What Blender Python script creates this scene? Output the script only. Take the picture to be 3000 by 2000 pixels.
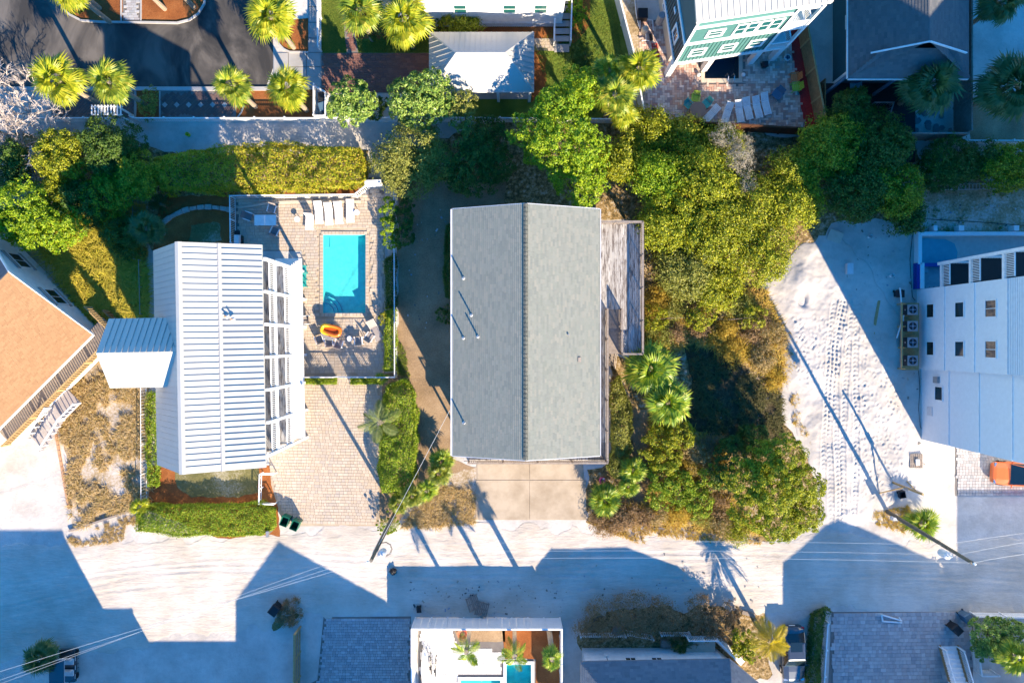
import bpy, bmesh, math, random
import numpy as np
from mathutils import Vector, Matrix

random.seed(7)
rng = np.random.default_rng(7)
scene = bpy.context.scene
for o in list(bpy.data.objects):
    bpy.data.objects.remove(o)

# ------------------------------------------------------------------ camera
HC, PPM = 60.0, 36.0            # drone height in metres, photo pixels per metre on the ground
cam_d = bpy.data.cameras.new('drone_camera')
cam = bpy.data.objects.new('drone_camera', cam_d)
scene.collection.objects.link(cam)
cam.location = (0, 0, HC)
cam.rotation_euler = (0, 0, 0)
cam_d.sensor_width = 36
cam_d.lens = 36 * HC * PPM / 3000
cam_d.clip_end = 2000
scene.camera = cam

# ------------------------------------------------------------------ sky and sun
SUN_EL = math.radians(26.8)
SD = Vector((0.478, -0.878, 0)).normalized()      # horizontal direction towards the sun
world = bpy.data.worlds.new('World')
scene.world = world
world.use_nodes = True
wn = world.node_tree
bg = wn.nodes['Background']
sky = wn.nodes.new('ShaderNodeTexSky')
sky.sky_type = 'NISHITA'
sky.sun_disc = False
sky.sun_elevation = SUN_EL
sky.sun_rotation = math.atan2(SD.x, SD.y)
sky.air_density = 1.0
sky.dust_density = 0.0
sky.ozone_density = 6.0
hsv = wn.nodes.new('ShaderNodeHueSaturation')
hsv.inputs['Saturation'].default_value = 1.27
wn.links.new(sky.outputs[0], hsv.inputs['Color'])
wn.links.new(hsv.outputs[0], bg.inputs[0])
bg.inputs[1].default_value = 0.143
sun_d = bpy.data.lights.new('sun', 'SUN')
sun_d.energy = 5.0
sun_d.angle = math.radians(0.5)
sun_d.color = (1.0, 0.83, 0.61)
sun = bpy.data.objects.new('sun', sun_d)
scene.collection.objects.link(sun)
sv = Vector((SD.x * math.cos(SUN_EL), SD.y * math.cos(SUN_EL), math.sin(SUN_EL)))
sun.rotation_euler = sv.to_track_quat('Z', 'Y').to_euler()
sun.location = (30, -50, 50)

vs = scene.view_settings
vs.view_transform = 'Standard'
vs.look = 'None'
vs.exposure = 1.45
vs.gamma = 1.0
vs.use_curve_mapping = False
scene.render.engine = 'CYCLES'
scene.cycles.max_bounces = 6
scene.cycles.transparent_max_bounces = 8

# ------------------------------------------------------------------ helpers
COL = scene.collection
WM = {}


def P(px, py, h=0.0):
    """photo pixel + height above ground -> metres"""
    k = (1 - h / HC) / PPM
    return Vector(((px - 1500) * k, (1000 - py) * k, h))


def XY(px, py, h=0.0):
    v = P(px, py, h)
    return (v.x, v.y)


def tag(o, label=None, cat=None, group=None, kind=None):
    if label: o['label'] = label
    if cat: o['category'] = cat
    if group: o['group'] = group
    if kind: o['kind'] = kind
    return o


def mat4(loc=(0, 0, 0), rz=0.0, rot=None, sc=None):
    m = Matrix.Translation(Vector(loc))
    if rot is not None:
        m = m @ rot.to_4x4()
    elif rz:
        m = m @ Matrix.Rotation(rz, 4, 'Z')
    if sc is not None:
        m = m @ Matrix.Diagonal((sc, sc, sc, 1) if not hasattr(sc, '__len__') else (*sc, 1))
    return m


def link(name, data, parent=None, M=None):
    o = bpy.data.objects.new(name, data)
    COL.objects.link(o)
    M = M if M is not None else Matrix.Identity(4)
    if parent is not None:
        o.parent = parent
        WM[o.name] = WM[parent.name] @ M
    else:
        WM[o.name] = M.copy()
    if M != Matrix.Identity(4):
        o.matrix_basis = M
    return o


def thing(name, label, cat, loc=(0, 0, 0), rz=0.0, group=None):
    o = link(name, None, None, mat4(loc, rz))
    o.empty_display_size = 0.2
    return tag(o, label, cat, group)


def copy_tree(src, parent=None, M=None):
    c = src.copy()
    COL.objects.link(c)
    if parent is not None:
        c.parent = parent
    if M is not None:
        c.matrix_basis = M
        WM[c.name] = (WM[parent.name] @ M) if parent is not None else M.copy()
    else:
        WM[c.name] = (WM[parent.name] if parent is not None else Matrix.Identity(4)) @ c.matrix_basis
    for ch in [x for x in src.children]:
        copy_tree(ch, c)
    return c


def clone(src, label, loc, rz=0.0, sc=None, group=None):
    c = copy_tree(src, None, mat4(loc, rz, sc=sc))
    return tag(c, label, None, group)


class MB:
    """mesh builder: collects faces, links them as one mesh object"""
    def __init__(self):
        self.v, self.f, self.mi = [], [], []
        self.m = 0

    def add(self, vs, fs):
        b = len(self.v)
        self.v.extend([tuple(x) for x in vs])
        for f in fs:
            self.f.append(tuple(b + i for i in f))
            self.mi.append(self.m)
        return self

    def hexa(self, a):      # 4 bottom pts ccw, 4 top pts ccw
        return self.add(a, [(3, 2, 1, 0), (4, 5, 6, 7), (0, 1, 5, 4), (1, 2, 6, 5), (2, 3, 7, 6), (3, 0, 4, 7)])

    def box(self, c, s, rz=0.0, rot=None):
        x, y, z = s[0] / 2, s[1] / 2, s[2] / 2
        pts = [Vector(p) for p in ((-x, -y, -z), (x, -y, -z), (x, y, -z), (-x, y, -z), (-x, -y, z), (x, -y, z), (x, y, z), (-x, y, z))]
        if rot is None and rz: rot = Matrix.Rotation(rz, 3, 'Z')
        if rot is not None: pts = [rot @ p for p in pts]
        c = Vector(c)
        return self.hexa([p + c for p in pts])

    def bx(self, x0, x1, y0, y1, z0, z1):
        return self.box(((x0 + x1) / 2, (y0 + y1) / 2, (z0 + z1) / 2), (abs(x1 - x0), abs(y1 - y0), abs(z1 - z0)))

    def beam(self, p0, p1, w, h, up=(0, 0, 1)):
        p0, p1 = Vector(p0), Vector(p1)
        d = (p1 - p0)
        L = d.length
        if L < 1e-5: return self
        d /= L
        u = Vector(up)
        if abs(d.dot(u)) > .98: u = Vector((0, 1, 0))
        s = d.cross(u).normalized()
        t = s.cross(d).normalized()
        s, t = s * w / 2, t * h / 2
        return self.hexa([p0 - s - t, p1 - s - t, p1 + s - t, p0 + s - t, p0 - s + t, p1 - s + t, p1 + s + t, p0 + s + t])

    def prism(self, poly, z0, z1, cap0=True):
        n = len(poly)
        vs = [(p[0], p[1], z0) for p in poly] + [(p[0], p[1], z1) for p in poly]
        fs = [tuple(range(n, 2 * n))] + [(i, (i + 1) % n, n + (i + 1) % n, n + i) for i in range(n)]
        if cap0: fs.append(tuple(range(n - 1, -1, -1)))
        return self.add(vs, fs)

    def slab(self, pts, t):
        """planar polygon given by 3-D points (ccw from above), thickness t downwards"""
        n = len(pts)
        pts = [Vector(p) for p in pts]
        lo = [p - Vector((0, 0, t)) for p in pts]
        return self.add(lo + pts, [tuple(range(n, 2 * n)), tuple(range(n - 1, -1, -1))] + [(i, (i + 1) % n, n + (i + 1) % n, n + i) for i in range(n)])

    def tube(self, pts, rs, n=8, caps=True):
        pts = [Vector(p) for p in pts]
        if not hasattr(rs, '__len__'): rs = [rs] * len(pts)
        rings = []
        for i, p in enumerate(pts):
            d = (pts[min(i + 1, len(pts) - 1)] - pts[max(i - 1, 0)]).normalized()
            u = Vector((0, 0, 1)) if abs(d.z) < .9 else Vector((1, 0, 0))
            a = d.cross(u).normalized()
            b = a.cross(d).normalized()
            rings.append([p + (a * math.cos(2 * math.pi * k / n) + b * math.sin(2 * math.pi * k / n)) * rs[i] for k in range(n)])
        vs = [q for r in rings for q in r]
        fs = []
        for i in range(len(pts) - 1):
            for k in range(n):
                k2 = (k + 1) % n
                fs.append((i * n + k, i * n + k2, (i + 1) * n + k2, (i + 1) * n + k))
        if caps:
            fs.append(tuple(range(n - 1, -1, -1)))
            fs.append(tuple((len(pts) - 1) * n + k for k in range(n)))
        return self.add(vs, fs)

    def lathe(self, prof, c=(0, 0, 0), n=16):
        vs, fs = [], []
        for r, z in prof:
            for k in range(n):
                a = 2 * math.pi * k / n
                vs.append((c[0] + r * math.cos(a), c[1] + r * math.sin(a), c[2] + z))
        for i in range(len(prof) - 1):
            for k in range(n):
                k2 = (k + 1) % n
                fs.append((i * n + k, i * n + k2, (i + 1) * n + k2, (i + 1) * n + k))
        fs.append(tuple(range(n - 1, -1, -1)))
        fs.append(tuple((len(prof) - 1) * n + k for k in range(n)))
        return self.add(vs, fs)

    def data(self, name, mats, smooth=False):
        me = bpy.data.meshes.new(name)
        me.from_pydata(self.v, [], self.f)
        if not isinstance(mats, (list, tuple)): mats = [mats]
        for m in mats: me.materials.append(m)
        if len(mats) > 1: me.polygons.foreach_set('material_index', self.mi)
        if smooth: me.polygons.foreach_set('use_smooth', [True] * len(me.polygons))
        me.update()
        return me

    def build(self, name, mats, parent=None, world=True, smooth=False, bevel=0.0):
        if parent is not None and world:
            inv = WM[parent.name].inverted()
            self.v = [tuple(inv @ Vector(p)) for p in self.v]
        me = self.data(name, mats, smooth)
        if bevel:
            b = bmesh.new(); b.from_mesh(me)
            bmesh.ops.remove_doubles(b, verts=b.verts, dist=1e-5)
            bmesh.ops.bevel(b, geom=list(b.edges), offset=bevel, segments=2, affect='EDGES', profile=.6)
            b.to_mesh(me); b.free()
        return link(name, me, parent)


def np_mesh(name, V, F, mats, mi=None, smooth=False):
    """V (n,3) array, F (m,k) array of equal-sized faces"""
    me = bpy.data.meshes.new(name)
    V = np.ascontiguousarray(V, dtype=np.float32)
    F = np.ascontiguousarray(F, dtype=np.int32)
    k = F.shape[1]
    me.vertices.add(len(V)); me.vertices.foreach_set('co', V.ravel())
    me.loops.add(F.size); me.loops.foreach_set('vertex_index', F.ravel())
    me.polygons.add(len(F))
    me.polygons.foreach_set('loop_start', np.arange(0, F.size, k, dtype=np.int32))
    me.polygons.foreach_set('loop_total', np.full(len(F), k, dtype=np.int32))
    if not isinstance(mats, (list, tuple)): mats = [mats]
    for m in mats: me.materials.append(m)
    if mi is not None: me.polygons.foreach_set('material_index', np.asarray(mi, dtype=np.int32))
    me.polygons.foreach_set('use_smooth', np.full(len(F), bool(smooth), dtype=bool))
    me.update(calc_edges=True)
    return me


def in_poly(x, y, poly):
    """vectorised point in polygon"""
    poly = np.asarray(poly, float)
    x = np.asarray(x, float); y = np.asarray(y, float)
    r = np.zeros(x.shape, bool)
    n = len(poly)
    for i in range(n):
        x0, y0 = poly[i]; x1, y1 = poly[(i + 1) % n]
        if y0 == y1: continue
        c = ((y0 > y) != (y1 > y)) & (x < (x1 - x0) * (y - y0) / (y1 - y0) + x0)
        r ^= c
    return r


def rough_outline(poly, step=0.5, amp=0.12, seed=0):
    """px polygon -> metre polygon with an uneven edge"""
    r = random.Random(seed)
    pts = [XY(*p) for p in poly]
    out = []
    for i, a in enumerate(pts):
        b = pts[(i + 1) % len(pts)]
        L = math.hypot(b[0] - a[0], b[1] - a[1])
        n = max(1, int(L / step))
        for k in range(n):
            t = k / n
            out.append((a[0] + (b[0] - a[0]) * t + r.uniform(-amp, amp), a[1] + (b[1] - a[1]) * t + r.uniform(-amp, amp)))
    return out


# ------------------------------------------------------------------ materials
MATS = {}


def nd(nt, typ, **kw):
    n = nt.nodes.new(typ)
    for k, v in kw.items():
        if k.startswith('i_'):
            n.inputs[k[2:].replace('_', ' ')].default_value = v
        else:
            setattr(n, k, v)
    return n


def ramp(nt, fac, stops):
    r = nt.nodes.new('ShaderNodeValToRGB')
    el = r.color_ramp.elements
    while len(el) < len(stops): el.new(0.5)
    for e, (p, c) in zip(el, stops):
        e.position = p
        e.color = (*c, 1)
    nt.links.new(fac, r.inputs[0])
    return r.outputs[0]


def mixc(nt, fac, a, b, mode='MIX'):
    m = nt.nodes.new('ShaderNodeMix')
    m.data_type = 'RGBA'
    m.blend_type = mode
    for s, v in ((0, fac), (6, a), (7, b)):
        if hasattr(v, 'is_linked'): nt.links.new(v, m.inputs[s])
        elif s == 0: m.inputs[0].default_value = v
        else: m.inputs[s].default_value = (*v, 1)
    return m.outputs[2]


def noise(nt, scale, detail=4, rough=.55, vec=None, dist=0.0):
    n = nt.nodes.new('ShaderNodeTexNoise')
    n.inputs['Scale'].default_value = scale
    n.inputs['Detail'].default_value = detail
    n.inputs['Roughness'].default_value = rough
    n.inputs['Distortion'].default_value = dist
    if vec is not None: nt.links.new(vec, n.inputs['Vector'])
    return n.outputs['Fac']


def wpos(nt, scale=(1, 1, 1), rz=0.0):
    """world position in metres"""
    g = nt.nodes.new('ShaderNodeNewGeometry')
    mp = nt.nodes.new('ShaderNodeMapping')
    mp.inputs['Scale'].default_value = scale
    mp.inputs['Rotation'].default_value = (0, 0, rz)
    nt.links.new(g.outputs['Position'], mp.inputs['Vector'])
    return mp.outputs[0]


def math_n(nt, op, a, b=0.0):
    m = nt.nodes.new('ShaderNodeMath'); m.operation = op
    for i, v in enumerate((a, b)):
        if hasattr(v, 'is_linked'): nt.links.new(v, m.inputs[i])
        else: m.inputs[i].default_value = v
    return m.outputs[0]


def rnd_piece(nt):
    """random number per piece: object random + island random"""
    oi = nt.nodes.new('ShaderNodeObjectInfo')
    g = nt.nodes.new('ShaderNodeNewGeometry')
    return math_n(nt, 'FRACT', math_n(nt, 'ADD', oi.outputs['Random'], g.outputs['Random Per Island']))


def new_mat(name, rough=.7, metal=0.0, spec=.3):
    m = bpy.data.materials.new(name)
    m.use_nodes = True
    nt = m.node_tree
    b = nt.nodes['Principled BSDF']
    b.inputs['Roughness'].default_value = rough
    b.inputs['Metallic'].default_value = metal
    b.inputs['Specular IOR Level'].default_value = spec
    MATS[name] = m
    return m, nt, b


def bump(nt, b, height, strength=.4, dist=.05):
    n = nt.nodes.new('ShaderNodeBump')
    n.inputs['Strength'].default_value = strength
    n.inputs['Distance'].default_value = dist
    nt.links.new(height, n.inputs['Height'])
    nt.links.new(n.outputs[0], b.inputs['Normal'])


def setc(nt, b, c):
    if hasattr(c, 'is_linked'): nt.links.new(c, b.inputs['Base Color'])
    else: b.inputs['Base Color'].default_value = (*c, 1)


def flat_mat(name, col, rough=.6, metal=0.0, spec=.3, var=.12, scale=3.0, bmp=.0):
    """a plain painted / moulded surface with slight weathering"""
    m, nt, b = new_mat(name, rough, metal, spec)
    v = wpos(nt)
    f = noise(nt, scale, 5, .6, v)
    f2 = noise(nt, scale * 9, 3, .6, v)
    lo = tuple(c * (1 - var) for c in col); hi = tuple(min(1, c * (1 + var * .6)) for c in col)
    c = ramp(nt, f, [(.3, lo), (.7, hi)])
    c = mixc(nt, math_n(nt, 'MULTIPLY', f2, var), c, tuple(x * .6 for x in col))
    setc(nt, b, c)
    if bmp: bump(nt, b, f2, bmp, .02)
    return m


def piece_mat(name, cols, rough=.8, scale=14, grit=.25, bmp=.3):
    """pavers, shingles, boards: one colour per piece out of a range"""
    m, nt, b = new_mat(name, rough)
    r = rnd_piece(nt)
    st = [(i / max(1, len(cols) - 1), c) for i, c in enumerate(cols)]
    c = ramp(nt, r, st)
    v = wpos(nt)
    f = noise(nt, scale, 4, .65, v)
    c = mixc(nt, math_n(nt, 'MULTIPLY', f, grit), c, tuple(sum(k[i] for k in cols) / len(cols) * .35 for i in range(3)))
    big = noise(nt, .35, 3, .6, v)
    c = mixc(nt, math_n(nt, 'MULTIPLY', big, .3), c, tuple(sum(k[i] for k in cols) / len(cols) * .75 for i in range(3)))
    setc(nt, b, c)
    return m


def leaf_mat(name, cols, trans=.35, rough=.45, patch=0.25, spec=.35):
    """foliage: colour per leaf plus broad patches of younger and older growth"""
    m = bpy.data.materials.new(name)
    m.use_nodes = True
    nt = m.node_tree
    b = nt.nodes['Principled BSDF']
    b.inputs['Roughness'].default_value = rough
    b.inputs['Specular IOR Level'].default_value = spec
    r = rnd_piece(nt)
    v = wpos(nt)
    f = noise(nt, .8, 3, .5, v)
    fac = math_n(nt, 'ADD', math_n(nt, 'MULTIPLY', r, 1 - patch), math_n(nt, 'MULTIPLY', f, patch))
    c = ramp(nt, fac, [(i / max(1, len(cols) - 1), x) for i, x in enumerate(cols)])
    setc(nt, b, c)
    t = nt.nodes.new('ShaderNodeBsdfTranslucent')
    cy = mixc(nt, 1.0, c, (1.0, .95, .35), 'MULTIPLY')
    nt.links.new(cy, t.inputs['Color'])
    mx = nt.nodes.new('ShaderNodeMixShader')
    mx.inputs[0].default_value = trans
    nt.links.new(b.outputs[0], mx.inputs[1])
    nt.links.new(t.outputs[0], mx.inputs[2])
    nt.links.new(mx.outputs[0], nt.nodes['Material Output'].inputs['Surface'])
    MATS[name] = m
    return m


def metal_glass(name, col, rough=.08, metal=0.0):
    m, nt, b = new_mat(name, rough, metal, .8)
    setc(nt, b, col)
    return m


# ground materials
def sand_mat(name, base, dark, litter=.25, litter_col=(.22, .17, .12), stretch=1.0, bs=.5):
    m, nt, b = new_mat(name, .95, 0, .1)
    v = wpos(nt)
    vs_ = wpos(nt, (1.0, stretch, 1.0))
    f = noise(nt, .35, 6, .6, v)
    c = ramp(nt, f, [(.3, dark), (.62, base)])
    g = noise(nt, 2.2, 6, .75, vs_)
    c = mixc(nt, math_n(nt, 'MULTIPLY', ramp(nt, g, [(.45, (0, 0, 0)), (.75, (1, 1, 1))]), .35), c, tuple(x * .75 for x in dark))
    s = noise(nt, 9, 5, .8, v)
    mask = ramp(nt, s, [(.60, (0, 0, 0)), (.68, (1, 1, 1))])
    w = noise(nt, .6, 3, .5, v)
    mask2 = math_n(nt, 'MULTIPLY', mask, ramp(nt, w, [(.45, (0, 0, 0)), (.65, (1, 1, 1))]))
    c = mixc(nt, math_n(nt, 'MULTIPLY', mask2, litter * 2), c, litter_col)
    setc(nt, b, c)
    h = math_n(nt, 'ADD', math_n(nt, 'MULTIPLY', noise(nt, 1.4, 4, .6, vs_), 1.0), math_n(nt, 'MULTIPLY', noise(nt, 6, 4, .7, vs_), .45))
    bump(nt, b, h, bs, .10)
    return m


def soil_mat(name, stops, scale=6, bs=.6, dist=.05, big=.5):
    """mixed ground: fine noise through a colour ramp with broad patches"""
    m, nt, b = new_mat(name, .95, 0, .1)
    v = wpos(nt)
    f = noise(nt, scale, 7, .78, v)
    g = noise(nt, .45, 4, .6, v)
    fac = math_n(nt, 'ADD', math_n(nt, 'MULTIPLY', f, 1 - big), math_n(nt, 'MULTIPLY', g, big))
    c = ramp(nt, fac, stops)
    setc(nt, b, c)
    bump(nt, b, f, bs, dist)
    return m


M_sand = sand_mat('white_sand', (.60, .555, .505), (.40, .365, .325), .4, stretch=1.0)
M_road = sand_mat('packed_sand', (.62, .555, .48), (.45, .39, .32), .22, stretch=4, bs=.4)
M_lot = sand_mat('raked_sand', (.58, .535, .485), (.44, .40, .355), .15, bs=.25)
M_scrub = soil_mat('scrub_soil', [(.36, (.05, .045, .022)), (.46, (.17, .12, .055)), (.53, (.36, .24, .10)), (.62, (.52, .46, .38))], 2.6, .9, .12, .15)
M_sandgrass = soil_mat('thatchy_sand', [(.38, (.19, .14, .075)), (.48, (.36, .27, .16)), (.56, (.50, .43, .36)), (.66, (.60, .56, .51))], 5, .7)
M_dirt = soil_mat('leaf_litter', [(.32, (.14, .10, .06)), (.5, (.30, .205, .12)), (.66, (.43, .31, .19)), (.74, (.5, .42, .33))], 9, .7)
M_mulch = soil_mat('pine_mulch', [(.3, (.10, .035, .015)), (.5, (.28, .095, .030)), (.7, (.46, .20, .07))], 14, .9)
M_lawn = soil_mat('lawn_soil', [(.3, (.05, .08, .015)), (.5, (.13, .19, .03)), (.72, (.28, .28, .07))], 16, .8)
M_dlawn = soil_mat('patchy_lawn', [(.3, (.07, .08, .03)), (.5, (.17, .15, .06)), (.62, (.35, .31, .22)), (.75, (.5, .46, .4))], 6, .8)


def asphalt():
    m, nt, b = new_mat('asphalt', .9, 0, .15)
    v = wpos(nt)
    f = noise(nt, .25, 4, .6, wpos(nt, (1, .6, 1), .6), 1.5)
    c = ramp(nt, f, [(.38, (.045, .043, .042)), (.52, (.085, .077, .07)), (.68, (.17, .15, .13))])
    c = mixc(nt, math_n(nt, 'MULTIPLY', noise(nt, 40, 3, .7, v), .35), c, (.03, .03, .03))
    setc(nt, b, c)
    bump(nt, b, noise(nt, 60, 3, .7, v), .3, .01)
    return m


def concrete(name, a, d, cr=.25):
    m, nt, b = new_mat(name, .9, 0, .2)
    v = wpos(nt)
    f = noise(nt, .5, 6, .65, v)
    c = ramp(nt, f, [(.3, d), (.6, a)])
    c = mixc(nt, math_n(nt, 'MULTIPLY', noise(nt, 18, 5, .7, v), cr), c, tuple(x * .6 for x in d))
    setc(nt, b, c)
    bump(nt, b, noise(nt, 25, 4, .7, v), .25, .01)
    return m


M_asphalt = asphalt()
M_conc = concrete('driveway_concrete', (.50, .41, .305), (.33, .26, .18))
M_walk = concrete('sidewalk_concrete', (.42, .40, .38), (.30, .29, .27))
M_curb = concrete('curb_concrete', (.48, .46, .44), (.36, .34, .32))
M_bed = concrete('paving_bed', (.22, .20, .18), (.15, .13, .12))

# painted and moulded surfaces
M_white = flat_mat('white_paint', (.80, .80, .79), .5)
M_vinyl = flat_mat('white_vinyl', (.82, .82, .81), .35, spec=.5, var=.06)
M_wroof = flat_mat('galvalume_roof', (.49, .475, .43), .45, .1, .4, var=.05, scale=1.2)
M_stucco = flat_mat('white_stucco', (.74, .76, .77), .85, var=.05, bmp=.15)
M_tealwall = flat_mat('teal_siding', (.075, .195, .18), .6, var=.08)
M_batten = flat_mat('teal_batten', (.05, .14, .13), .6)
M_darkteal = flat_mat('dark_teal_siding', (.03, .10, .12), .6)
M_black = flat_mat('black_plastic', (.02, .02, .022), .45)
M_gray = flat_mat('gray_metal', (.30, .31, .32), .45, .3)
M_green = flat_mat('green_plastic', (.01, .12, .075), .4)
M_tealp = flat_mat('teal_plastic', (.03, .35, .33), .45)
M_lime = flat_mat('lime_plastic', (.32, .45, .04), .45)
M_orangep = flat_mat('orange_plastic', (.72, .20, .06), .45)
M_bluep = flat_mat('blue_gray_plastic', (.08, .15, .22), .5)
M_redmul = flat_mat('red_rubber_mulch', (.44, .028, .026), .95, var=.3, scale=12, bmp=.6)
M_brownp = flat_mat('brown_slats', (.27, .17, .13), .6)
M_glass = metal_glass('window_glass', (.012, .022, .028), .05)
M_tealglass = metal_glass('teal_window_glass', (.015, .10, .095), .06)
M_screen = flat_mat('dark_screen', (.018, .03, .035), .7)
M_plaster = flat_mat('gray_plaster', (.46, .46, .44), .9, bmp=.3)
M_bluetile = flat_mat('blue_tile', (.02, .04, .30), .25, spec=.6, var=.4, scale=18)
M_poolblue = flat_mat('pool_plaster', (.10, .66, .61), .7, var=.2, scale=2.2)
M_darkpool = flat_mat('dark_pool_plaster', (.012, .07, .12), .6)
M_gutter = flat_mat('gutter_white', (.62, .62, .62), .4)
M_tan = flat_mat('tan_stucco', (.52, .45, .36), .9)
M_sling = flat_mat('taupe_sling', (.33, .29, .27), .8)
M_slingw = flat_mat('white_sling', (.74, .70, .66), .8)
M_grayfab = flat_mat('gray_mesh', (.16, .18, .19), .8)
M_lumber = flat_mat('fresh_lumber', (.46, .31, .14), .8, var=.25, scale=5)
M_oldwood = flat_mat('weathered_wood', (.30, .25, .21), .9, var=.3, scale=5)
M_cedar = flat_mat('cedar_boards', (.34, .20, .09), .85, var=.3, scale=4)
M_pole = flat_mat('pole_wood', (.17, .145, .105), .9, var=.35, scale=6, bmp=.3)
M_bark = flat_mat('bark', (.17, .135, .105), .95, var=.35, scale=7, bmp=.5)
M_palmbark = flat_mat('palm_bark', (.36, .285, .205), .95, var=.35, scale=9, bmp=.6)
M_pinkbark = flat_mat('bare_twigs', (.56, .48, .42), .9, var=.25, scale=5)
M_wire = flat_mat('aluminium_wire', (.55, .54, .52), .4, .4)
M_stone = flat_mat('garden_stone', (.42, .39, .34), .9, var=.25, scale=5, bmp=.4)
M_terracotta = flat_mat('terracotta_edging', (.52, .29, .16), .85)
M_carpaint = flat_mat('dark_car_paint', (.12, .135, .15), .2, .7, .6, var=.02)
M_redlens = flat_mat('red_lens', (.4, .01, .01), .2)
M_rubber = flat_mat('rubber', (.015, .015, .015), .8)
M_chrome = flat_mat('bright_metal', (.6, .6, .6), .25, .9)
M_pink = flat_mat('pink_vinyl', (.60, .10, .22), .4)
M_yellow = flat_mat('yellow_plastic', (.75, .70, .02), .5)
M_card = flat_mat('cardboard', (.36, .24, .14), .9)
M_hose = flat_mat('orange_hose', (.62, .17, .08), .5)
M_rope = flat_mat('black_cable', (.02, .02, .02), .6)

# pieces
M_paver = piece_mat('tan_pavers', [(.53, .42, .31), (.60, .48, .36), (.49, .40, .31), (.64, .53, .41), (.46, .40, .34), (.58, .45, .33)])
M_paverg = piece_mat('gray_pavers', [(.36, .35, .35), (.47, .46, .45), (.38, .34, .33), (.54, .53, .52), (.29, .30, .31), (.44, .40, .39)])
M_paverr = piece_mat('red_brick_pavers', [(.22, .10, .075), (.28, .14, .105), (.18, .09, .08), (.26, .12, .08)])
M_herr = piece_mat('herringbone_bricks', [(0.667, 0.517, 0.416), (0.451, 0.217, 0.167), (0.767, 0.634, 0.517), (0.367, 0.233, 0.2), (0.583, 0.333, 0.233), (0.834, 0.7, 0.6), (0.283, 0.2, 0.2)])
M_pwalk = piece_mat('dark_walk_bricks', [(.14, .09, .08), (.19, .12, .10), (.11, .08, .08)])
M_shgreen = piece_mat('gray_green_shingles', [(.225, .24, .20), (.285, .29, .245), (.25, .265, .22), (.31, .30, .245), (.215, .23, .20), (.275, .28, .235)], .9, grit=.2)
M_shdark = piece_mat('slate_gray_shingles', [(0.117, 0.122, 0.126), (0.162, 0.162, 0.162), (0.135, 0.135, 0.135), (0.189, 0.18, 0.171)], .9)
M_shtan = piece_mat('tan_shingles', [(.36, .205, .10), (.41, .24, .12), (.33, .185, .09), (.39, .23, .115)], .9)
M_shblue = piece_mat('blue_gray_shingles', [(.15, .17, .19), (.21, .23, .25), (.18, .20, .22), (.25, .26, .27)], .9)
M_shwhite = piece_mat('white_shingles', [(.70, .68, .65), (.76, .74, .71), (.66, .64, .61)], .8)
M_deckwood = piece_mat('gray_deck_boards', [(.56, .52, .49), (.44, .38, .35), (.64, .60, .57), (.38, .32, .29), (.58, .52, .48)], .9, scale=4, grit=.8)
def deck_mat():
    m, nt, b = new_mat('weathered_deck_boards', .9)
    r = rnd_piece(nt)
    c = ramp(nt, r, [(0, (.42, .40, .375)), (.3, (.54, .52, .49)), (.6, (.34, .315, .29)), (1, (.50, .475, .44))])
    g = noise(nt, 1.0, 6, .75, wpos(nt, (9, 1.1, 1)))
    c = mixc(nt, ramp(nt, g, [(.46, (0, 0, 0)), (.62, (.9, .9, .9))]), c, (.085, .06, .05))
    setc(nt, b, c)
    return m


M_deck = deck_mat()
M_flag = piece_mat('flagstones', [(.20, .20, .21), (.28, .27, .27), (.16, .17, .19)])

# foliage
L_palm = leaf_mat('palm_leaf', [(.12, .19, .012), (.26, .33, .016), (.46, .46, .025), (.62, .54, .05)], .35, .4)
L_palmg = leaf_mat('green_palm_leaf', [(.08, .17, .02), (.18, .31, .025), (.34, .43, .035), (.60, .55, .06)], .3, .4)
L_palmb = leaf_mat('olive_palm_leaf', [(.10, .17, .02), (.20, .29, .025), (.36, .40, .035), (.62, .50, .08)], .35, .4)
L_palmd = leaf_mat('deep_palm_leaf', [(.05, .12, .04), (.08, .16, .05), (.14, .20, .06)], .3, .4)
L_palmdead = leaf_mat('dead_frond', [(.30, .19, .08), (.42, .29, .14)], .3, .8)
L_oak = leaf_mat('bright_tree_leaf', [(.05, .12, .006), (.18, .33, .012), (.38, .50, .02), (.54, .60, .04)], .35)
L_mag = leaf_mat('broad_leaf', [(.045, .10, .02), (.15, .27, .045), (.32, .44, .08), (.50, .56, .16)], .25, .3)
L_scrub = leaf_mat('scrub_leaf', [(.05, .08, .006), (.20, .25, .012), (.42, .43, .02), (.60, .55, .05)], .3)
L_myrt = leaf_mat('myrtle_leaf', [(.045, .085, .006), (.20, .26, .012), (.44, .46, .02), (.64, .58, .05)], .3)
L_olive = leaf_mat('olive_leaf', [(.09, .11, .02), (.28, .30, .05), (.50, .47, .12)], .3)
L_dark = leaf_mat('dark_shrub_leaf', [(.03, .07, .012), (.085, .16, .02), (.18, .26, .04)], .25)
L_hedge = leaf_mat('hedge_leaf', [(.06, .13, .01), (.18, .31, .015), (.36, .45, .025), (.48, .44, .07)], .3)
L_hedgey = leaf_mat('yellow_hedge_leaf', [(.09, .15, .01), (.32, .38, .015), (.54, .48, .03), (.62, .42, .12)], .35)
L_dry = leaf_mat('dry_leaf', [(.20, .13, .07), (.34, .22, .11), (.42, .28, .16), (.16, .14, .05)], .3, .8)
L_grass = leaf_mat('dry_grass_blade', [(.30, .25, .03), (.58, .44, .06), (.66, .46, .11), (.42, .26, .07), (.75, .60, .25)], .35, .7, patch=.45)
L_grassg = leaf_mat('green_grass_blade', [(0.088, 0.163, 0.022), (0.188, 0.263, 0.034), (0.35, 0.338, 0.056)], .35, .6)
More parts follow.
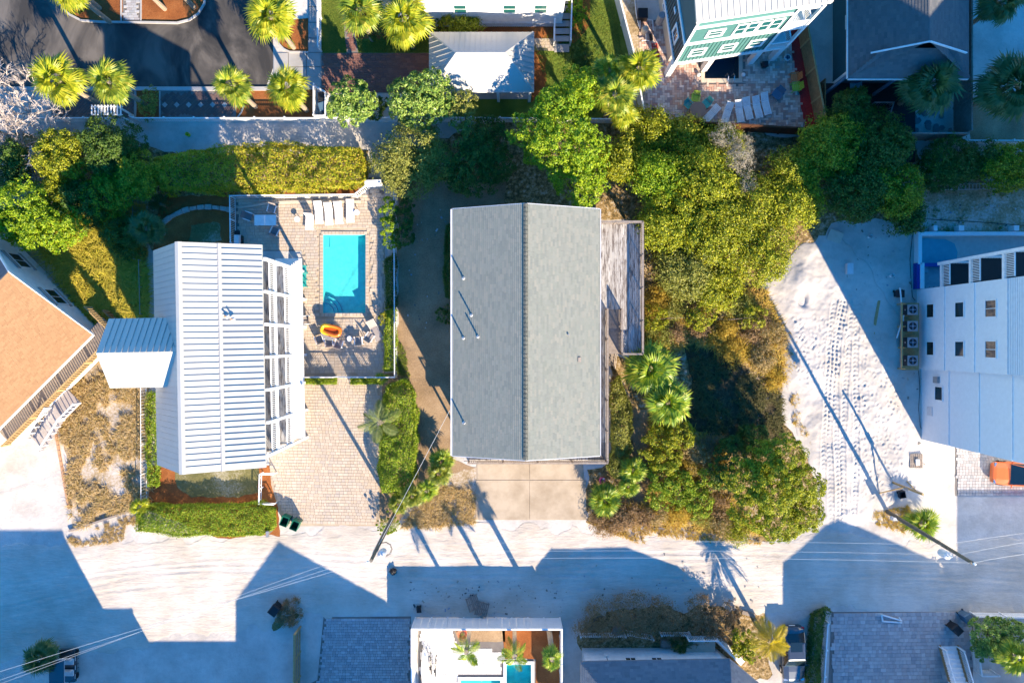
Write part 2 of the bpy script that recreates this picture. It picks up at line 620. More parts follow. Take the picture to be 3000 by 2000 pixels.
L_straw = leaf_mat('straw_blade', [(.55, .38, .16), (.72, .55, .30), (.42, .28, .10), (.38, .33, .10)], .35, .8)


def water_mat(name, tint, rough=.03):
    m = bpy.data.materials.new(name); m.use_nodes = True
    nt = m.node_tree
    for n in list(nt.nodes):
        if n.type != 'OUTPUT_MATERIAL': nt.nodes.remove(n)
    out = nt.nodes['Material Output']
    tr = nt.nodes.new('ShaderNodeBsdfTransparent'); tr.inputs[0].default_value = (*tint, 1)
    gl = nt.nodes.new('ShaderNodeBsdfGlossy'); gl.inputs['Roughness'].default_value = rough
    
    mx = nt.nodes.new('ShaderNodeMixShader')
    bp = nt.nodes.new('ShaderNodeBump'); bp.inputs['Strength'].default_value = .7; bp.inputs['Distance'].default_value = .08
    v = wpos(nt)
    nt.links.new(noise(nt, 4.5, 3, .6, v, .8), bp.inputs['Height'])
    nt.links.new(bp.outputs[0], gl.inputs['Normal']); pass
    mx.inputs[0].default_value = .06; nt.links.new(tr.outputs[0], mx.inputs[1]); nt.links.new(gl.outputs[0], mx.inputs[2])
    nt.links.new(mx.outputs[0], out.inputs['Surface'])
    MATS[name] = m
    return m


M_water = water_mat('pool_water', (.80, .97, 1.0))
M_dwater = water_mat('dark_pool_water', (.45, .75, .85))
# ------------------------------------------------------------------ ground
def struct(o):
    o['kind'] = 'structure'
    return o


def cut_sheet(x0, x1, y0, y1, z, holes):
    xs = sorted({x0, x1, *[h[0] for h in holes], *[h[1] for h in holes]})
    ys = sorted({y0, y1, *[h[2] for h in holes], *[h[3] for h in holes]})
    xs = [x for x in xs if x0 <= x <= x1]; ys = [y for y in ys if y0 <= y <= y1]
    vid, v, f = {}, [], []

    def gv(i, j):
        if (i, j) not in vid:
            vid[(i, j)] = len(v); v.append((xs[i], ys[j], z))
        return vid[(i, j)]
    for i in range(len(xs) - 1):
        for j in range(len(ys) - 1):
            cx, cy = (xs[i] + xs[i + 1]) / 2, (ys[j] + ys[j + 1]) / 2
            if any(h[0] < cx < h[1] and h[2] < cy < h[3] for h in holes): continue
            f.append((gv(i, j), gv(i + 1, j), gv(i + 1, j + 1), gv(i, j + 1)))
    m = MB(); m.add(v, f)
    return m


def hole(px0, py0, px1, py1):
    a, b = P(px0, py0), P(px1, py1)
    return (a.x, b.x, b.y, a.y)


POOL1 = hole(947, 688, 1071, 917)
POOL2 = hole(2064, 160, 2164, 231)
POOL3 = hole(1350, 1990, 1466, 2090)
POOL4 = hole(1484, 1944, 1556, 2010)
HOLES = [POOL1, POOL2, POOL3, POOL4]

struct(cut_sheet(-300, 300, -300, 300, 0, HOLES).build('ground', M_sand))


def patch(name, poly, mat, lv=1, step=.6, amp=.1, seed=1, holes=()):
    pts = rough_outline(poly, step, amp, seed) if amp else [XY(*p) for p in poly]
    m = MB()
    z = .004 * lv
    m.add([(x, y, z) for x, y in pts], [tuple(range(len(pts)))])
    me = m.data(name, mat)
    if me.polygons[0].normal.z < 0: me.flip_normals()
    return struct(link(name, me))


patch('street', [(-250, -250), (720, -250), (790, 40), (800, 110), (800, 200), (780, 254), (-250, 254)], M_asphalt, 1, 2, 0)
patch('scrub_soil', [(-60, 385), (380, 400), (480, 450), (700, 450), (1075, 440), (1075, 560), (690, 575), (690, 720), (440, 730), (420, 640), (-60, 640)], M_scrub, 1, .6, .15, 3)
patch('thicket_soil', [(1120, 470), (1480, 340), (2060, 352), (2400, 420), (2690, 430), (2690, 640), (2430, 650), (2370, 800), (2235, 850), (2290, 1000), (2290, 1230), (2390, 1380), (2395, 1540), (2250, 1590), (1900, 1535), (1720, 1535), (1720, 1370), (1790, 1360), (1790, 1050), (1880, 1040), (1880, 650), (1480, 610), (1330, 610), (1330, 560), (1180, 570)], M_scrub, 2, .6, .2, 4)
M_hollow_shade = soil_mat('painted_hollow_shade', [(.36, (.03, .028, .016)), (.5, (.07, .055, .03)), (.60, (.13, .10, .055)), (.68, (.45, .41, .36))], 3.5, .8, .08, .2)  # near-black ground colour: the big bush's shadow painted in
patch('hollow_shade_patch', [(2010, 1010), (2100, 1000), (2200, 1090), (2280, 1200), (2310, 1290), (2200, 1340), (2060, 1330), (1990, 1260), (2030, 1120)], M_hollow_shade, 3, .5, .2, 31)  # dark sheet laid where the bush's shadow falls
patch('grass_lot', [(-60, 560), (430, 560), (445, 1470), (210, 1560), (195, 1330), (165, 1180), (120, 1260), (0, 1000), (0, 800)], M_sandgrass, 2, .5, .12, 5)
patch('dirt_yard', [(1130, 540), (1480, 520), (1480, 640), (1330, 640), (1330, 1345), (1400, 1370), (1395, 1500), (1290, 1545), (1110, 1545), (1110, 1100), (1165, 1090), (1165, 560)], M_dirt, 3, .5, .12, 6)
patch('side_path', [(1850, 1200), (1900, 1200), (1905, 1480), (1860, 1500)], M_dirt, 3, .5, .12, 16)
patch('front_verge', [(1245, 1400), (1400, 1370), (1400, 1500), (1300, 1545), (1160, 1545), (1190, 1480)], M_sandgrass, 4, .5, .15, 7)
patch('garden_mulch', [(440, 1365), (800, 1365), (815, 1480), (822, 1575), (640, 1575), (430, 1490)], M_mulch, 4, .5, .08, 8)
patch('garden_lawn', [(510, 1372), (760, 1372), (755, 1440), (700, 1455), (560, 1455), (520, 1430)], M_dlawn, 5, .4, .06, 9)
patch('rear_mulch', [(470, 575), (690, 572), (1050, 545), (1060, 572), (690, 600), (690, 735), (450, 735)], M_mulch, 4, .5, .08, 10)
patch('rear_sand_patch', [(560, 660), (640, 650), (650, 700), (600, 725), (550, 720)], M_dlawn, 5, .3, .1, 11)
patch('island_mulch', [(140, -200), (175, 10), (200, 40), (240, 60), (420, 64), (520, 66), (570, 50), (600, 15), (606, -200)], M_mulch, 3, .6, .0, 12)
patch('verge_mulch', [(400, 262), (468, 262), (468, 346), (400, 346)], M_mulch, 3, .6, .04, 13)
patch('verge_mulch', [(700, 262), (928, 262), (928, 346), (690, 346)], M_mulch, 3, .6, .05, 14)
patch('sidewalk_mulch', [(812, 60), (903, 55), (903, 153), (850, 153), (820, 130)], M_mulch, 3, .6, .03, 15)
patch('front_lawn', [(942, -60), (1258, -60), (1258, 156), (942, 156)], M_lawn, 2, .6, 0, 17)
patch('lawn_mulch', [(1050, 30), (1262, 30), (1262, 112), (1045, 116)], M_mulch, 3, .4, .08, 18)
patch('house_mulch', [(1262, 30), (1665, 40), (1660, 120), (1560, 160), (1262, 110)], M_mulch, 3, .4, .08, 19)
patch('side_lawn', [(1555, 130), (1700, -60), (1820, -60), (1860, 350), (1262, 350), (1262, 275), (1555, 275)], M_lawn, 2, .5, .1, 20)
patch('side_mulch', [(1560, 150), (1600, 170), (1600, 250), (1570, 290), (1556, 300)], M_mulch, 4, .4, .08, 21)
patch('bed_mulch', [(1665, -20), (1730, -20), (1725, 80), (1680, 130), (1668, 120)], M_mulch, 4, .4, .08, 22)
patch('gravel_strip', [(1812, -20), (1862, -20), (1880, 160), (1908, 352), (1872, 352)], M_sandgrass, 4, .5, .06, 23)
patch('red_mulch_strip', [(2308, 85), (2334, 80), (2393, 378), (2357, 377)], M_redmul, 8, .4, .04, 24)
patch('yard_mulch', [(1330, 1838), (1480, 1838), (1480, 1878), (1345, 1878)], M_dirt, 13, .3, .03, 25)
patch('yard_mulch', [(1470, 1838), (1642, 1838), (1642, 2060), (1570, 2060), (1570, 1928), (1480, 1928)], M_mulch, 13, .3, .02, 26)
patch('weedy_sand', [(2560, 530), (3100, 520), (3100, 690), (2700, 690), (2600, 640)], M_sandgrass, 3, .5, .3, 27)
patch('shade_soil', [(2840, 290), (3100, 290), (3100, 420), (2840, 420)], M_dirt, 1, .5, .1, 28)
patch('damp_sand', [(870, 1700), (905, 1740), (880, 1800), (800, 1850), (790, 1800)], M_dlawn, 3, .3, .12, 29)
patch('weedy_verge', [(2060, 1770), (2240, 1790), (2260, 1990), (2160, 1990), (2100, 1900), (1700, 1900), (1690, 1860), (1750, 1790), (1960, 1770)], M_scrub, 3, .4, .15, 30)

# brick and slab paving -------------------------------------------------
BRK = {}


def brick_mesh(name, mat, sx, sy, t):
    k = (name, mat.name, round(sx, 3), round(sy, 3), t)
    if k not in BRK:
        m = MB()
        b = .006
        x, y = sx / 2, sy / 2
        m.add([(-x, -y, 0), (x, -y, 0), (x, y, 0), (-x, y, 0), (-x + b, -y + b, t), (x - b, -y + b, t), (x - b, y - b, t), (-x + b, y - b, t)],
              [(4, 5, 6, 7), (0, 1, 5, 4), (1, 2, 6, 5), (2, 3, 7, 6), (3, 0, 4, 7)])
        BRK[k] = m.data(name, mat)
    return BRK[k]


def lay(parent, name, mat, items, t=.05, z=.004, nparts=300):
    """items (x, y, rz, sx, sy): the first nparts in view are parts, the rest one joined part"""
    items = list(items)
    random.Random(3).shuffle(items)
    vis = [i for i in items if abs(i[0]) < 41 and abs(i[1]) < 27.3]
    vset = set(map(id, vis[:nparts]))
    rest = []
    for it in items:
        x, y, rz, sx, sy = it
        dz = random.uniform(-.002, .002)
        if id(it) in vset:
            link(name, brick_mesh(name, mat, sx, sy, t), parent, mat4((x, y, z + dz), rz + random.uniform(-.012, .012)))
        else:
            rest.append((x, y, z + dz, rz, sx, sy))
    if rest:
        A = np.array(rest)
        n = len(A)
        b = .006
        lx = np.array([-1, 1, 1, -1, -1, 1, 1, -1.]); ly = np.array([-1, -1, 1, 1, -1, -1, 1, 1.])
        lz = np.array([0, 0, 0, 0, t, t, t, t]); ins = np.array([0, 0, 0, 0, b, b, b, b])
        X = lx * (A[:, 4:5] / 2 - ins); Y = ly * (A[:, 5:6] / 2 - ins)
        c, s = np.cos(A[:, 3:4]), np.sin(A[:, 3:4])
        V = np.stack([A[:, 0:1] + X * c - Y * s, A[:, 1:2] + X * s + Y * c, A[:, 2:3] + lz + 0 * X], -1).reshape(-1, 3)
        q = np.array([(4, 5, 6, 7), (0, 1, 5, 4), (1, 2, 6, 5), (2, 3, 7, 6), (3, 0, 4, 7)])
        F = (np.arange(n)[:, None, None] * 8 + q[None]).reshape(-1, 4)
        o = link(name + '_field', np_mesh(name + '_field', V, F, mat), parent)
        o['kind'] = 'stuff'


def bond_items(poly, rowh, lens, rz=0.0, gap=.010, holes=(), inset=0.0, seed=1):
    """rows of pieces of mixed length inside a metre polygon"""
    r = random.Random(seed)
    pts = np.array(poly)
    c0 = pts.mean(0)
    ca, sa = math.cos(-rz), math.sin(-rz)
    loc = [((x - c0[0]) * ca - (y - c0[1]) * sa, (x - c0[0]) * sa + (y - c0[1]) * ca) for x, y in poly]
    la = np.array(loc)
    x0, y0 = la.min(0); x1, y1 = la.max(0)
    cand = []
    y = y0 + rowh / 2
    while y < y1:
        x = x0 - r.uniform(0, max(lens))
        while x < x1:
            L = r.choice(lens)
            cand.append((x + L / 2, y, L)); x += L
        y += rowh
    A = np.array(cand)
    ok = np.ones(len(A), bool)
    for dx in (-.4, .4):
        for dy in (-.4, .4):
            ok &= in_poly(A[:, 0] + dx * A[:, 2], A[:, 1] + dy * rowh, loc)
    out = []
    ca, sa = math.cos(rz), math.sin(rz)
    for (x, y, L), k in zip(cand, ok):
        if not k: continue
        wx, wy = c0[0] + x * ca - y * sa, c0[1] + x * sa + y * ca
        if any(h[0] - L / 2 < wx < h[1] + L / 2 and h[2] - rowh / 2 < wy < h[3] + rowh / 2 for h in holes): continue
        out.append((wx, wy, rz, L - gap, rowh - gap))
    return out


def herring_items(poly, W, rz=0.0, gap=.015, holes=()):
    pts = np.array(poly); c0 = pts.mean(0)
    ca, sa = math.cos(rz), math.sin(rz)
    R = int(max(np.ptp(pts[:, 0]), np.ptp(pts[:, 1])) / W) + 2
    out = []
    for i in range(-R, R):
        for j in range(-R, R):
            d = (i - j) % 4
            if d == 0: x, y, sx, sy = i + 1, j + .5, 2, 1
            elif d == 3: x, y, sx, sy = i + .5, j + 1, 1, 2
            else: continue
            x *= W; y *= W
            wx, wy = c0[0] + x * ca - y * sa, c0[1] + x * sa + y * ca
            out.append((wx, wy, rz, sx * W - gap, sy * W - gap))
    A = np.array(out)
    ok = in_poly(A[:, 0], A[:, 1], poly)
    for h in holes:
        ok &= ~((A[:, 0] > h[0] - .15) & (A[:, 0] < h[1] + .15) & (A[:, 1] > h[2] - .15) & (A[:, 1] < h[3] + .15))
    return [o for o, k in zip(out, ok) if k]


def bed(name, poly, lv, holes=(), mat=None):
    """bedding sheet under paving; rectangular if it has holes"""
    if holes:
        pts = [XY(*p) for p in poly]
        xs = [p[0] for p in pts]; ys = [p[1] for p in pts]
        return struct(cut_sheet(min(xs), max(xs), min(ys), max(ys), .004 * lv, list(holes)).build(name, mat or M_bed))
    return patch(name, poly, mat or M_bed, lv, 1, 0)


def W2(poly): return [XY(*p) for p in poly]


# pool deck of the metal-roofed house
dk = [(690, 582), (1128, 566), (1128, 1100), (884, 1100), (884, 735), (690, 735)]
d = bed('pool_deck', [(884, 576), (1128, 576), (1128, 1100), (884, 1100)], 6, [POOL1], M_conc)
patch('pool_deck_wing', [(690, 590), (884, 584), (884, 735), (690, 735)], M_bed, 6, 1, 0)
PH1 = (POOL1[0] - .3, POOL1[1] + .3, POOL1[2] - .3, POOL1[3] + .3)
lay(d, 'paver', M_paver, bond_items(W2(dk), .245, [.2, .28, .36, .42], .01, holes=[PH1], seed=2), .05, .024)
cop = []
for k in range(13):
    x = POOL1[0] - .15 + (k + .5) * (POOL1[1] - POOL1[0] + .3) / 13
    cop += [(x, POOL1[2] - .14, 0, .27, .26), (x, POOL1[3] + .14, 0, .27, .26)]
for k in range(23):
    y = POOL1[2] + (k + .5) * (POOL1[3] - POOL1[2]) / 23
    cop += [(POOL1[0] - .14, y, 0, .26, .26), (POOL1[1] + .14, y, 0, .26, .26)]
lay(d, 'coping_stone', M_paver, cop, .055, .024, 80)
dw = [(884, 1118), (1120, 1118), (1110, 1540), (832, 1540), (795, 1420), (785, 1300), (790, 1250), (884, 1250)]
d = bed('paver_driveway', dw, 6, (), M_conc)
lay(d, 'paver', M_paver, bond_items(W2(dw), .245, [.2, .28, .36, .42], -.02, seed=3), .05, .024)
gp = [(980, 1080), (1028, 1080), (1028, 1120), (980, 1120)]
lay(d, 'paver', M_paver, bond_items(W2(gp), .25, [.3, .4], 0, seed=4), .05, .020, 60)
# gate landing by the hedge
gl = [(1080, 520), (1125, 520), (1125, 575), (1080, 575)]
d = bed('gate_landing', gl, 6)
lay(d, 'paver', M_paver, bond_items(W2(gl), .25, [.3, .4], 0, seed=14), .05, .024, 60)
# red brick drive beside the hip-roofed carport
bd = [(942, 157), (1300, 157), (1300, 272), (942, 272)]
d = bed('brick_driveway', bd, 5)
lay(d, 'brick', M_paverr, bond_items(W2(bd), .2, [.4], 0, seed=5), .04, .02)
bp_ = [(1004, 55), (1030, 45), (1050, 156), (1016, 156)]
d = bed('brick_path', bp_, 5)
lay(d, 'brick', M_paverr, bond_items(W2(bp_), .2, [.4], .1, seed=6), .04, .02, 120)
cpp = [(1562, 112), (1636, 112), (1640, 150), (1562, 148)]
d = bed('stair_path', cpp, 5)
lay(d, 'paver', M_paver, bond_items(W2(cpp), .25, [.3, .4], 0, seed=7), .04, .02, 80)
wk = [(150, 268), (398, 268), (398, 345), (150, 345)]
d = bed('brick_sidewalk', wk, 5)
lay(d, 'brick', M_pwalk, bond_items(W2(wk), .2, [.4], .785, seed=8), .04, .02, 150)
wk = [(470, 268), (692, 268), (692, 345), (470, 345)]
d = bed('patterned_sidewalk', wk, 5)
lay(d, 'brick', M_pwalk, bond_items(W2(wk), .2, [.4], .785, seed=9), .04, .02, 150)
for k in range(6):
    p = P(484 + k * 35, 308)
    link('diamond_stone', brick_mesh('diamond_stone', M_walk, .34, .34, .06), d, mat4((p.x, p.y, .024), .785))
ip = [(360, -40), (412, -40), (412, 60), (360, 60)]
d = bed('island_path', ip, 5)
lay(d, 'brick', M_paverg, bond_items(W2(ip), .2, [.4], 0, seed=10), .04, .02, 150)
# herringbone patio under the teal house
hp = [(1905, 350), (2357, 378), (2308, 80), (2000, 60), (1872, 60), (1880, 220)]
pp = [XY(*p) for p in hp]
x0, x1 = min(p[0] for p in pp), max(p[0] for p in pp)
m = MB()
for pl in ([(1905, 350), (2357, 378), (2334, 243), (1888, 243)], [(1870, 60), (2053, 60), (2053, 241), (1888, 241), (1880, 220)], [(2175, 60), (2308, 80), (2334, 241), (2175, 241)]):
    pl = [XY(*p) for p in pl][::-1]
    m.add([(x, y, .012) for x, y in pl], [tuple(range(len(pl)))])
d = struct(m.build('herringbone_patio', M_bed))
q = [POOL2[0] - .3, POOL2[1] + .3, POOL2[2] - .3, POOL2[3] + .3]
lay(d, 'brick', M_herr, herring_items(pp, .2, .02, holes=[tuple(q)]), .045, .014)
# blue-gray paver yards along the sand road
gp = [(948, 1806), (1204, 1804), (1204, 2040), (830, 2040), (930, 1990)]
d = bed('gray_paver_drive', gp, 5)
lay(d, 'paver', M_paverg, bond_items(W2(gp), .22, [.18, .26, .34], .0, seed=11), .05, .02)
gp = [(2436, 1791), (2850, 1791), (2850, 2050), (2424, 2050)]
d = bed('gray_paver_court', gp, 5)
lay(d, 'paver', M_paverg, bond_items(W2(gp), .3, [.22, .3, .42], .01, seed=12), .05, .02)
gp = [(2798, 1295), (3120, 1295), (3120, 1452), (2798, 1452)]
d = bed('gray_paver_apron', gp, 5)
lay(d, 'paver', M_paverg, bond_items(W2(gp), .24, [.24], 0, seed=13), .05, .02)
yp = [(1226, 1836), (1640, 1836), (1640, 2060), (1226, 2060)]
d = bed('yard_paving', [(1226, 1836), (1642, 1836), (1642, 2060), (1226, 2060)], 5, [POOL3, POOL4])
lay(d, 'paver', M_shwhite, [i for i in bond_items(W2(yp), .3, [.3, .45], 0, holes=[(h[0] - .2, h[1] + .2, h[2] - .2, h[3] + .2) for h in (POOL3, POOL4)], seed=15)
    if not in_poly(np.array([i[0]]), np.array([i[1]]), W2([(1470, 1836), (1642, 1836), (1642, 2060), (1566, 2060), (1566, 1930), (1330, 1880), (1330, 1836)]))[0]], .03, .02)

# concrete slabs
d = patch('concrete_driveway', [(1396, 1350), (1708, 1350), (1719, 1522), (1392, 1522)], M_conc, 5, 1, 0)
for (a, b_, c_, e) in ((1398, 1352, 1550.2, 1404), (1551.8, 1352, 1706, 1404), (1394, 1405.6, 1550.2, 1521), (1551.8, 1405.6, 1717, 1521)):
    p, q = P(a, b_), P(c_, e)
    MB().bx(p.x, q.x, q.y, p.y, -.05, .05).build('slab', M_conc, d, bevel=.012)
d = patch('sidewalk', [(802, 156), (904, 156), (904, -60), (940, -60), (940, 258), (802, 258)], M_bed, 5, 1, 0)
for (a, b_, c_, e) in ((904, -60, 940, 20), (904, 22, 940, 66), (904, 68, 940, 112), (904, 114, 940, 154), (846, 156, 897, 196), (899, 156, 940, 196), (846, 198, 897, 258), (899, 198, 940, 258), (802, 156, 844, 258)):
    p, q = P(a, b_), P(c_, e)
    MB().bx(p.x, q.x, q.y, p.y, -.05, .06).build('slab', M_walk, d, bevel=.01)


def curb(name, pts, w=.16, h=.13, closed=False, mat=None):
    m = MB()
    pp = [Vector((*XY(*p), 0)) for p in pts]
    L = []
    for i, p in enumerate(pp):
        a = pp[max(i - 1, 0)]; b = pp[min(i + 1, len(pp) - 1)]
        d = (b - a).normalized(); n = Vector((-d.y, d.x, 0)) * w / 2
        L.append((p - n, p + n))
    for i in range(len(L) - 1):
        (a, b), (c, d) = L[i], L[i + 1]
        up = Vector((0, 0, h)); dn = Vector((0, 0, -.05))
        m.hexa([a + dn, c + dn, d + dn, b + dn, a + up, c + up, d + up, b + up])
    return struct(m.build(name, mat or M_curb))


curb('curb', [(-150, 261), (170, 261), (400, 261), (800, 261)], .3)
curb('island_curb', [(138, -200), (150, -60), (170, 5), (185, 26), (205, 44), (240, 62), (300, 66), (420, 67), (520, 69), (556, 60), (582, 42), (600, 12), (608, -60), (610, -200)], .16)
curb('island_path_edge', [(356, -60), (356, 62)], .1, .1)
curb('island_path_edge', [(414, -60), (414, 62)], .1, .1)
curb('sidewalk_curb', [(800, 20), (804, 90), (814, 125), (832, 146), (850, 154), (904, 155)], .15)
curb('walk_edge', [(397, 265), (397, 346)], .1, .08)
curb('walk_edge', [(469, 265), (469, 346)], .1, .08)
curb('walk_edge', [(715, 310), (708, 330), (696, 345)], .1, .08)

# the bulldozed sand lot: relief with tyre tracks, footprints and a mound
gx0, gy1 = XY(2215, 690); gx1, gy0 = XY(2730, 1560)
st = .075
xs = np.arange(gx0, gx1, st); ys = np.arange(gy0, gy1, st)
GX, GY = np.meshgrid(xs, ys)


def vnoise(x, y, s, seed):
    r = np.random.default_rng(seed)
    T = r.random((64, 64))
    x = x * s + 200; y = y * s + 200
    xi, yi = np.floor(x).astype(int), np.floor(y).astype(int)
    fx, fy = x - xi, y - yi
    fx = fx * fx * (3 - 2 * fx); fy = fy * fy * (3 - 2 * fy)
    g = lambda a, b: T[a % 64, b % 64]
    return (g(xi, yi) * (1 - fx) + g(xi + 1, yi) * fx) * (1 - fy) + (g(xi, yi + 1) * (1 - fx) + g(xi + 1, yi + 1) * fx) * fy


edge = [(2232, 850), (2262, 800), (2330, 740), (2400, 690), (2480, 700), (2620, 900), (2690, 1100), (2700, 1300), (2660, 1400), (2610, 1480), (2560, 1530), (2480, 1550), (2400, 1530), (2395, 1400), (2330, 1250), (2300, 1100), (2290, 960)]
EP = [XY(*p) for p in edge]


def edge_dist(x, y, poly):
    dmin = np.full(x.shape, 1e9)
    for i in range(len(poly)):
        a = np.array(poly[i]); b = np.array(poly[(i + 1) % len(poly)])
        ab = b - a
        t = np.clip(((x - a[0]) * ab[0] + (y - a[1]) * ab[1]) / (ab @ ab), 0, 1)
        dmin = np.minimum(dmin, np.hypot(x - a[0] - t * ab[0], y - a[1] - t * ab[1]))
    return dmin


ins = in_poly(GX, GY, EP)
ed = edge_dist(GX, GY, EP) * np.where(ins, 1, -1) + (vnoise(GX, GY, 1.1, 1) - .5) * .9
base = np.clip(ed / 1.2, -1, 1)
Z = np.where(base > 0, .03 + .10 * base ** .7, .03 + base * .6)
Z += (vnoise(GX, GY, .5, 2) - .5) * .22 * np.clip(base, 0, 1) + (vnoise(GX, GY, 1.7, 3) - .5) * .08 * np.clip(base, 0, 1) + (vnoise(GX, GY, 4.5, 31) - .5) * .035 * np.clip(base, 0, 1)
mx, my = XY(2350, 830)
Z += .45 * np.exp(-(((GX - mx) / 1.1) ** 2 + ((GY - my) / 1.6) ** 2)) * np.clip(base, 0, 1)
Z -= .3 * np.exp(-(((GX - mx - .1) / .3) ** 2 + ((GY - my + 1.2) / .7) ** 2)) * np.clip(base, 0, 1)
mx2, my2 = XY(2345, 880)
Z -= .35 * np.exp(-(((GX - mx2) / .28) ** 2 + ((GY - my2) / .45) ** 2)) * np.clip(base, 0, 1)


def pxcol(y):     # photo row of each grid row
    return 1000 - y * PPM


PY = pxcol(GY); PX = 1500 + GX * PPM
for c0, ph in ((2414, 0), (2448, .4), (2470, .1), (2498, .7), (2432, .2)):
    cx = c0 + 55 * np.exp(-((PY - 720) / 160.) ** 2) + (1560 - PY) * .012 + 6 * np.sin(PY / 130. + ph * 6)
    u = (PX - cx) / PPM
    w = .25
    band = np.clip(1 - np.abs(u) / w, 0, 1)
    inb = (np.abs(u) < w) & (PY > 880)
    chev = np.sin((GY * 2 * math.pi / .36) + np.abs(u) * 14 + ph * 9)
    Z += np.where(inb, -.03 + .028 * chev * np.clip(band * 3, 0, 1), 0) * np.clip(base, 0, 1)
    Z += .03 * np.exp(-((np.abs(u) - w - .05) / .05) ** 2) * (PY > 880) * np.clip(base, 0, 1)
fr = random.Random(9)
for k in range(330):
    fx = fr.uniform(2500, 2640); fy = fr.uniform(960, 1460)
    if fr.random() < .3: fx = fr.uniform(2320, 2480); fy = fr.uniform(930, 1120)
    if fx > 2452 + (fy - 700) * .42: continue
    x, y = XY(fx, fy)
    i0, j0 = int((x - gx0) / st), int((y - gy0) / st)
    sl = (slice(max(j0 - 6, 0), j0 + 7), slice(max(i0 - 6, 0), i0 + 7))
    a = fr.uniform(-.6, .6)
    dx = (GX[sl] - x) * math.cos(a) + (GY[sl] - y) * math.sin(a); dy = -(GX[sl] - x) * math.sin(a) + (GY[sl] - y) * math.cos(a)
    r2 = (dx / .085) ** 2 + (dy / .14) ** 2
    Z[sl] += -.045 * np.exp(-r2) + .018 * np.exp(-(np.sqrt(r2) - 1.7) ** 2 * 3)
ny, nx = GX.shape
idx = np.arange(nx * ny).reshape(ny, nx)
F = np.stack([idx[:-1, :-1], idx[:-1, 1:], idx[1:, 1:], idx[1:, :-1]], -1).reshape(-1, 4)
keep = (Z.ravel()[F] > -.08).any(1)
struct(link('sand_lot', np_mesh('sand_lot', np.stack([GX, GY, Z], -1).reshape(-1, 3), F[keep], M_lot, smooth=True)))


# the packed sand road: wheel ruts, washboard and a crumbling edge
RP = [XY(*q) for q in [(-150, 1600), (250, 1590), (640, 1570), (900, 1548), (1400, 1532), (1900, 1560), (2300, 1600), (2420, 1540), (2600, 1600), (3150, 1560), (3150, 1785), (2440, 1786), (2230, 1800), (1900, 1770), (1660, 1800), (900, 1800), (690, 1850), (-150, 1960)]]
xs = np.arange(-44.5, 44.5, .11); ys = np.arange(XY(0, 1965)[1], XY(0, 1528)[1], .085)
GX, GY = np.meshgrid(xs, ys)
ed = edge_dist(GX, GY, RP) * np.where(in_poly(GX, GY, RP), 1, -1) + (vnoise(GX, GY, .8, 41) - .5) * 1.2 + (vnoise(GX, GY, 2.5, 42) - .5) * .4
base = np.clip(ed / .9, -1, 1)
bb = np.clip(base, 0, 1)
Z = np.where(base > 0, .012 + .02 * base, .012 + base * .3)
Z += ((vnoise(GX, GY, .35, 43) - .5) * .05 + (vnoise(GX, GY * 2.5, 1.2, 44) - .5) * .022 + (vnoise(GX, GY * 3, 3.5, 45) - .5) * .014) * bb
PX = 1500 + GX * PPM; PY = 1000 - GY * PPM
cy = 1672 + 95 * np.exp(-((PX + 150) / 420.) ** 2) - 8 * np.sin(PX / 310.) + 18 * np.clip((PX - 2300) / 700., 0, 1)
for off, dep, ph in ((-38, .018, 0), (14, .022, 1.3), (-62, .010, 2.1), (-8, .010, 3.3), (40, .012, 4.4), (62, .008, 5.2), (-20, .014, 6.0)):
    d_ = (PY - cy - off - 7 * np.sin(PX / 170. + ph) - 9 * np.sin(PX / 430. + 2 * ph)) / PPM
    k_ = dep * (.35 + .9 * vnoise(PX / 60., PX * 0 + ph * 7, 1.0, 46))
    Z += (-k_ * np.exp(-(d_ / .13) ** 2) + .55 * k_ * (np.exp(-((d_ - .24) / .08) ** 2) + np.exp(-((d_ + .24) / .08) ** 2))) * bb
ny, nx = GX.shape
idx = np.arange(nx * ny).reshape(ny, nx)
F = np.stack([idx[:-1, :-1], idx[:-1, 1:], idx[1:, 1:], idx[1:, :-1]], -1).reshape(-1, 4)
keep = (Z.ravel()[F] > -.05).any(1)
struct(link('sand_road', np_mesh('sand_road', np.stack([GX, GY, Z], -1).reshape(-1, 3), F[keep], M_road, smooth=True)))


# pools --------------------------------------------------------------------
def pool(h, depth, mat, wmat, name, water_label, steps=None):
    x0, x1, y0, y1 = h
    m = MB()
    t = .12
    m.bx(x0 - t, x1 + t, y0 - t, y1 + t, -depth - .1, -depth)
    m.bx(x0 - t, x0, y0 - t, y1 + t, -depth, .02)
    m.bx(x1, x1 + t, y0 - t, y1 + t, -depth, .02)
    m.bx(x0, x1, y0 - t, y0, -depth, .02)
    m.bx(x0, x1, y1, y1 + t, -depth, .02)
    s = thing(name, water_label, 'pool', ((x0 + x1) / 2, (y0 + y1) / 2, 0))
    m.build('basin', mat, s)
    n = 60
    w = MB().add([(x0, y0, -.12), (x1, y0, -.12), (x1, y1, -.12), (x0, y1, -.12)], [(0, 1, 2, 3)])
    w.build('water', wmat, s)
    return s


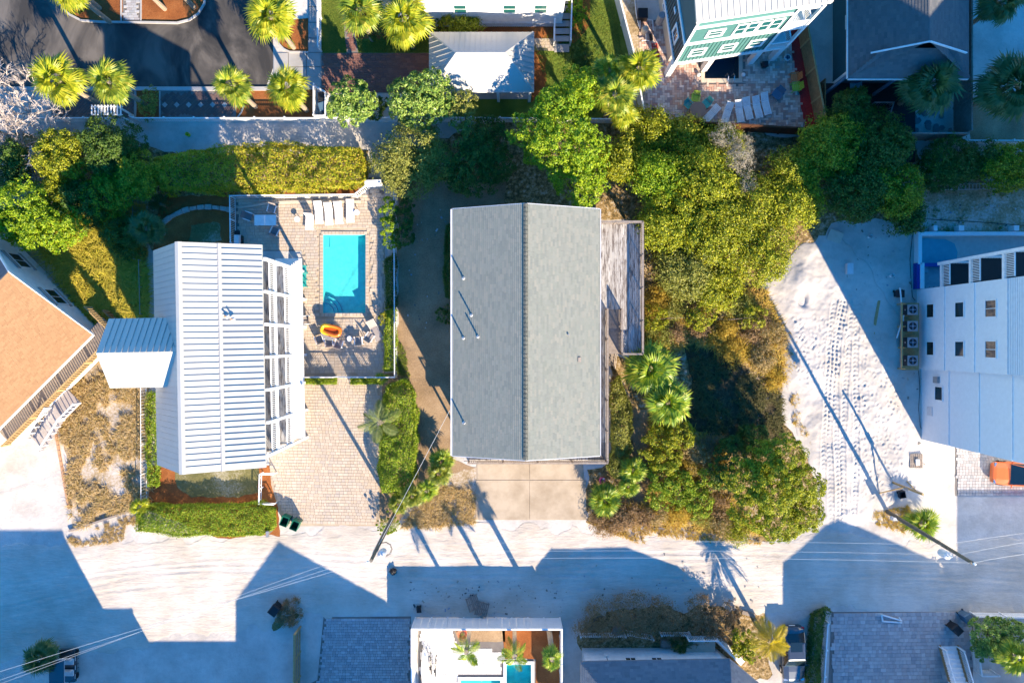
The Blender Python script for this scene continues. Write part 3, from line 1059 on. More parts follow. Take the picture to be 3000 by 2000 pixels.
s = pool(POOL1, .75, M_poolblue, M_water, 'swimming_pool', 'turquoise rectangular swimming pool in the tan paver deck')
for k, r in enumerate((1.45, 1.15, .85)):
    m = MB()
    c = (POOL1[0], POOL1[2])
    poly = [c] + [(c[0] + r * math.cos(a * math.pi / 2 / 10), c[1] + r * math.sin(a * math.pi / 2 / 10)) for a in range(11)]
    m.prism([(p[0] + .003, p[1] + .003) for p in poly], -.72, -.55 + k * .13)
    m.build('step', M_poolblue, s)
    e = MB().tube([(c[0] + (r - .03) * math.cos(a * math.pi / 2 / 12), c[1] + (r - .03) * math.sin(a * math.pi / 2 / 12), -.54 + k * .13) for a in range(1, 12)], .022, 5)
    e.build('step_edge_tile', M_bluetile, s)
MB().bx(POOL1[0] + .003, POOL1[0] + .42, POOL1[3] - 1.0, POOL1[3] - .003, -.72, -.35).build('bench', M_poolblue, s)
MB().tube([(POOL1[0] + .44, POOL1[3] - .1, -.34), (POOL1[0] + .44, POOL1[3] - .95, -.34)], .02, 5).build('bench_edge_tile', M_bluetile, s)
s = pool(POOL2, 1.2, M_darkpool, M_dwater, 'plunge_pool', 'small dark blue plunge pool under the teal house')
x0, x1, y0, y1 = POOL2
for (a, b_, c_, e) in ((x0 - .3, x1 + .3, y0 - .3, y0), (x0 - .3, x0, y0, y1), (x1, x1 + .3, y0, y1)):
    n = int(max(b_ - a, e - c_) / .4)
    for k in range(n):
        if b_ - a > e - c_: MB().bx(a + (b_ - a) * k / n + .005, a + (b_ - a) * (k + 1) / n - .005, c_, e, -.02, .07).build('coping_stone', M_tan, s)
        else: MB().bx(a, b_, c_ + (e - c_) * k / n + .005, c_ + (e - c_) * (k + 1) / n - .005, -.02, .07).build('coping_stone', M_tan, s)
for dx in (.9, 1.4):
    MB().tube([(x0 + dx + .8, y0 - .5, .05), (x0 + dx + .8, y0 - .45, .7), (x0 + dx + .8, y0 - .1, .9), (x0 + dx + .8, y0 + .2, .6), (x0 + dx + .8, y0 + .25, -.3)], .03, 6).build('handrail', M_chrome, s)
for k, dx in enumerate((.55, 1.45)):
    MB().lathe([(.0, 0), (.10, 0), (.10, .03), (0, .03)], (x0 + dx, y0 + .35, -1.18), 10).build('drain_cover', M_tealp, s)
s = pool(POOL3, .7, M_poolblue, M_water, 'swimming_pool', 'turquoise pool cut by the bottom edge inside the white fenced yard')
m = MB()
x0, x1, y0, y1 = POOL3
m.bx(x0 - .25, x1 + .25, y1, y1 + .25, 0, .10).bx(x0 - .25, x0, y0, y1, 0, .10).bx(x1, x1 + .25, y0, y1, 0, .10)
m.build('coping', M_stucco, s)
s = pool(POOL4, .7, M_poolblue, M_water, 'spa_pool', 'small blue spa with white rim in the white fenced yard')
m = MB()
x0, x1, y0, y1 = POOL4
m.bx(x0 - .25, x1 + .25, y1, y1 + .25, 0, .12).bx(x0 - .25, x0, y0 - .25, y1, 0, .12).bx(x1, x1 + .25, y0 - .25, y1, 0, .12).bx(x0, x1, y0 - .25, y0, 0, .12)
m.build('coping', M_stucco, s)
# ------------------------------------------------------------------ building kit
def frame_of(a, b, c):
    """plane frame: origin a, u along a->b, v in plane towards c, n normal"""
    a, b, c = Vector(a), Vector(b), Vector(c)
    u = (b - a).normalized()
    v = (c - a); v = (v - u * v.dot(u)).normalized()
    n = u.cross(v).normalized()
    return a, u, v, n


def clip_poly(poly, axis, lo, hi):
    def half(pl, f):
        out = []
        for i in range(len(pl)):
            p, q = pl[i], pl[(i + 1) % len(pl)]
            fp, fq = f(p), f(q)
            if fp >= 0: out.append(p)
            if (fp >= 0) != (fq >= 0):
                t = fp / (fp - fq)
                out.append((p[0] + (q[0] - p[0]) * t, p[1] + (q[1] - p[1]) * t))
        return out
    p = half(poly, lambda q: q[axis] - lo)
    return half(p, lambda q: hi - q[axis]) if p else p


def roof_slab(name, mat, parent, pts, t=.12):
    return MB().slab(pts, t).build(name, mat, parent)


def metal_slope(parent, pts, pitch, mat, rib=.055, name='roof_panel'):
    """standing seam panels running up the slope. pts: eave a, eave b, then the rest ccw"""
    a, u, v, n = frame_of(pts[0], pts[1], pts[2])
    if n.z < 0: n = -n
    loc = [((Vector(p) - a).dot(u), (Vector(p) - a).dot(v)) for p in pts]
    u0, u1 = min(p[0] for p in loc), max(p[0] for p in loc)
    k = max(1, round((u1 - u0) / pitch)); w = (u1 - u0) / k
    for i in range(k):
        pl = clip_poly(loc, 0, u0 + i * w, u0 + (i + 1) * w)
        if len(pl) < 3: continue
        m = MB()
        f = lambda q, h: a + u * q[0] + v * q[1] + n * h
        nn = len(pl)
        m.add([f(q, .02) for q in pl] + [f(q, .002) for q in pl], [tuple(range(nn))] + [(nn + j, nn + (j + 1) % nn, (j + 1) % nn, j) for j in range(nn)])
        x = u0 + i * w + .02
        seg = clip_poly(loc, 0, x, x + .03)
        if len(seg) >= 3 and i > 0:
            m.add([f(q, .02 + rib) for q in seg] + [f(q, .015) for q in seg], [tuple(range(len(seg)))] + [(len(seg) + j, len(seg) + (j + 1) % len(seg), (j + 1) % len(seg), j) for j in range(len(seg))])
        m.build(name, mat, parent)


def shingle_slope(parent, pts, mat, expo=.15, tab=.42, seed=1, name='shingles', lift=.03):
    """courses of real tabs on a planar slope; pts: eave a, eave b, then the rest"""
    a, u, v, n = frame_of(pts[0], pts[1], pts[2])
    if n.z < 0: n = -n
    loc = [((Vector(p) - a).dot(u), (Vector(p) - a).dot(v)) for p in pts]
    v1 = max(p[1] for p in loc)
    r = random.Random(seed)
    rows = []
    y = 0
    while y < v1 - .02:
        sp = clip_poly(loc, 1, y, min(y + expo, v1))
        if len(sp) >= 3:
            lo = [q[0] for q in sp]
            x, e = min(lo), max(lo)
            x -= r.uniform(0, tab)
            while x < e:
                L = tab * r.uniform(.6, 1.15)
                a0, a1 = max(x, min(lo)), min(x + L - .006, e)
                if a1 - a0 > .05: rows.append((a0, a1, y, min(y + expo, v1), r.uniform(0, .003)))
                x += L
        y += expo
    A = np.array(rows)
    U, Vv, N, O = (np.array(k) for k in (u, v, n, a))
    def pt(x, y, h): return O + x[:, None] * U + y[:, None] * Vv + h[:, None] * N
    x0, x1, y0, y1, h = A.T
    top = lift * .35 + h * 0
    bot = lift + h
    V = np.stack([pt(x0, y0, bot * 0 + .001), pt(x1, y0, bot * 0 + .001), pt(x1, y0, bot), pt(x0, y0, bot), pt(x1, y1 + .01, top), pt(x0, y1 + .01, top), pt(x1, y1 + .01, top * 0 + .001), pt(x0, y1 + .01, top * 0 + .001)], 1).reshape(-1, 3)
    q = np.array([(0, 1, 2, 3), (3, 2, 4, 5), (1, 6, 4, 2), (0, 3, 5, 7)])
    F = (np.arange(len(A))[:, None, None] * 8 + q[None]).reshape(-1, 4)
    inv = np.array(WM[parent.name].inverted())
    V = V @ inv[:3, :3].T + inv[:3, 3]
    o = link(name, np_mesh(name, V, F, mat), parent)
    o['kind'] = 'stuff'
    return o


PIECE = {}


def unit_box(name, mat, s):
    k = (name, mat.name, tuple(round(x, 3) for x in s))
    if k not in PIECE:
        PIECE[k] = MB().box((0, 0, 0), s).data(name, mat)
    return PIECE[k]


def put(name, mat, parent, s, c, rot=None):
    """shared-mesh box piece placed in world coordinates"""
    M = mat4(c, rot=rot if rot is not None else None)
    return link(name, unit_box(name, mat, s), parent, WM[parent.name].inverted() @ M)


def rail_run(parent, p0, p1, h=1.0, mat=None, gap=.13, bal=.035, posts=2.0, post=.09, low=.1, top=(.09, .05), name='baluster', cap=None, postname='post'):
    """railing between two floor points: top rail, low rail, posts, one piece per baluster"""
    p0, p1 = Vector(p0), Vector(p1)
    d = p1 - p0
    L = d.length
    up = Vector((0, 0, 1))
    rz = math.atan2(d.y, d.x)
    R = Matrix.Rotation(rz, 3, 'Z')
    MB().beam(p0 + up * h, p1 + up * h, *top).build('top_rail', mat, parent)
    if low is not None: MB().beam(p0 + up * low, p1 + up * low, .05, .05).build('low_rail', mat, parent)
    n = max(1, round(L / posts))
    for i in range(n + 1):
        q = p0 + d * i / n
        put(postname, mat, parent, (post, post, h + .06), q + up * (h + .06) / 2, R)
    k = max(1, int(L / gap))
    lo = low if low is not None else 0
    for i in range(k):
        q = p0 + d * (i + .5) / k
        put(name, mat, parent, (bal, bal, h - lo - .03), q + up * ((h + lo) / 2), R)


def window(parent, c, nrm, w, h, frame=None, glass=None, fr=.09, mull=0, transom=0, depth=.06, up=(0, 0, 1)):
    c, nrm = Vector(c), Vector(nrm).normalized()
    s = Vector(up).cross(nrm).normalized(); t = nrm.cross(s)
    frame = frame or M_white; glass = glass or M_glass
    m = MB()
    rot = Matrix((s, nrm, t)).transposed()
    def bar(x, z, sx, sz, dp=depth): m.box(c + s * x + t * z + nrm * dp / 2, (sx, dp, sz), rot=rot)
    bar(0, h / 2 + fr / 2, w + 2 * fr, fr); bar(0, -h / 2 - fr / 2, w + 2 * fr, fr)
    bar(-w / 2 - fr / 2, 0, fr, h); bar(w / 2 + fr / 2, 0, fr, h)
    for i in range(mull): bar(-w / 2 + w * (i + 1) / (mull + 1), 0, .04, h, depth * .7)
    for i in range(transom): bar(0, -h / 2 + h * (i + 1) / (transom + 1), w, .05, depth * .7)
    o = m.build('window', frame, parent)
    g = MB()
    g.box(c + nrm * .012, (w, .02, h), rot=rot)
    g.build('pane', glass, o)
    return o


def ridge_cap(parent, p0, p1, mat, w=.3, name='ridge_cap', t=.05):
    m = MB()
    p0, p1 = Vector(p0), Vector(p1)
    s = (p1 - p0).cross(Vector((0, 0, 1))).normalized() * w / 2
    dz = Vector((0, 0, t)); dn = Vector((0, 0, -.06))
    m.add([p0 - s + dn + dz, p0 + dz, p0 + s + dn + dz, p1 - s + dn + dz, p1 + dz, p1 + s + dn + dz], [(0, 1, 4, 3), (1, 2, 5, 4)])
    return m.build(name, mat, parent)


def vent_pipe(parent, p, h=.45, r=.05, mat=None):
    MB().tube([Vector(p), Vector(p) + Vector((0, 0, h))], r, 8).build('vent_pipe', mat or M_gray, parent)
    MB().lathe([(.16, -.05), (.07, .09), (.055, .12)], Vector(p), 10).build('pipe_flashing', M_gutter, parent)


# ------------------------------------------------------------------ metal-roofed house with pool (left)
LHrz = math.radians(1.05)
LHc = Vector((-21.3, -1.1, 0))
lh = thing('beach_house', 'white house with standing seam metal roof and stacked porches beside the pool', 'house', LHc, LHrz)
Mx = WM[lh.name]
def LQ(x, y, z): return Mx @ (Vector((x, y, z)) - LHc)
yN, yS = 6.5, -8.65
EW, RG, BK, EE = -25.25, -21.65, -19.4, -16.9
hW, hR, hB, hE = 7.8, 11.95, 10.9, 9.8
hWg = 9.8
wm = MB()
wm.prism([(LQ(x, y, 0).x, LQ(x, y, 0).y) for x, y in ((-24.9, -8.1), (-18.1, -8.1), (-18.1, 6.0), (-24.9, 6.0))], -.05, 8.2)
for y in (-8.05, 5.95):
    wm.hexa([LQ(-24.9, y - .1, 8.1), LQ(-18.1, y - .1, 8.1), LQ(-18.1, y + .1, 8.1), LQ(-24.9, y + .1, 8.1), LQ(-22.4, y - .1, 10.9), LQ(-18.6, y - .1, 10.2), LQ(-18.6, y + .1, 10.2), LQ(-22.4, y + .1, 10.9)])
wm.build('wall', M_white, lh)
rf = MB().slab([LQ(EW, yS, hW - .03), LQ(RG, yS, hR - .03), LQ(RG, yN, hR - .03), LQ(EW, yN, hW - .03)], .16).slab([LQ(RG, yS, hR - .03), LQ(BK, yS, hB - .03), LQ(BK, yN, hB - .03), LQ(RG, yN, hR - .03)], .16).slab([LQ(BK, yS, hB - .03), LQ(EE, yS, hE - .03), LQ(EE, yN, hE - .03), LQ(BK, yN, hB - .03)], .16).build('roof', M_wroof, lh)
metal_slope(rf, [LQ(EW, yS, hW), LQ(EW, yN, hW), LQ(RG, yN, hR), LQ(RG, yS, hR)], .4, M_wroof, .025)
metal_slope(rf, [LQ(BK, yS, hB), LQ(BK, yN, hB), LQ(RG, yN, hR), LQ(RG, yS, hR)], .4, M_wroof, .055)
metal_slope(rf, [LQ(EE, yS, hE), LQ(EE, yN, hE), LQ(BK, yN, hB), LQ(BK, yS, hB)], .4, M_wroof, .075)
ridge_cap(rf, LQ(RG + .05, yS, hR + .05), LQ(RG + .05, yN, hR + .05), M_wroof, .45)
ridge_cap(rf, LQ(BK, yS, hB + .06), LQ(BK, yN, hB + .06), M_wroof, .38, 'roof_flashing')
# cross gable on the west slope
cN, cS, cR = 1.65, -3.05, -.65
gW, hG = -27.4, 11.4
xg = lambda h: EW + (h - hW) / (hR - hW) * (RG - EW)
wg = MB()
wg.hexa([LQ(-27.0, cS + .35, -.05), LQ(-24.9, cS + .35, -.05), LQ(-24.9, cN - .35, -.05), LQ(-27.0, cN - .35, -.05), LQ(-27.0, cS + .35, 9.7), LQ(-24.9, cS + .35, 9.7), LQ(-24.9, cN - .35, 9.7), LQ(-27.0, cN - .35, 9.7)])
wg.add([LQ(-27.0, cS + .4, 9.7), LQ(-27.0, cN - .4, 9.7), LQ(-27.0, cR, 11.2)], [(0, 2, 1)])
wg.build('wing_wall', M_white, lh)
r2 = MB().slab([LQ(gW, cR, hG - .03), LQ(xg(hG), cR, hG - .03), LQ(xg(hWg), cN, hWg - .03), LQ(gW, cN, hWg - .03)], .14).slab([LQ(gW, cS, hWg - .03), LQ(xg(hWg), cS, hWg - .03), LQ(xg(hG), cR, hG - .03), LQ(gW, cR, hG - .03)], .14).build('wing_roof', M_wroof, lh)
metal_slope(r2, [LQ(gW, cN, hWg), LQ(xg(hWg), cN, hWg), LQ(xg(hG), cR, hG), LQ(gW, cR, hG)], .42, M_wroof, .05)
metal_slope(r2, [LQ(gW, cS, hWg), LQ(xg(hWg), cS, hWg), LQ(xg(hG), cR, hG), LQ(gW, cR, hG)], .42, M_wroof, .012)
for (px, py, h) in ((680, 935, .35), (662, 927, .35), (583, 955, .3)):
    p = P(px, py, 11.0); vent_pipe(rf, (p.x, p.y, 10.9), h, .06, M_terracotta)
# stacked porches on the east side
FX = -16.75
for z0 in (4.4, 7.8):
    MB().hexa([LQ(-18.1, -7.9, z0 - .28), LQ(FX, -7.9, z0 - .28), LQ(FX, 5.6, z0 - .28), LQ(-18.1, 5.6, z0 - .28), LQ(-18.1, -7.9, z0), LQ(FX, -7.9, z0), LQ(FX, 5.6, z0), LQ(-18.1, 5.6, z0)]).build('porch_floor', M_deck, lh)
    MB().beam(LQ(FX + .02, -7.95, z0 - .15), LQ(FX + .02, 5.65, z0 - .15), .1, .42).build('porch_beam', M_white, lh)
    rail_run(lh, LQ(FX, -7.9, z0), LQ(FX, 5.6, z0), 1.02, M_white, .135, .04, 2.25, .12)
    rail_run(lh, LQ(FX, 5.6, z0), LQ(-18.1, 5.6, z0), 1.02, M_white, .135, .04, 1.4, .12)
    rail_run(lh, LQ(FX, -7.9, z0), LQ(-18.1, -7.9, z0), 1.02, M_white, .135, .04, 1.4, .12)
for i in range(7):
    y = -7.85 + i * 13.4 / 6
    MB().beam(LQ(FX, y, .0), LQ(FX, y, 9.75), .2, .2).build('porch_post', M_white, lh)
sk = [LQ(-16.2, -7.5, 3.1), LQ(-16.2, 6.3, 3.1), LQ(FX + .05, 5.6, 4.0), LQ(FX + .05, -7.5, 4.0)]
so = MB().slab(sk, .1).build('skirt_roof', M_shwhite, lh)
shingle_slope(so, sk, M_shwhite, .19, .3, 5)
sk2 = [LQ(-16.2, 6.3, 3.1), LQ(-18.1, 6.3, 3.1), LQ(-18.1, 5.6, 4.0), LQ(FX + .05, 5.6, 4.0)]
so = MB().slab(sk2, .1).build('skirt_roof', M_shwhite, lh)
shingle_slope(so, sk2, M_shwhite, .19, .3, 6)
MB().beam(LQ(-16.15, -7.5, 3.05), LQ(-16.15, 6.3, 3.05), .12, .14).build('skirt_gutter', M_gutter, lh)
for y in (-5.2, -1.0, 3.2):
    for z in (1.3, 5.6, 8.9):
        window(lh, LQ(-18.1, y, z), Mx.to_3x3() @ Vector((1, 0, 0)), 1.6, 1.5 if z < 8 else 1.0, mull=1)
for y in (-5, 4.5):
    window(lh, LQ(-24.9, y, 5.4), Mx.to_3x3() @ Vector((-1, 0, 0)), .9, 1.3, transom=1)
for x in (-23, -20.3):
    window(lh, LQ(x, -8.1, 5.2), Mx.to_3x3() @ Vector((0, -1, 0)), 1.1, 1.4, transom=1)
MB().beam(LQ(-23.6, -8.15, 1.1), LQ(-22.6, -8.15, 1.1), .06, 2.1).build('door', M_tealp, lh)
for (px, py) in ((812, 1210), (812, 1228), (791, 1270)):
    p = P(px, py, 4.0); 

# ------------------------------------------------------------------ shingled house in the middle
ch = thing('shingled_house', 'large gray-green shingled gable house with wooden wrap deck at the centre', 'house', (1.03, .65, 0))
XW, XR, XE, YN, YS = -4.27, .94, 6.3, 9.5, -8.2
hE_, hR_ = 7.0, 9.1
m = MB()
m.bx(-3.7, 5.75, -7.7, 9.0, -.05, 6.95)
for y0, y1 in ((-7.7, -7.5), (8.8, 9.0)):
    m.add([(-3.7, y0, 6.9), (5.75, y0, 6.9), (1.03, y0, 8.75), (-3.7, y1, 6.9), (5.75, y1, 6.9), (1.03, y1, 8.75)], [(0, 1, 2), (5, 4, 3), (0, 2, 5, 3), (1, 4, 5, 2)])
m.build('wall', M_tan, ch)
rf = MB().slab([(XW, YS, hE_), (XR, YS, hR_), (XR, YN, hR_), (XW, YN, hE_)], .18).slab([(XR, YS, hR_), (XE, YS, hE_), (XE, YN, hE_), (XR, YN, hR_)], .18).build('roof', M_shgreen, ch)
shingle_slope(rf, [(XW, YS, hE_), (XW, YN, hE_), (XR, YN, hR_), (XR, YS, hR_)], M_shgreen, .155, .46, 11)
shingle_slope(rf, [(XE, YS, hE_), (XE, YN, hE_), (XR, YN, hR_), (XR, YS, hR_)], M_shgreen, .155, .46, 12)
cm = None
for k in range(58):
    y = YS + .16 + k * (YN - YS - .3) / 57
    if cm is None: cm = MB().add([(-.17, -.15, -.055), (0, -.15, .012), (.17, -.15, -.055), (-.17, .15, -.03), (0, .15, .045), (.17, .15, -.03)], [(0, 1, 4, 3), (1, 2, 5, 4), (0, 3, 4, 1), (1, 4, 5, 2)]).data('ridge_shingle', M_shgreen)
    link('ridge_shingle', cm, rf, WM[rf.name].inverted() @ mat4((XR, y, hR_ + .06)))
m = MB().beam((XW - .08, YS, hE_ - .06), (XW - .08, YN, hE_ - .06), .14, .14).build('gutter', M_gutter, ch)
m = MB().beam((XE + .07, YS, hE_ - .08), (XE + .07, YN, hE_ - .08), .06, .14).build('fascia', M_gutter, ch)
for y in (YS, YN):
    e = -.03 if y < 0 else .03
    MB().beam((XW, y + e, hE_ - .1), (XR, y + e, hR_ - .1), .05, .22).build('rake_board', M_gutter, ch)
    MB().beam((XE, y + e, hE_ - .1), (XR, y + e, hR_ - .1), .05, .22).build('rake_board', M_gutter, ch)
for (px, py) in ((1359, 815), (1382, 923), (1401, 986), (1359, 990), (1360, 1238)):
    p = P(px, py, 7.6); z = hE_ + (p.x - XW) / (XR - XW) * (hR_ - hE_); p = P(px, py, z)
    vent_pipe(rf, (p.x, p.y, z), .62, .06)
p = P(1664, 980, 7.7); vent_pipe(rf, (p.x, p.y, 7.78), .3, .06)
p = P(1697, 1053, 7.55)
z = hE_ + (XE - p.x) / (XE - XR) * (hR_ - hE_)
MB().box((p.x, p.y, z + .05), (.22, .34, .07), rot=Matrix.Rotation(.375, 3, 'Y')).build('roof_vent', M_oldwood, rf)
# wrap deck: floor boards, railings, stair
DZ = 3.5
DX0, DX1, DY0, DY1 = 5.8, 9.85, -.95, 9.0
fr_ = MB()
fr_.bx(DX0, DX1, DY0, DY1, DZ - .3, DZ - .06)
fr_.build('deck_frame', M_oldwood, ch)
sx0, sx1, sy0 = 7.25, 8.25, 2.45      # stair opening (open to the south)
nb = 26
bw = (DX1 - DX0) / nb
rr = random.Random(5)
for i in range(nb):
    x = DX0 + (i + .5) * bw
    cuts = [DY0]
    y = DY0 + rr.uniform(1, 4)
    while y < DY1: cuts.append(y); y += rr.uniform(3.2, 4.6)
    cuts.append(DY1)
    for a, b_ in zip(cuts, cuts[1:]):
        if b_ - a < .2: continue
        if sx0 - .05 < x < sx1 + .05:
            a = max(a, sy0)
            if b_ <= a: continue
        put('deck_board', M_deck, ch, (bw - .012, round(b_ - a - .01, 2), .04), (x, (a + b_) / 2, DZ - .02 + rr.uniform(-.003, .003)))
rail_run(ch, (DX1, DY0, DZ), (DX1, DY1, DZ), 1.0, M_oldwood, .145, .045, 2.5, .1, top=(.16, .045))
rail_run(ch, (DX1, DY1, DZ), (DX0, DY1, DZ), 1.0, M_oldwood, .145, .045, 2.0, .1, top=(.16, .045))
rail_run(ch, (DX1, DY0, DZ), (8.3, DY0, DZ), 1.0, M_oldwood, .145, .045, 2.0, .1, top=(.14, .045))
rail_run(ch, (8.3, DY0, DZ), (8.3, sy0, DZ), 1.0, M_oldwood, .145, .045, 2.0, .1, top=(.14, .045))
rail_run(ch, (7.2, DY0 - 8.15, DZ), (7.2, sy0, DZ), 1.0, M_oldwood, .145, .045, 2.2, .1, top=(.14, .045))
for i in range(17):
    t = i / 17
    MB().bx(sx0, sx1, sy0 - .02 - (i + 1) * .26, sy0 - .02 - i * .26, DZ - .22 - t * 3.3, DZ - .18 - t * 3.3).build('stair_tread', M_oldwood, ch)
for x in (sx0 - .02, sx1 + .02):
    MB().beam((x, sy0, DZ - .2), (x, sy0 - 4.6, -.0), .06, .25).build('stair_stringer', M_oldwood, ch)
    MB().beam((x, sy0, DZ + .9), (x, sy0 - 4.6, .95), .07, .07).build('stair_rail', M_oldwood, ch)
for (x, y) in ((DX1 - .1, DY0 + .1), (DX1 - .1, 4), (DX1 - .1, DY1 - .1), (8.2, DY0 + .1)):
    put('deck_post', M_oldwood, ch, (.14, .14, DZ - .3), (x, y, (DZ - .3) / 2))
# balcony along the east and south walls
for i in range(9):
    put('deck_board', M_deck, ch, (.15, 8.2, .04), (5.9 + i * .155, DY0 - 4.12, DZ - .02))
for i in range(9):
    put('deck_board', M_deck, ch, (11.0, .15, .04), (1.75, -7.8 - i * .155, DZ - .02))
MB().bx(-3.7, 7.25, -9.2, -9.1, DZ - .3, DZ - .045).build('deck_joist', M_oldwood, ch)
MB().bx(7.16, 7.26, -9.1, DY0, DZ - .3, DZ - .045).build('deck_joist', M_oldwood, ch)
rail_run(ch, (7.2, -9.15, DZ), (-3.3, -9.15, DZ), 1.0, M_oldwood, .145, .045, 2.6, .1, top=(.14, .045))
for (x, y) in ((7.1, -9.0), (3.5, -9.0), (-.2, -9.0), (-3.5, -9.0), (7.1, -5)):
    put('deck_post', M_oldwood, ch, (.14, .14, DZ - .3), (x, y, (DZ - .3) / 2))
for y in (-5, -1.5, 3.0, 6.5):
    window(ch, (5.75, y, 5.0), (1, 0, 0), 1.2, 1.3, transom=1)
for x in (-1.8, 1.0, 3.8):
    window(ch, (x, -7.7, 5.0), (0, -1, 0), 1.3, 1.4, mull=1)
    window(ch, (x, 9.0, 5.0), (0, 1, 0), 1.0, 1.2, transom=1)
for y in (-4, 1, 5.5):
    window(ch, (-3.7, y, 5.0), (-1, 0, 0), 1.0, 1.2, transom=1)
for x in (-1.2, 3.2):
    MB().bx(x - 1.3, x + 1.3, -7.78, -7.7, .05, 2.3).build('garage_door', M_white, ch)

# ------------------------------------------------------------------ hip-roofed carport
cp = thing('carport', 'small open carport with pale hipped metal roof beside the brick drive', 'carport', (-2.35, 21.55, 0))
a, b_, c_, e = (-6.36, 19.3), (1.66, 19.3), (1.66, 23.8), (-6.36, 23.8)
he, hr = 3.2, 4.9
r0, r1 = (-4.16, 21.55, hr), (-.51, 21.55, hr)
A, B_, C_, E_ = ((*p, he) for p in (a, b_, c_, e))
dn = lambda p: (p[0], p[1], p[2] - .04)
rf = MB().slab([dn(A), dn(B_), dn(r1), dn(r0)], .1).slab([dn(C_), dn(E_), dn(r0), dn(r1)], .1).slab([dn(B_), dn(C_), dn(r1)], .1).slab([dn(E_), dn(A), dn(r0)], .1).build('roof', M_wroof, cp)
metal_slope(rf, [A, B_, r1, r0], .4, M_wroof, .03)
metal_slope(rf, [C_, E_, r0, r1], .4, M_wroof, .03)
metal_slope(rf, [B_, C_, r1], .4, M_wroof, .045)
metal_slope(rf, [E_, A, r0], .4, M_wroof, .045)
for p, q in ((A, r0), (E_, r0), (B_, r1), (C_, r1), (r0, r1)):
    ridge_cap(rf, Vector(p) + Vector((0, 0, .06)), Vector(q) + Vector((0, 0, .06)), M_wroof, .2, 'hip_cap')
for p, q in ((A, B_), (B_, C_), (C_, E_), (E_, A)):
    MB().beam(Vector(p) - Vector((0, 0, .2)), Vector(q) - Vector((0, 0, .2)), .08, .28).build('fascia', M_white, cp)
for x in (-6.1, -3.6, -1.1, 1.4):
    for y in (19.55, 23.5):
        put('post', M_white, cp, (.22, .22, 3.0), (x, y, 1.5))
MB().bx(-6.2, 1.5, 19.7, 23.4, .005, .03).build('floor', M_walk, cp)
MB().bx(-2.5, 1.3, 21.5, 23.3, .03, 2.6).build('storage_room', M_white, cp)

# ------------------------------------------------------------------ white cottage at the top edge
wh = thing('white_cottage', 'white cottage with lattice skirt and outside stair at the top edge', 'house', (-3, 30, 0))
MB().bx(-9.9, 4.0, 25.6, 34, .75, 5.6).build('wall', M_white, wh)
MB().slab([(-10.2, 25.2, 5.55), (4.3, 25.2, 5.55), (4.3, 30, 7.6), (-10.2, 30, 7.6)], .15).slab([(-10.2, 30, 7.6), (4.3, 30, 7.6), (4.3, 34.8, 5.55), (-10.2, 34.8, 5.55)], .15).build('roof', M_wroof, wh)
m = MB()
for i in range(92):
    x = -9.8 + i * .15
    m.beam((x, 25.62, .0), (x + .75, 25.62, .75), .02, .035, (0, 1, 0)).beam((x + .75, 25.60, .0), (x, 25.60, .75), .02, .035, (0, 1, 0))
o = m.build('lattice_skirt', M_white, wh)
MB().bx(-9.8, 3.9, 25.7, 25.75, 0, .75).build('skirt_backing', M_black, wh)
MB().bx(-9.95, 4.05, 25.55, 25.6, .72, .86).build('skirt_board', M_white, wh)
for x in (-7.5, -4.0, -.2, 2.2):
    window(wh, (x, 25.6, 3.2), (0, -1, 0), .9, 1.3, glass=M_tealglass, transom=1)
p0 = P(1640, 20); sxa, sxb = 3.45, 4.65
for i in range(8):
    MB().bx(sxa, sxb, 27.9 - i * .52, 28.35 - i * .52, 1.7 - i * .2, 1.76 - i * .2).build('stair_tread', M_walk, wh)
for x in (sxa - .06, sxb + .06):
    MB().beam((x, 28.3, 1.6), (x, 24.1, .05), .07, .3).build('stair_stringer', M_white, wh)
    MB().beam((x, 28.3, 2.65), (x, 24.1, 1.05), .1, .08).build('stair_rail', M_white, wh)
    for i in range(24):
        t = i / 24
        put('baluster', M_white, wh, (.035, .035, .95), (x, 28.2 - 4.1 * t, 2.1 - 1.57 * t))
    put('newel_post', M_white, wh, (.12, .12, 1.2), (x, 24.05, .6))
MB().bx(sxa, sxb, 23.5, 24.15, .005, .09).build('stair_landing', M_walk, wh)

# ------------------------------------------------------------------ teal house on piers
tz = math.radians(8.6)
tb = Vector((12.6, 21.5, 0))
th = thing('teal_house', 'tall teal house on white piers over a herringbone patio', 'house', tb, tz)
Tm = WM[th.name]
def TQ(x, y, z): return Tm @ Vector((x, y, z))
def TB(x0, x1, y0, y1, z0, z1, name, mat):
    c = TQ((x0 + x1) / 2, (y0 + y1) / 2, (z0 + z1) / 2)
    return MB().box(c, (abs(x1 - x0), abs(y1 - y0), abs(z1 - z0)), rot=Tm.to_3x3()).build(name, mat, th)
TR = Tm.to_3x3()
TB(.0, 6.9, .0, 12, 3.1, 10.65, 'wall', M_tealwall)
TB(6.9, 8.7, 1.9, 12, 3.1, 10.65, 'bay_wall', M_tealwall)
TB(-.02, 0.0, .0, 12, 3.1, 10.65, 'west_siding_shade', M_darkteal)  # same teal wall, its shade put into a darker colour
TB(.25, 2.2, 1.2, 12, 0, 3.1, 'ground_wall', M_tan)
TB(-.1, 8.75, -.1, .0, 2.75, 3.15, 'floor_band', M_white)
TB(-.1, 8.75, -.1, .0, 6.5, 6.8, 'floor_band', M_white)
TB(-.1, 6.95, -.1, .0, 9.3, 9.55, 'frieze_band', M_white)
TB(-.12, .0, -.1, 12, 2.75, 3.15, 'west_band', M_white)
TB(-.12, .0, -.1, 12, 6.4, 6.7, 'west_band', M_white)
for x in (-.06, 6.9, 8.65):
    TB(x - .1, x + .1, -.12, -.1 if x < 8 else .1, 3.15, 10.2, 'corner_board', M_white)
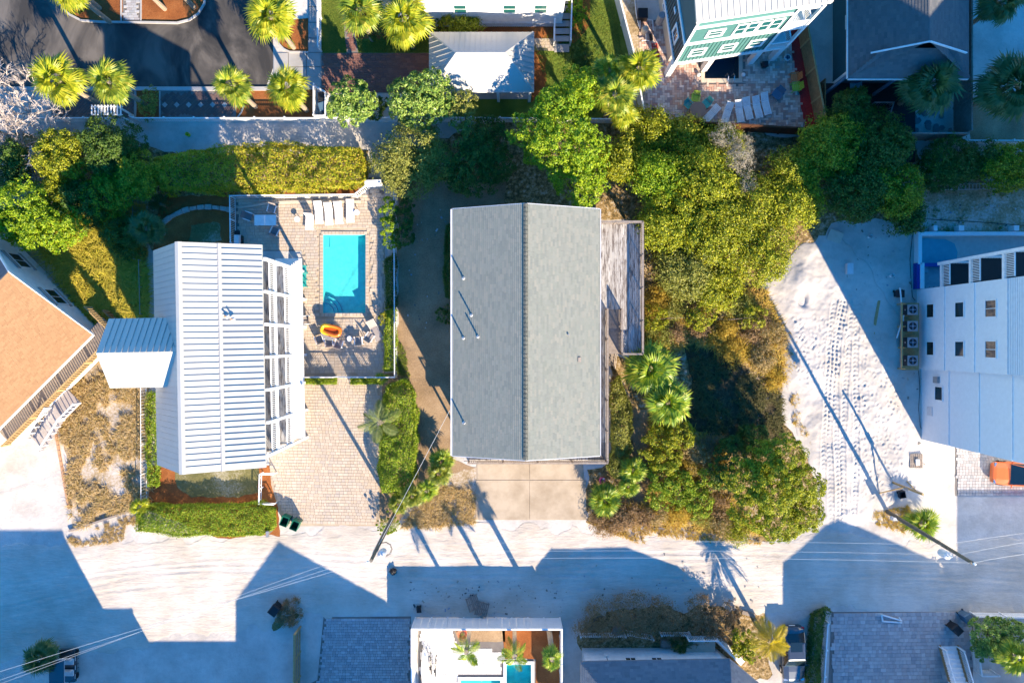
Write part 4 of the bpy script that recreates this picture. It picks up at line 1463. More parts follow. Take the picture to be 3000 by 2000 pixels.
TB(6.9, 8.7, 0, 1.9, 2.85, 3.1, 'balcony_floor', M_white)
TB(6.9, 8.7, 0, 1.9, 6.5, 6.8, 'balcony_floor', M_white)
TB(6.9, 8.7, 0, 1.9, 9.6, 9.9, 'balcony_ceiling', M_white)
for z in (3.15, 6.85):
    rail_run(th, TQ(6.95, -.05, z), TQ(8.65, -.05, z), 1.0, M_white, .13, .045, 1.7, .12)
    rail_run(th, TQ(8.65, -.05, z), TQ(8.65, 1.85, z), 1.0, M_white, .13, .045, 1.9, .12)
for i in range(24):
    x = .12 + i * .29
    b = TB(x, x + .05, -.04, 0, 3.15, 6.45, 'batten', M_batten)
for i in range(36):
    y = .15 + i * .33
    TB(-.06, -.02, y, y + .04, 3.15, 6.4, 'batten', M_black)
for i in range(13):
    TB(0, 6.9, -.025, 0, 6.95 + i * .18, 6.97 + i * .18, 'clapboard_edge', M_tealwall)
wn_ = TR @ Vector((0, -1, 0))
for x in (1.3, 3.6, 5.75):
    window(th, TQ(x, -.02, 4.75), wn_, .85, 1.0, glass=M_tealglass, fr=.2, transom=1)
window(th, TQ(1.75, -.02, 8.0), wn_, .9, .85, glass=M_tealglass, fr=.2, transom=1)
for x in (3.55, 4.35, 5.25, 6.05):
    window(th, TQ(x, -.02, 8.0), wn_, .62, 1.5, glass=M_tealglass, fr=.14, transom=1)
window(th, TQ(-.05, 1.6, 4.6), TR @ Vector((-1, 0, 0)), .75, 1.2, fr=.2, mull=1)
window(th, TQ(.25, 5.0, 1.7), TR @ Vector((-1, 0, 0)), .5, .7, fr=.15)
rp = [TQ(-.3, -.15, 10.75), TQ(8.95, -.15, 10.75), TQ(8.95, 6, 12.6), TQ(-.3, 6, 12.6)]
rp2 = [TQ(-.3, 6, 12.6), TQ(8.95, 6, 12.6), TQ(8.95, 12.4, 10.75), TQ(-.3, 12.4, 10.75)]
rf = MB().slab(rp, .2).slab(rp2, .2).build('roof', M_wroof, th)
metal_slope(rf, [p + Vector((0, 0, .03)) for p in rp], .42, M_wroof, .06)
TB(-.25, 8.9, -.16, -.1, 10.5, 10.7, 'eave_fascia', M_white)
for (x, y) in ((.05, -.02), (3.05, -.02), (6.85, -.02), (8.6, -.02), (3.05, 4.5), (6.85, 4.5)):
    TB(x - .22, x + .22, y, y + .44, 0, 2.75, 'pier', M_white)
MB().tube([TQ(-.3, 4.0, 1.2), TQ(-.3, 4.0, 2.6)], .28, 12).build('wall_tank', M_gray, th)
TB(-.1, .25, 2.8, 3.3, 5.2, 5.5, 'vent_hood', M_white)

# ------------------------------------------------------------------ dark-roofed house at the upper right
dh = thing('slate_house', 'dark slate-shingled house in shade at the upper right', 'house', (29.7, 26, 0))
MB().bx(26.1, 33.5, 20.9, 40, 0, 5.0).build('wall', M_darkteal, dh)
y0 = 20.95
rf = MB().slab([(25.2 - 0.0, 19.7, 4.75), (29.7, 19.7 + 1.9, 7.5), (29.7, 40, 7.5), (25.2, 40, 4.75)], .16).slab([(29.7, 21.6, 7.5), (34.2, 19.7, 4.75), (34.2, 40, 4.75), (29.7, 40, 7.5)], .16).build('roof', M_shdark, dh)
shingle_slope(rf, [(25.2, 19.75, 4.77), (25.2, 40, 4.77), (29.7, 40, 7.52), (29.7, 21.4, 7.52)], M_shdark, .2, .4, 21)
shingle_slope(rf, [(34.2, 19.75, 4.77), (34.2, 40, 4.77), (29.7, 40, 7.52), (29.7, 21.4, 7.52)], M_shdark, .2, .4, 22)
hp_ = [(25.2, 19.68, 4.8), (34.2, 19.68, 4.8), (32.2, 21.35, 6.0), (29.75, 21.55, 6.7), (27.2, 21.35, 6.0)]
lr = MB().add([hp_[0], hp_[1], hp_[2], hp_[4]], [(0, 1, 2, 3)]).build('lower_roof', M_shdark, dh)
shingle_slope(lr, [(25.2, 19.68, 4.86), (34.2, 19.68, 4.86), (32.2, 21.35, 6.3), (27.2, 21.35, 6.3)], M_shdark, .2, .4, 23)
MB().beam((26.2, 21.05, 6.15), (29.7, 21.3, 7.62), .08, .16).beam((33.2, 21.05, 6.15), (29.7, 21.3, 7.62), .08, .16).build('rake_board', M_white, dh)
MB().beam((25.2, 19.64, 4.68), (34.2, 19.64, 4.68), .06, .2).beam((25.14, 19.7, 4.68), (25.14, 40, 4.68), .06, .2).build('fascia', M_white, dh)
for p in (29.68, 29.9):
    MB().beam((p, 25.5, 7.6), (p, 40, 7.6), .03, .05).build('ridge_vent', M_black, rf)
window(dh, (26.1, 24.9, 3.2), (-1, 0, 0), .9, 1.5, glass=M_glass)
MB().bx(26.0, 26.1, 20.8, 21.0, 0, 4.8).build('corner_board', M_white, dh)
MB().bx(25.0, 32.6, 14.5, 20.85, .3, .4).build('porch_floor', M_black, dh)
for x in (25.2, 29.2, 33.2):
    put('porch_post', M_bluep, dh, (.18, .18, 4.4), (x, 19.95, 2.5))
rail_run(dh, (24.9, 20.8, .4), (24.9, 17.2, .4), 1.0, M_cedar, .13, .06, 1.8, .12)

# ------------------------------------------------------------------ tan-roofed house at the left edge
to = Vector((-36.2, 4.98, 0))
tz2 = math.radians(-45)
tr = thing('tan_roof_house', 'white house with large tan shingle roof set diagonally at the left edge', 'house', to, tz2)
Rm = WM[tr.name]
# local frame: +x runs down the north-east rake (south-east), +y north-east outwards, ridge runs along -y
def RQ(x, y, z): return Rm @ Vector((x, y, z))
hw, L = 6.3, 18
ah, eh = 7.0, 4.2
rf = MB().slab([RQ(0, -L, ah), RQ(hw, -L, eh), RQ(hw, 0, eh), RQ(0, 0, ah)], .18).slab([RQ(-hw, -L, eh), RQ(0, -L, ah), RQ(0, 0, ah), RQ(-hw, 0, eh)], .18).build('roof', M_shtan, tr)
shingle_slope(rf, [RQ(hw, -L, eh), RQ(hw, 0, eh), RQ(0, 0, ah), RQ(0, -L, ah)], M_shtan, .15, .4, 31)
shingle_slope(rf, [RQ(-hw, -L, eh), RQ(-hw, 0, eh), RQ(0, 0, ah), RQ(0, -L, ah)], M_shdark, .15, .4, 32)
m = MB()
def rbox(x0, x1, y0, y1, z0, z1): return m.box(RQ((x0 + x1) / 2, (y0 + y1) / 2, (z0 + z1) / 2), (abs(x1 - x0), abs(y1 - y0), abs(z1 - z0)), rot=Rm.to_3x3())
rbox(-5.4, 5.0, -L + .6, -.75, -.05, 4.1)
m.add([RQ(-5.4, -.75, 4.1), RQ(5.0, -.75, 4.1), RQ(0, -.75, 6.75)], [(0, 1, 2)])
m.build('wall', M_white, tr)
MB().beam(RQ(0, .03, ah - .08), RQ(hw, .03, eh - .08), .06, .24).build('rake_board', M_white, tr)
MB().beam(RQ(0, .03, ah - .08), RQ(-hw, .03, eh - .08), .06, .24).build('rake_board', M_white, tr)
MB().beam(RQ(hw + .04, 0, eh - .08), RQ(hw + .04, -L, eh - .08), .1, .2).build('gutter', M_white, tr)
rn = Rm.to_3x3() @ Vector((0, 1, 0))
for x in (-2.6, 1.4):
    window(tr, RQ(x, -.72, 2.3), rn, 1.5, 1.3, fr=.08, mull=1)
    MB().box(RQ(x, -.70, 3.3), (1.9, .08, .35), rot=Rm.to_3x3()).build('window_shade', M_walk, tr)
    MB().box(RQ(x, -.70, 1.35), (1.9, .08, .3), rot=Rm.to_3x3()).build('window_apron', M_walk, tr)
m = MB(); rbox(5.0, 6.9, -11.5, .6, 1.8, 2.0)
m.build('balcony_floor', M_oldwood, tr)
m = MB(); rbox(6.9, 7.0, -11.5, .65, 1.5, 2.05)
m.build('balcony_fascia', M_white, tr)
rail_run(tr, RQ(6.95, -11.5, 2.0), RQ(6.95, .6, 2.0), 1.05, M_lumber, .2, .08, 3.0, .12)
rail_run(tr, RQ(6.95, .6, 2.0), RQ(3.9, .6, 2.0), 1.05, M_lumber, .2, .08, 3.0, .12)
rail_run(tr, RQ(6.95, .9, .1), RQ(4.5, .9, .1), 1.5, M_cedar, .3, .16, 2.0, .12)
for i in range(9):
    m = MB(); y0 = -7.2 - i * .42
    rbox(7.05, 8.5, y0 - .4, y0, 1.75 - i * .19, 1.8 - i * .19)
    m.build('stair_tread', M_deckwood, tr)
m = MB(); rbox(7.05, 8.5, -7.18, -5.4, 1.75, 1.85); m.build('stair_landing', M_deckwood, tr)
for x in (7.1, 8.5):
    MB().beam(RQ(x, -7.2, 2.75), RQ(x, -11.2, .95), .1, .08).build('stair_rail', M_white, tr)
    for i in range(6): put('stair_post', M_white, tr, (.1, .1, 1.0), RQ(x, -7.3 - i * .75, 2.25 - i * .33), Rm.to_3x3())
rail_run(tr, RQ(8.5, -7.2, 1.85), RQ(8.5, -5.4, 1.85), 1.0, M_white, .3, .06, 1.8, .1)

# ------------------------------------------------------------------ tall white house at the right edge
ww = thing('white_house', 'tall white stucco house with dark windows and balconies at the right edge', 'house', (36, -2, 0))
X0 = 32.95
MB().bx(X0, 60, -2.2, 4.2, -.05, 18).build('wall', M_stucco, ww)
MB().bx(X0 + .35, 60, -7.95, -2.2, -.05, 17.9).build('front_wall', M_stucco, ww)
for h in (3.75, 7.4, 10.9, 14.4):
    MB().bx(X0 - .05, X0, -2.2, 4.2, h, h + .12).build('band_course', M_white, ww)
    MB().bx(X0 + .3, X0 + .35, -7.95, -2.2, h, h + .1).build('band_course', M_white, ww)
for i in range(12):
    z = 11.1 + i * .17
    MB().bx(X0 - .03, X0, -2.2, 4.2, z, z + .015).build('clapboard_edge', M_gutter, ww)
MB().bx(X0 + .3, X0 + .36, -2.26, -2.2, 0, 12.9).build('downpipe', M_white, ww)
for (z, w, h, gl) in ((1.95, 1.0, .95, M_glass), (5.75, 1.05, 1.0, M_glass), (9.3, 1.1, 1.1, M_glass)):
    for y in (2.45 - z * .02, -.55):
        window(ww, (X0, y, z), (-1, 0, 0), w, h, glass=gl, fr=.07, mull=1 if z > 9 else 0)
window(ww, (X0 + .35, -4.05, 2.5), (-1, 0, 0), 1.0, .95, fr=.08)
MB().bx(X0 + .3, X0 + .35, -5.9, -5.2, .9, 1.6).build('wall_panel', M_gutter, ww)
MB().bx(X0 + .15, X0 + .35, -2.75, -3.25, 2.0, 2.6).build('meter_box', M_gray, ww)
MB().slab([(32.6, -8.4, 18), (60.5, -8.4, 18), (60.5, -1.7, 20.4), (32.6, -1.7, 20.4)], .2).slab([(32.6, -1.7, 20.4), (60.5, -1.7, 20.4), (60.5, 4.8, 18.1), (32.6, 4.8, 18.1)], .2).build('roof', M_wroof, ww)
MB().add([(X0 + .35, -7.9, 17.8), (X0 + .35, 4.2, 17.8), (X0 + .35, -1.7, 20.2)], [(0, 2, 1)]).build('gable_wall', M_stucco, ww)
p = P(2800, 1330)
# rear balconies: dark screened floors behind white slatted rails
for k, z in enumerate((3.3, 6.9, 10.5)):
    MB().bx(X0 + .1, 46, 4.2, 6.1, z - .25, z).build('balcony_floor', M_white, ww)
    MB().bx(X0 + .25, 46, 4.25, 6.0, z + .004, z + .03).build('balcony_matting', M_screen, ww)
    put('balcony_post', M_white, ww, (.22, .22, 3.6), (X0 + .1, 6.0, z + 1.4))
    for i in range(11):
        z1 = z + .1 + i * .1
        y = 4.3 + i * .165
    MB().beam((X0 + .1, 4.3, z + 1.05), (X0 + .1, 6.0, z + 1.05), .08, .06).build('balcony_rail', M_white, ww)
    MB().beam((X0 + .1, 6.0, z + 1.05), (46, 6.0, z + 1.05), .08, .06).build('balcony_rail', M_white, ww)
    for i in range(15):
        put('baluster', M_white, ww, (.04, .045, 1.0), (X0 + .1, 4.35 + i * .115, z + .5))
    for i in range(40):
        put('baluster', M_white, ww, (.045, .04, 1.0), (X0 + .4 + i * .2, 6.0, z + .5))
# ------------------------------------------------------------------ blue-roofed cottage and the houses beyond the bottom edge
bh = thing('blue_roof_cottage', 'low white cottage with blue-gray hipped shingle roof at the bottom edge', 'house', (12, -29, 0))
ez, rz_ = 3.5, 7.0
e0, e1, e2, e3, e4 = (5.26, -24.5, ez), (16.7, -24.3, ez), (19.0, -26.2, ez), (19.0, -33.5, ez), (5.26, -33.5, ez)
ra, rb = (9.9, -29.0, rz_), (16.0, -29.0, rz_)
rf = MB().slab([e1, e0, ra, rb], .14).slab([e2, e1, rb], .14).slab([e3, e2, rb], .14).slab([e4, e3, rb, ra], .14).slab([e0, e4, ra], .14).build('roof', M_shblue, bh)
shingle_slope(rf, [e1, e0, ra, rb], M_shblue, .2, .36, 41)
shingle_slope(rf, [e0, e4, ra], M_shblue, .2, .36, 42)
shingle_slope(rf, [e2, e1, rb], M_shblue, .2, .36, 43)
shingle_slope(rf, [e3, e2, rb], M_shblue, .2, .36, 44)
MB().prism([(5.7, -33), (18.5, -33), (18.5, -26.5), (16.5, -24.9), (5.7, -24.9)], -.05, 3.55).build('wall', M_white, bh)
for x in (9.3, 11.35):
    window(bh, (x, -24.9, 2.4), (0, 1, 0), .75, .9, mull=1)
MB().bx(7.3, 7.6, -24.9, -24.75, 1.4, 1.9).build('meter_box', M_white, bh)
MB().tube([(7.45, -24.8, 1.9), (7.45, -24.8, 3.4)], .04, 6).build('conduit', M_gray, bh)
MB().bx(14.0, 16.3, -24.9, -23.6, .75, .85).build('porch_floor', M_tan, bh)
rail_run(bh, (14.0, -23.62, .85), (16.3, -23.62, .85), .95, M_white, .13, .04, 1.2, .1)
rail_run(bh, (16.3, -23.62, .85), (17.6, -25.0, .85), .95, M_white, .13, .04, 1.2, .1)
MB().beam((16.4, -23.8, .4), (18.6, -25.9, .4), .5, .5).build('porch_step', M_white, bh)


def gable_house(name, label, cx, half, yn, ys, he, hr, mat, shm):
    g = thing(name, label, 'house', (cx, (yn + ys) / 2, 0))
    m = MB().bx(cx - half + .4, cx + half - .4, ys + .4, yn - .4, -.05, he - .1)
    for y in (yn - .45, ys + .45):
        m.add([(cx - half + .4, y, he - .1), (cx + half - .4, y, he - .1), (cx, y, hr - .25)], [(0, 1, 2)])
    m.build('wall', mat, g)
    rf = MB().slab([(cx - half, ys, he), (cx, ys, hr), (cx, yn, hr), (cx - half, yn, he)], .18).slab([(cx, ys, hr), (cx + half, ys, he), (cx + half, yn, he), (cx, yn, hr)], .18).build('roof', shm, g)
    for s in (-1, 1):
        shingle_slope(rf, [(cx + s * half, ys, he), (cx + s * half, yn, he), (cx, yn, hr), (cx, ys, hr)], shm, .25, .6, 50)
    for z in (1.6, 5.0):
        for x in (-.5, 0, .5):
            window(g, (cx + x * half, yn - .4, z), (0, 1, 0), 1.2, 1.3, mull=1)
    return g


gable_house('gable_house', 'white gable house beyond the bottom edge whose pointed shadow crosses the sand road', -8.8, 6.1, -34.95, -48, 8.0, 10.8, M_white, M_shdark)
gable_house('gable_house', 'white gable house beyond the white stair at the lower right', 35.9, 6.3, -31.8, -46, 8.0, 10.1, M_white, M_shblue)
bk = thing('stucco_building', 'pale stucco building beyond the lower left corner shading the sand road', 'house', (-33, -39, 0))
MB().bx(-47, -27.1, -46, -33, -.05, 10).build('wall', M_stucco, bk)
MB().bx(-27.1, -24.7, -46, -33.3, -.05, 6.6).build('side_wing', M_stucco, bk)
MB().bx(-24.7, -16.6, -46, -35, -.05, 6.0).build('low_wing', M_stucco, bk)
MB().bx(-47.2, -27.0, -46, -32.95, 10, 10.15).bx(-27.0, -24.6, -46, -33.25, 6.6, 6.7).bx(-24.6, -16.5, -46, -34.95, 6.0, 6.1).build('roof', M_wroof, bk)
for x in (-43, -39, -35, -31):
    for z in (2, 5, 8): window(bk, (x, -33, z), (0, 1, 0), 1.3, 1.4)
bk = thing('stucco_building', 'pale stucco building beyond the lower right corner shading the road end', 'house', (51, -36, 0))
MB().bx(45, 58, -45, -28, -.05, 9).build('wall', M_stucco, bk)
MB().bx(44.9, 58.1, -45.1, -27.9, 9, 9.2).build('roof', M_wroof, bk)
for y in (-42, -37, -32):
    for z in (2, 5): window(bk, (45, y, z), (-1, 0, 0), 1.3, 1.4)

# ------------------------------------------------------------------ fences
def picket_fence(name, label, pts, h=1.0, gap=.165, w=.09, mat=None, cap=True, group=None, lean=(0, 0), piece='picket'):
    mat = mat or M_white
    P3 = [p if isinstance(p, Vector) else P(*p) for p in pts]
    f = thing(name, label, 'fence', P3[0], 0, group)
    up = Vector((lean[0], lean[1], 1))
    for a, b in zip(P3, P3[1:]):
        d = b - a; L = d.length
        rz = math.atan2(d.y, d.x); R = Matrix.Rotation(rz, 3, 'Z')
        nrm = Vector((-d.y, d.x, 0)).normalized()
        for zz in (.22 * h, .8 * h):
            MB().beam(a + up * zz + nrm * .035, b + up * zz + nrm * .035, .04, .08).build('rail', mat, f)
        n = max(1, round(L / 2.3))
        for i in range(n + 1):
            if i == n and b is not P3[-1]: continue
            put('post', mat, f, (.11, .11, h + .12), a + d * i / n + up * (h + .12) / 2 + nrm * .05, R)
        k = max(1, int(L / gap))
        for i in range(k):
            put(piece, mat, f, (w, .022, h), a + d * (i + .5) / k + up * h / 2 - nrm * .0, R)
        if cap: MB().beam(a + up * (h + .02), b + up * (h + .02), .09, .035).build('cap_rail', mat, f)
    return f


def panel_fence(name, label, pts, h=1.8, mat=None, board=.3, post=2.4, capw=.12, rails=None, piece='board', cap=True, group=None, t=.03):
    mat = mat or M_vinyl
    P3 = [p if isinstance(p, Vector) else P(*p) for p in pts]
    f = thing(name, label, 'fence', P3[0], 0, group)
    for a, b in zip(P3, P3[1:]):
        d = b - a; L = d.length
        rz = math.atan2(d.y, d.x); R = Matrix.Rotation(rz, 3, 'Z')
        nrm = Vector((-d.y, d.x, 0)).normalized()
        n = max(1, round(L / post))
        for i in range(n + 1):
            if i == n and b is not P3[-1]: continue
            put('post', rails or mat, f, (.13, .13, h + .1), a + d * i / n + Vector((0, 0, (h + .1) / 2)), R)
        k = max(1, round(L / board)); bw = L / k
        for i in range(k):
            put(piece, mat, f, (round(bw - .008, 3), t, h), a + d * (i + .5) / k + Vector((0, 0, h / 2 + .02)), R)
        if cap: MB().beam(a + Vector((0, 0, h + .05)), b + Vector((0, 0, h + .05)), capw, .05).build('cap_rail', rails or mat, f)
        if rails:
            for zz in (.25 * h, .6 * h, .9 * h):
                MB().beam(a + nrm * .06 + Vector((0, 0, zz)), b + nrm * .06 + Vector((0, 0, zz)), .05, .09).build('rail', rails, f)
    return f


picket_fence('picket_fence', 'short white picket fence beside the bare tree, left of the garden arbour', [(120, 357), (338, 357)], 1.0)
picket_fence('picket_fence', 'long white picket fence between patterned sidewalk and sand alley', [(398, 352), (410, 357), (932, 357)], 1.0)
picket_fence('picket_fence', 'white capped fence behind the two broad-leaved trees and the carport', [(934, 357), (1300, 357), (1880, 362)], 1.15, .13, .11)
picket_fence('picket_fence', 'white picket fence beside the sidewalk and small front lawn', [(940, -40), (941, 152)], 1.1, .2)
picket_fence('bin_enclosure', 'white picket enclosure around the trash bins by the alley fence', [(930, 262), (930, 352), Vector((-14.9, 18.0, 0)), Vector((-14.9, 19.9, 0)), (934, 268)], 1.2, .14)
panel_fence('vinyl_fence', 'white vinyl fence between the side lawn and the gravel strip', [(1795, -20), (1845, 170), (1878, 356)], 1.7, M_vinyl, .3, 2.4)
panel_fence('board_fence', 'dark stained board fence along the south side of the herringbone patio', [(1902, 370), (2372, 397)], 1.8, flat_mat('dark_stained_boards', (.10, .042, .02), .85, var=.3, scale=5), .15, 2.4, rails=None)
panel_fence('board_fence', 'cedar board fence beside the red mulch strip', [(2330, 60), (2393, 384)], 1.9, M_cedar, .15, 2.4, rails=M_lumber)
panel_fence('board_fence', 'tall dark board fence east of the slate-shingled house', [(2793, -30), (2793, 405)], 2.4, M_oldwood, .16, 2.4, rails=M_oldwood)
panel_fence('board_fence', 'dark board fence running along the alley behind the slate house porch', [(2630, 412), (2790, 412)], 2.1, M_oldwood, .16, 2.4)
picket_fence('picket_fence', 'white picket fence along the alley at the right edge', [(2796, 421), (3020, 422)], 1.0, .14)
panel_fence('board_fence', 'weathered wood fence standing on the sand left of the gray paver drive', [(881, 1834), (879, 2050)], 1.8, M_oldwood, .15, 2.4, rails=M_lumber)
panel_fence('vinyl_fence', 'tall white vinyl privacy fence around the bottom pool yard', [(1218, 2060), (1218, 1809), (1640, 1809), (1640, 2060)], 2.35, M_vinyl, .6, 1.3, .14)
picket_fence('picket_fence', 'white picket fence in front of the blue-roofed cottage, left part', [(1698, 1852), (1828, 1852)], 1.0, .16, cap=False)
picket_fence('picket_fence', 'leaning broken picket fence section in front of the blue-roofed cottage', [(1832, 1842), (1905, 1856)], 1.0, .16, cap=False, lean=(.12, -.25))
picket_fence('picket_fence', 'short picket fence section by the sago palm in front of the cottage', [(1932, 1850), (2016, 1850), (2024, 1862)], .9, .16, cap=False)
picket_fence('picket_fence', 'white picket fence between the long dark hedge and the gray paver court', [(2410, 1812), (2396, 2040)], 1.0, .15)
picket_fence('picket_fence', 'white picket fence beside the lower right shrubs and the white stair', [(2838, 1850), (2852, 1962), (2900, 1962)], 1.1, .14)
picket_fence('picket_fence', 'white picket fence behind the shrubs at the lower right edge', [(2840, 1793), (3010, 1796)], 1.0, .14)
# pool fences
rf_ = thing('pool_fence', 'white aluminium pool fence along the north and west of the tan pool deck', 'fence', P(690, 582))
pts = [P(692, 716), P(690, 582), P(1048, 578)]
for a, b in zip(pts, pts[1:]): rail_run(rf_, a, b, 1.25, M_white, .14, .03, 1.9, .08, top=(.07, .06))
rail_run(rf_, P(1048, 578), P(1082, 552), 1.25, M_white, .14, .05, 1.9, .1)
gt = thing('garden_gate', 'solid white gate and posts between hedge and pool deck', 'gate', P(1090, 550))
MB().beam(P(1084, 550) + Vector((0, 0, .75)), P(1122, 548) + Vector((0, 0, .75)), .06, 1.3).build('gate_panel', M_white, gt)
for q in ((1083, 550), (1124, 548)): put('post', M_white, gt, (.16, .16, 1.6), P(*q) + Vector((0, 0, .8)))
MB().beam(P(1080, 550) + Vector((0, 0, 1.6)), P(1127, 548) + Vector((0, 0, 1.6)), .5, .06).build('gate_cap', M_white, gt)
rf_ = thing('pool_fence', 'white aluminium fence between pool deck planting and the dirt yard', 'fence', P(1163, 560))
rail_run(rf_, P(1161, 560), P(1163, 1098), 1.25, M_white, .14, .03, 2.2, .08, top=(.07, .06))
rf_ = thing('pool_fence', 'white aluminium fence at the south end of the pool deck', 'fence', P(884, 1103))
rail_run(rf_, P(884, 1103), P(985, 1103), 1.25, M_white, .14, .03, 2.2, .08, top=(.07, .06))
rail_run(rf_, P(1026, 1103), P(1163, 1103), 1.25, M_white, .14, .03, 2.2, .08, top=(.07, .06))
MB().beam(P(987, 1102) + Vector((0, 0, 1.2)), P(1024, 1102) + Vector((0, 0, 1.2)), .06, .06).build('gate_rail', M_white, rf_)
for i in range(9): put('gate_picket', M_white, rf_, (.03, .03, 1.1), P(989 + i * 4.3, 1102) + Vector((0, 0, .62)))
rf_ = thing('wire_fence', 'thin white wire fence along the west side of the metal-roofed house', 'fence', P(430, 1130))
rail_run(rf_, P(430, 1125), P(431, 1470), 1.0, M_white, .25, .02, 2.4, .06, top=(.04, .04))
rf_ = thing('wire_fence', 'thin white wire fence at the edge of the dark scrub', 'fence', P(420, 580))
rail_run(rf_, P(424, 765), P(428, 920), 1.0, M_gray, .5, .015, 2.4, .05, top=(.03, .03))
rail_run(rf_, P(406, 580), P(409, 762), 1.0, M_gray, .5, .015, 2.4, .05, top=(.03, .03))
er = thing('entry_railing', 'white pipe railing around the front entry ramp of the metal-roofed house', 'railing', P(768, 1420))
for a, b in (((812, 1383), (772, 1383)), ((772, 1383), (770, 1468)), ((770, 1468), (812, 1470))):
    rail_run(er, P(*a), P(*b), .95, M_white, .5, .04, 1.3, .07, top=(.09, .06), low=.45)

# garden arbour over the gate
ar = thing('garden_arbor', 'white slatted garden arbour over the alley gate beside two palms', 'arbor', P(369, 353))
ax, ay = P(313, 324, 2.4).x, P(313, 324, 2.4).y
for q in ((ax - .85, ay - .32), (ax + .85, ay - .32), (ax - .85, ay + .3), (ax + .85, ay + .3)):
    put('post', M_white, ar, (.13, .13, 2.3), (q[0], q[1], 1.15))
for y in (-.32, .3):
    MB().beam((ax - 1.2, ay + y, 2.35), (ax + 1.2, ay + y, 2.35), .06, .14).build('beam', M_white, ar)
for i in range(10):
    put('slat', M_white, ar, (.09, .8, .1), (ax - 1.12 + i * .249, ay, 2.47))

# ------------------------------------------------------------------ utility poles and wires
def pole(label, bx, by, tx, ty, h):
    u = thing('utility_pole', label, 'utility pole', (bx, by, 0))
    MB().tube([(bx, by, -.2), (tx, ty, h)], [.17, .12], 10).build('pole', M_pole, u)
    return u


u = pole('wooden utility pole with gray transformer between the driveway and the sand road', -9.45, -13.75, -9.56, -14.85, 10)
T1 = Vector((-9.56, -14.85, 10))
MB().lathe([(.0, -.5), (.26, -.48), (.28, -.3), (.28, .35), (.2, .45), (0, .47)], (-9.1, -14.85, 8.3), 14).build('transformer', M_gutter, u)
for i in range(2): MB().lathe([(.0, 0), (.05, 0), (.07, .1), (.03, .25), (0, .25)], (-9.2 + i * .2, -14.85, 8.76), 8).build('bushing', M_white, u)
MB().lathe([(0, 0), (.09, 0), (.07, .3), (0, .3)], (-9.8, -14.95, 9.9), 8).build('insulator', M_white, u)
m = MB()
for k in range(3):
    m.tube([(-9.05 + (.45 + .05 * k) * math.cos(a * .7), -14.75 + (.45 + .04 * k) * math.sin(a * .7), 7.5 + .03 * k) for a in range(10)], .012, 4)
m.build('cable_coil', M_rope, u)
m = MB().tube([(-9.35, -13.8, 0), (-9.45, -14.7, 8.8)], .035, 5).tube([(-9.6, -13.75, 0), (-9.7, -14.7, 8.8)], .025, 5)
m.build('riser_conduit', M_gutter, u)
u = pole('tall leaning utility pole with gray transformer by the fan palm on the sand', 30.5, -13.8, 30.9, -14.85, 10.5)
T2 = Vector((30.9, -14.85, 10.5))
MB().lathe([(.0, -.5), (.26, -.48), (.28, -.3), (.28, .35), (.2, .45), (0, .47)], (30.35, -14.9, 8.3), 14).build('transformer', M_gutter, u)
for i in range(2): MB().lathe([(.0, 0), (.05, 0), (.07, .1), (.03, .25), (0, .25)], (30.25 + i * .2, -14.9, 8.76), 8).build('bushing', M_white, u)
MB().box((30.35, -14.05, 1.4), (.35, .22, .6)).build('meter_box', M_gutter, u)
MB().lathe([(0, 0), (.09, 0), (.07, .3), (0, .3)], (31.0, -14.9, 10.4), 8).build('insulator', M_white, u)
tp = thing('temporary_pole', 'short fresh lumber service pole beside the tall utility pole', 'utility pole', P(2612, 1412))
b0 = P(2614, 1412); b1 = b0 + Vector((.05, -.08, 4.4))
MB().beam(b0 - Vector((0, 0, .3)), b1, .14, .14).build('post', M_lumber, tp)
MB().box(b0 + Vector((.1, -.1, 2.2)), (.3, .2, .6)).build('meter_box', M_gray, tp)
MB().tube([b0 + Vector((.12, -.06, 2.4)), b0 + Vector((.12, -.08, 4.3)), b0 + Vector((.35, -.1, 4.45))], .035, 6).build('service_mast', M_white, tp)
MB().beam(b0 + Vector((-1.1, -.9, 0)), b0 + Vector((0, 0, 2.0)), .06, .1).build('brace', M_lumber, tp)


def wire(label, a, b, sag, r=.009, mat=None):
    a, b = Vector(a), Vector(b)
    n = 24
    pts = []
    for i in range(n + 1):
        t = i / n
        p = a.lerp(b, t); p.z -= sag * 4 * t * (1 - t); pts.append(p)
    w = MB().tube(pts, r, 4).build('power_line', mat or M_wire)
    return tag(w, label, 'wire', 'power lines along the sand road')


wire('topmost power line spanning between the two utility poles', T1, T2, .9)
wire('lowest communication line spanning between the two utility poles', (-9.52, -14.6, 7.2), (30.8, -14.5, 7.4), 1.0)
wire('middle power line spanning between the two utility poles', (-9.55, -14.75, 8.7), (30.85, -14.75, 9.0), .9)
wire('upper power line leaving the driveway pole towards the lower left corner', T1, P(-140, 2010, 9.5), .5, .011)
wire('middle power line leaving the driveway pole towards the lower left corner', (-9.55, -14.75, 8.7), P(-140, 2040, 8.3), .5)
wire('lowest line leaving the driveway pole towards the lower left corner', (-9.52, -14.6, 7.2), P(-140, 2055, 7.0), .5)
wire('upper power line leaving the tall leaning pole to the right edge', T2, P(3200, 1600, 10), .3, .011)
wire('middle power line leaving the tall leaning pole to the right edge', (30.85, -14.75, 9.0), P(3200, 1560, 8.8), .3)
wire('lowest line leaving the tall leaning pole to the right edge', (30.8, -14.5, 7.4), P(3200, 1540, 7.3), .3)
wire('service drop from the driveway pole to the shingled house gutter', (-9.5, -14.5, 7.6), (-4.3, -4.6, 6.95), .35, .014)
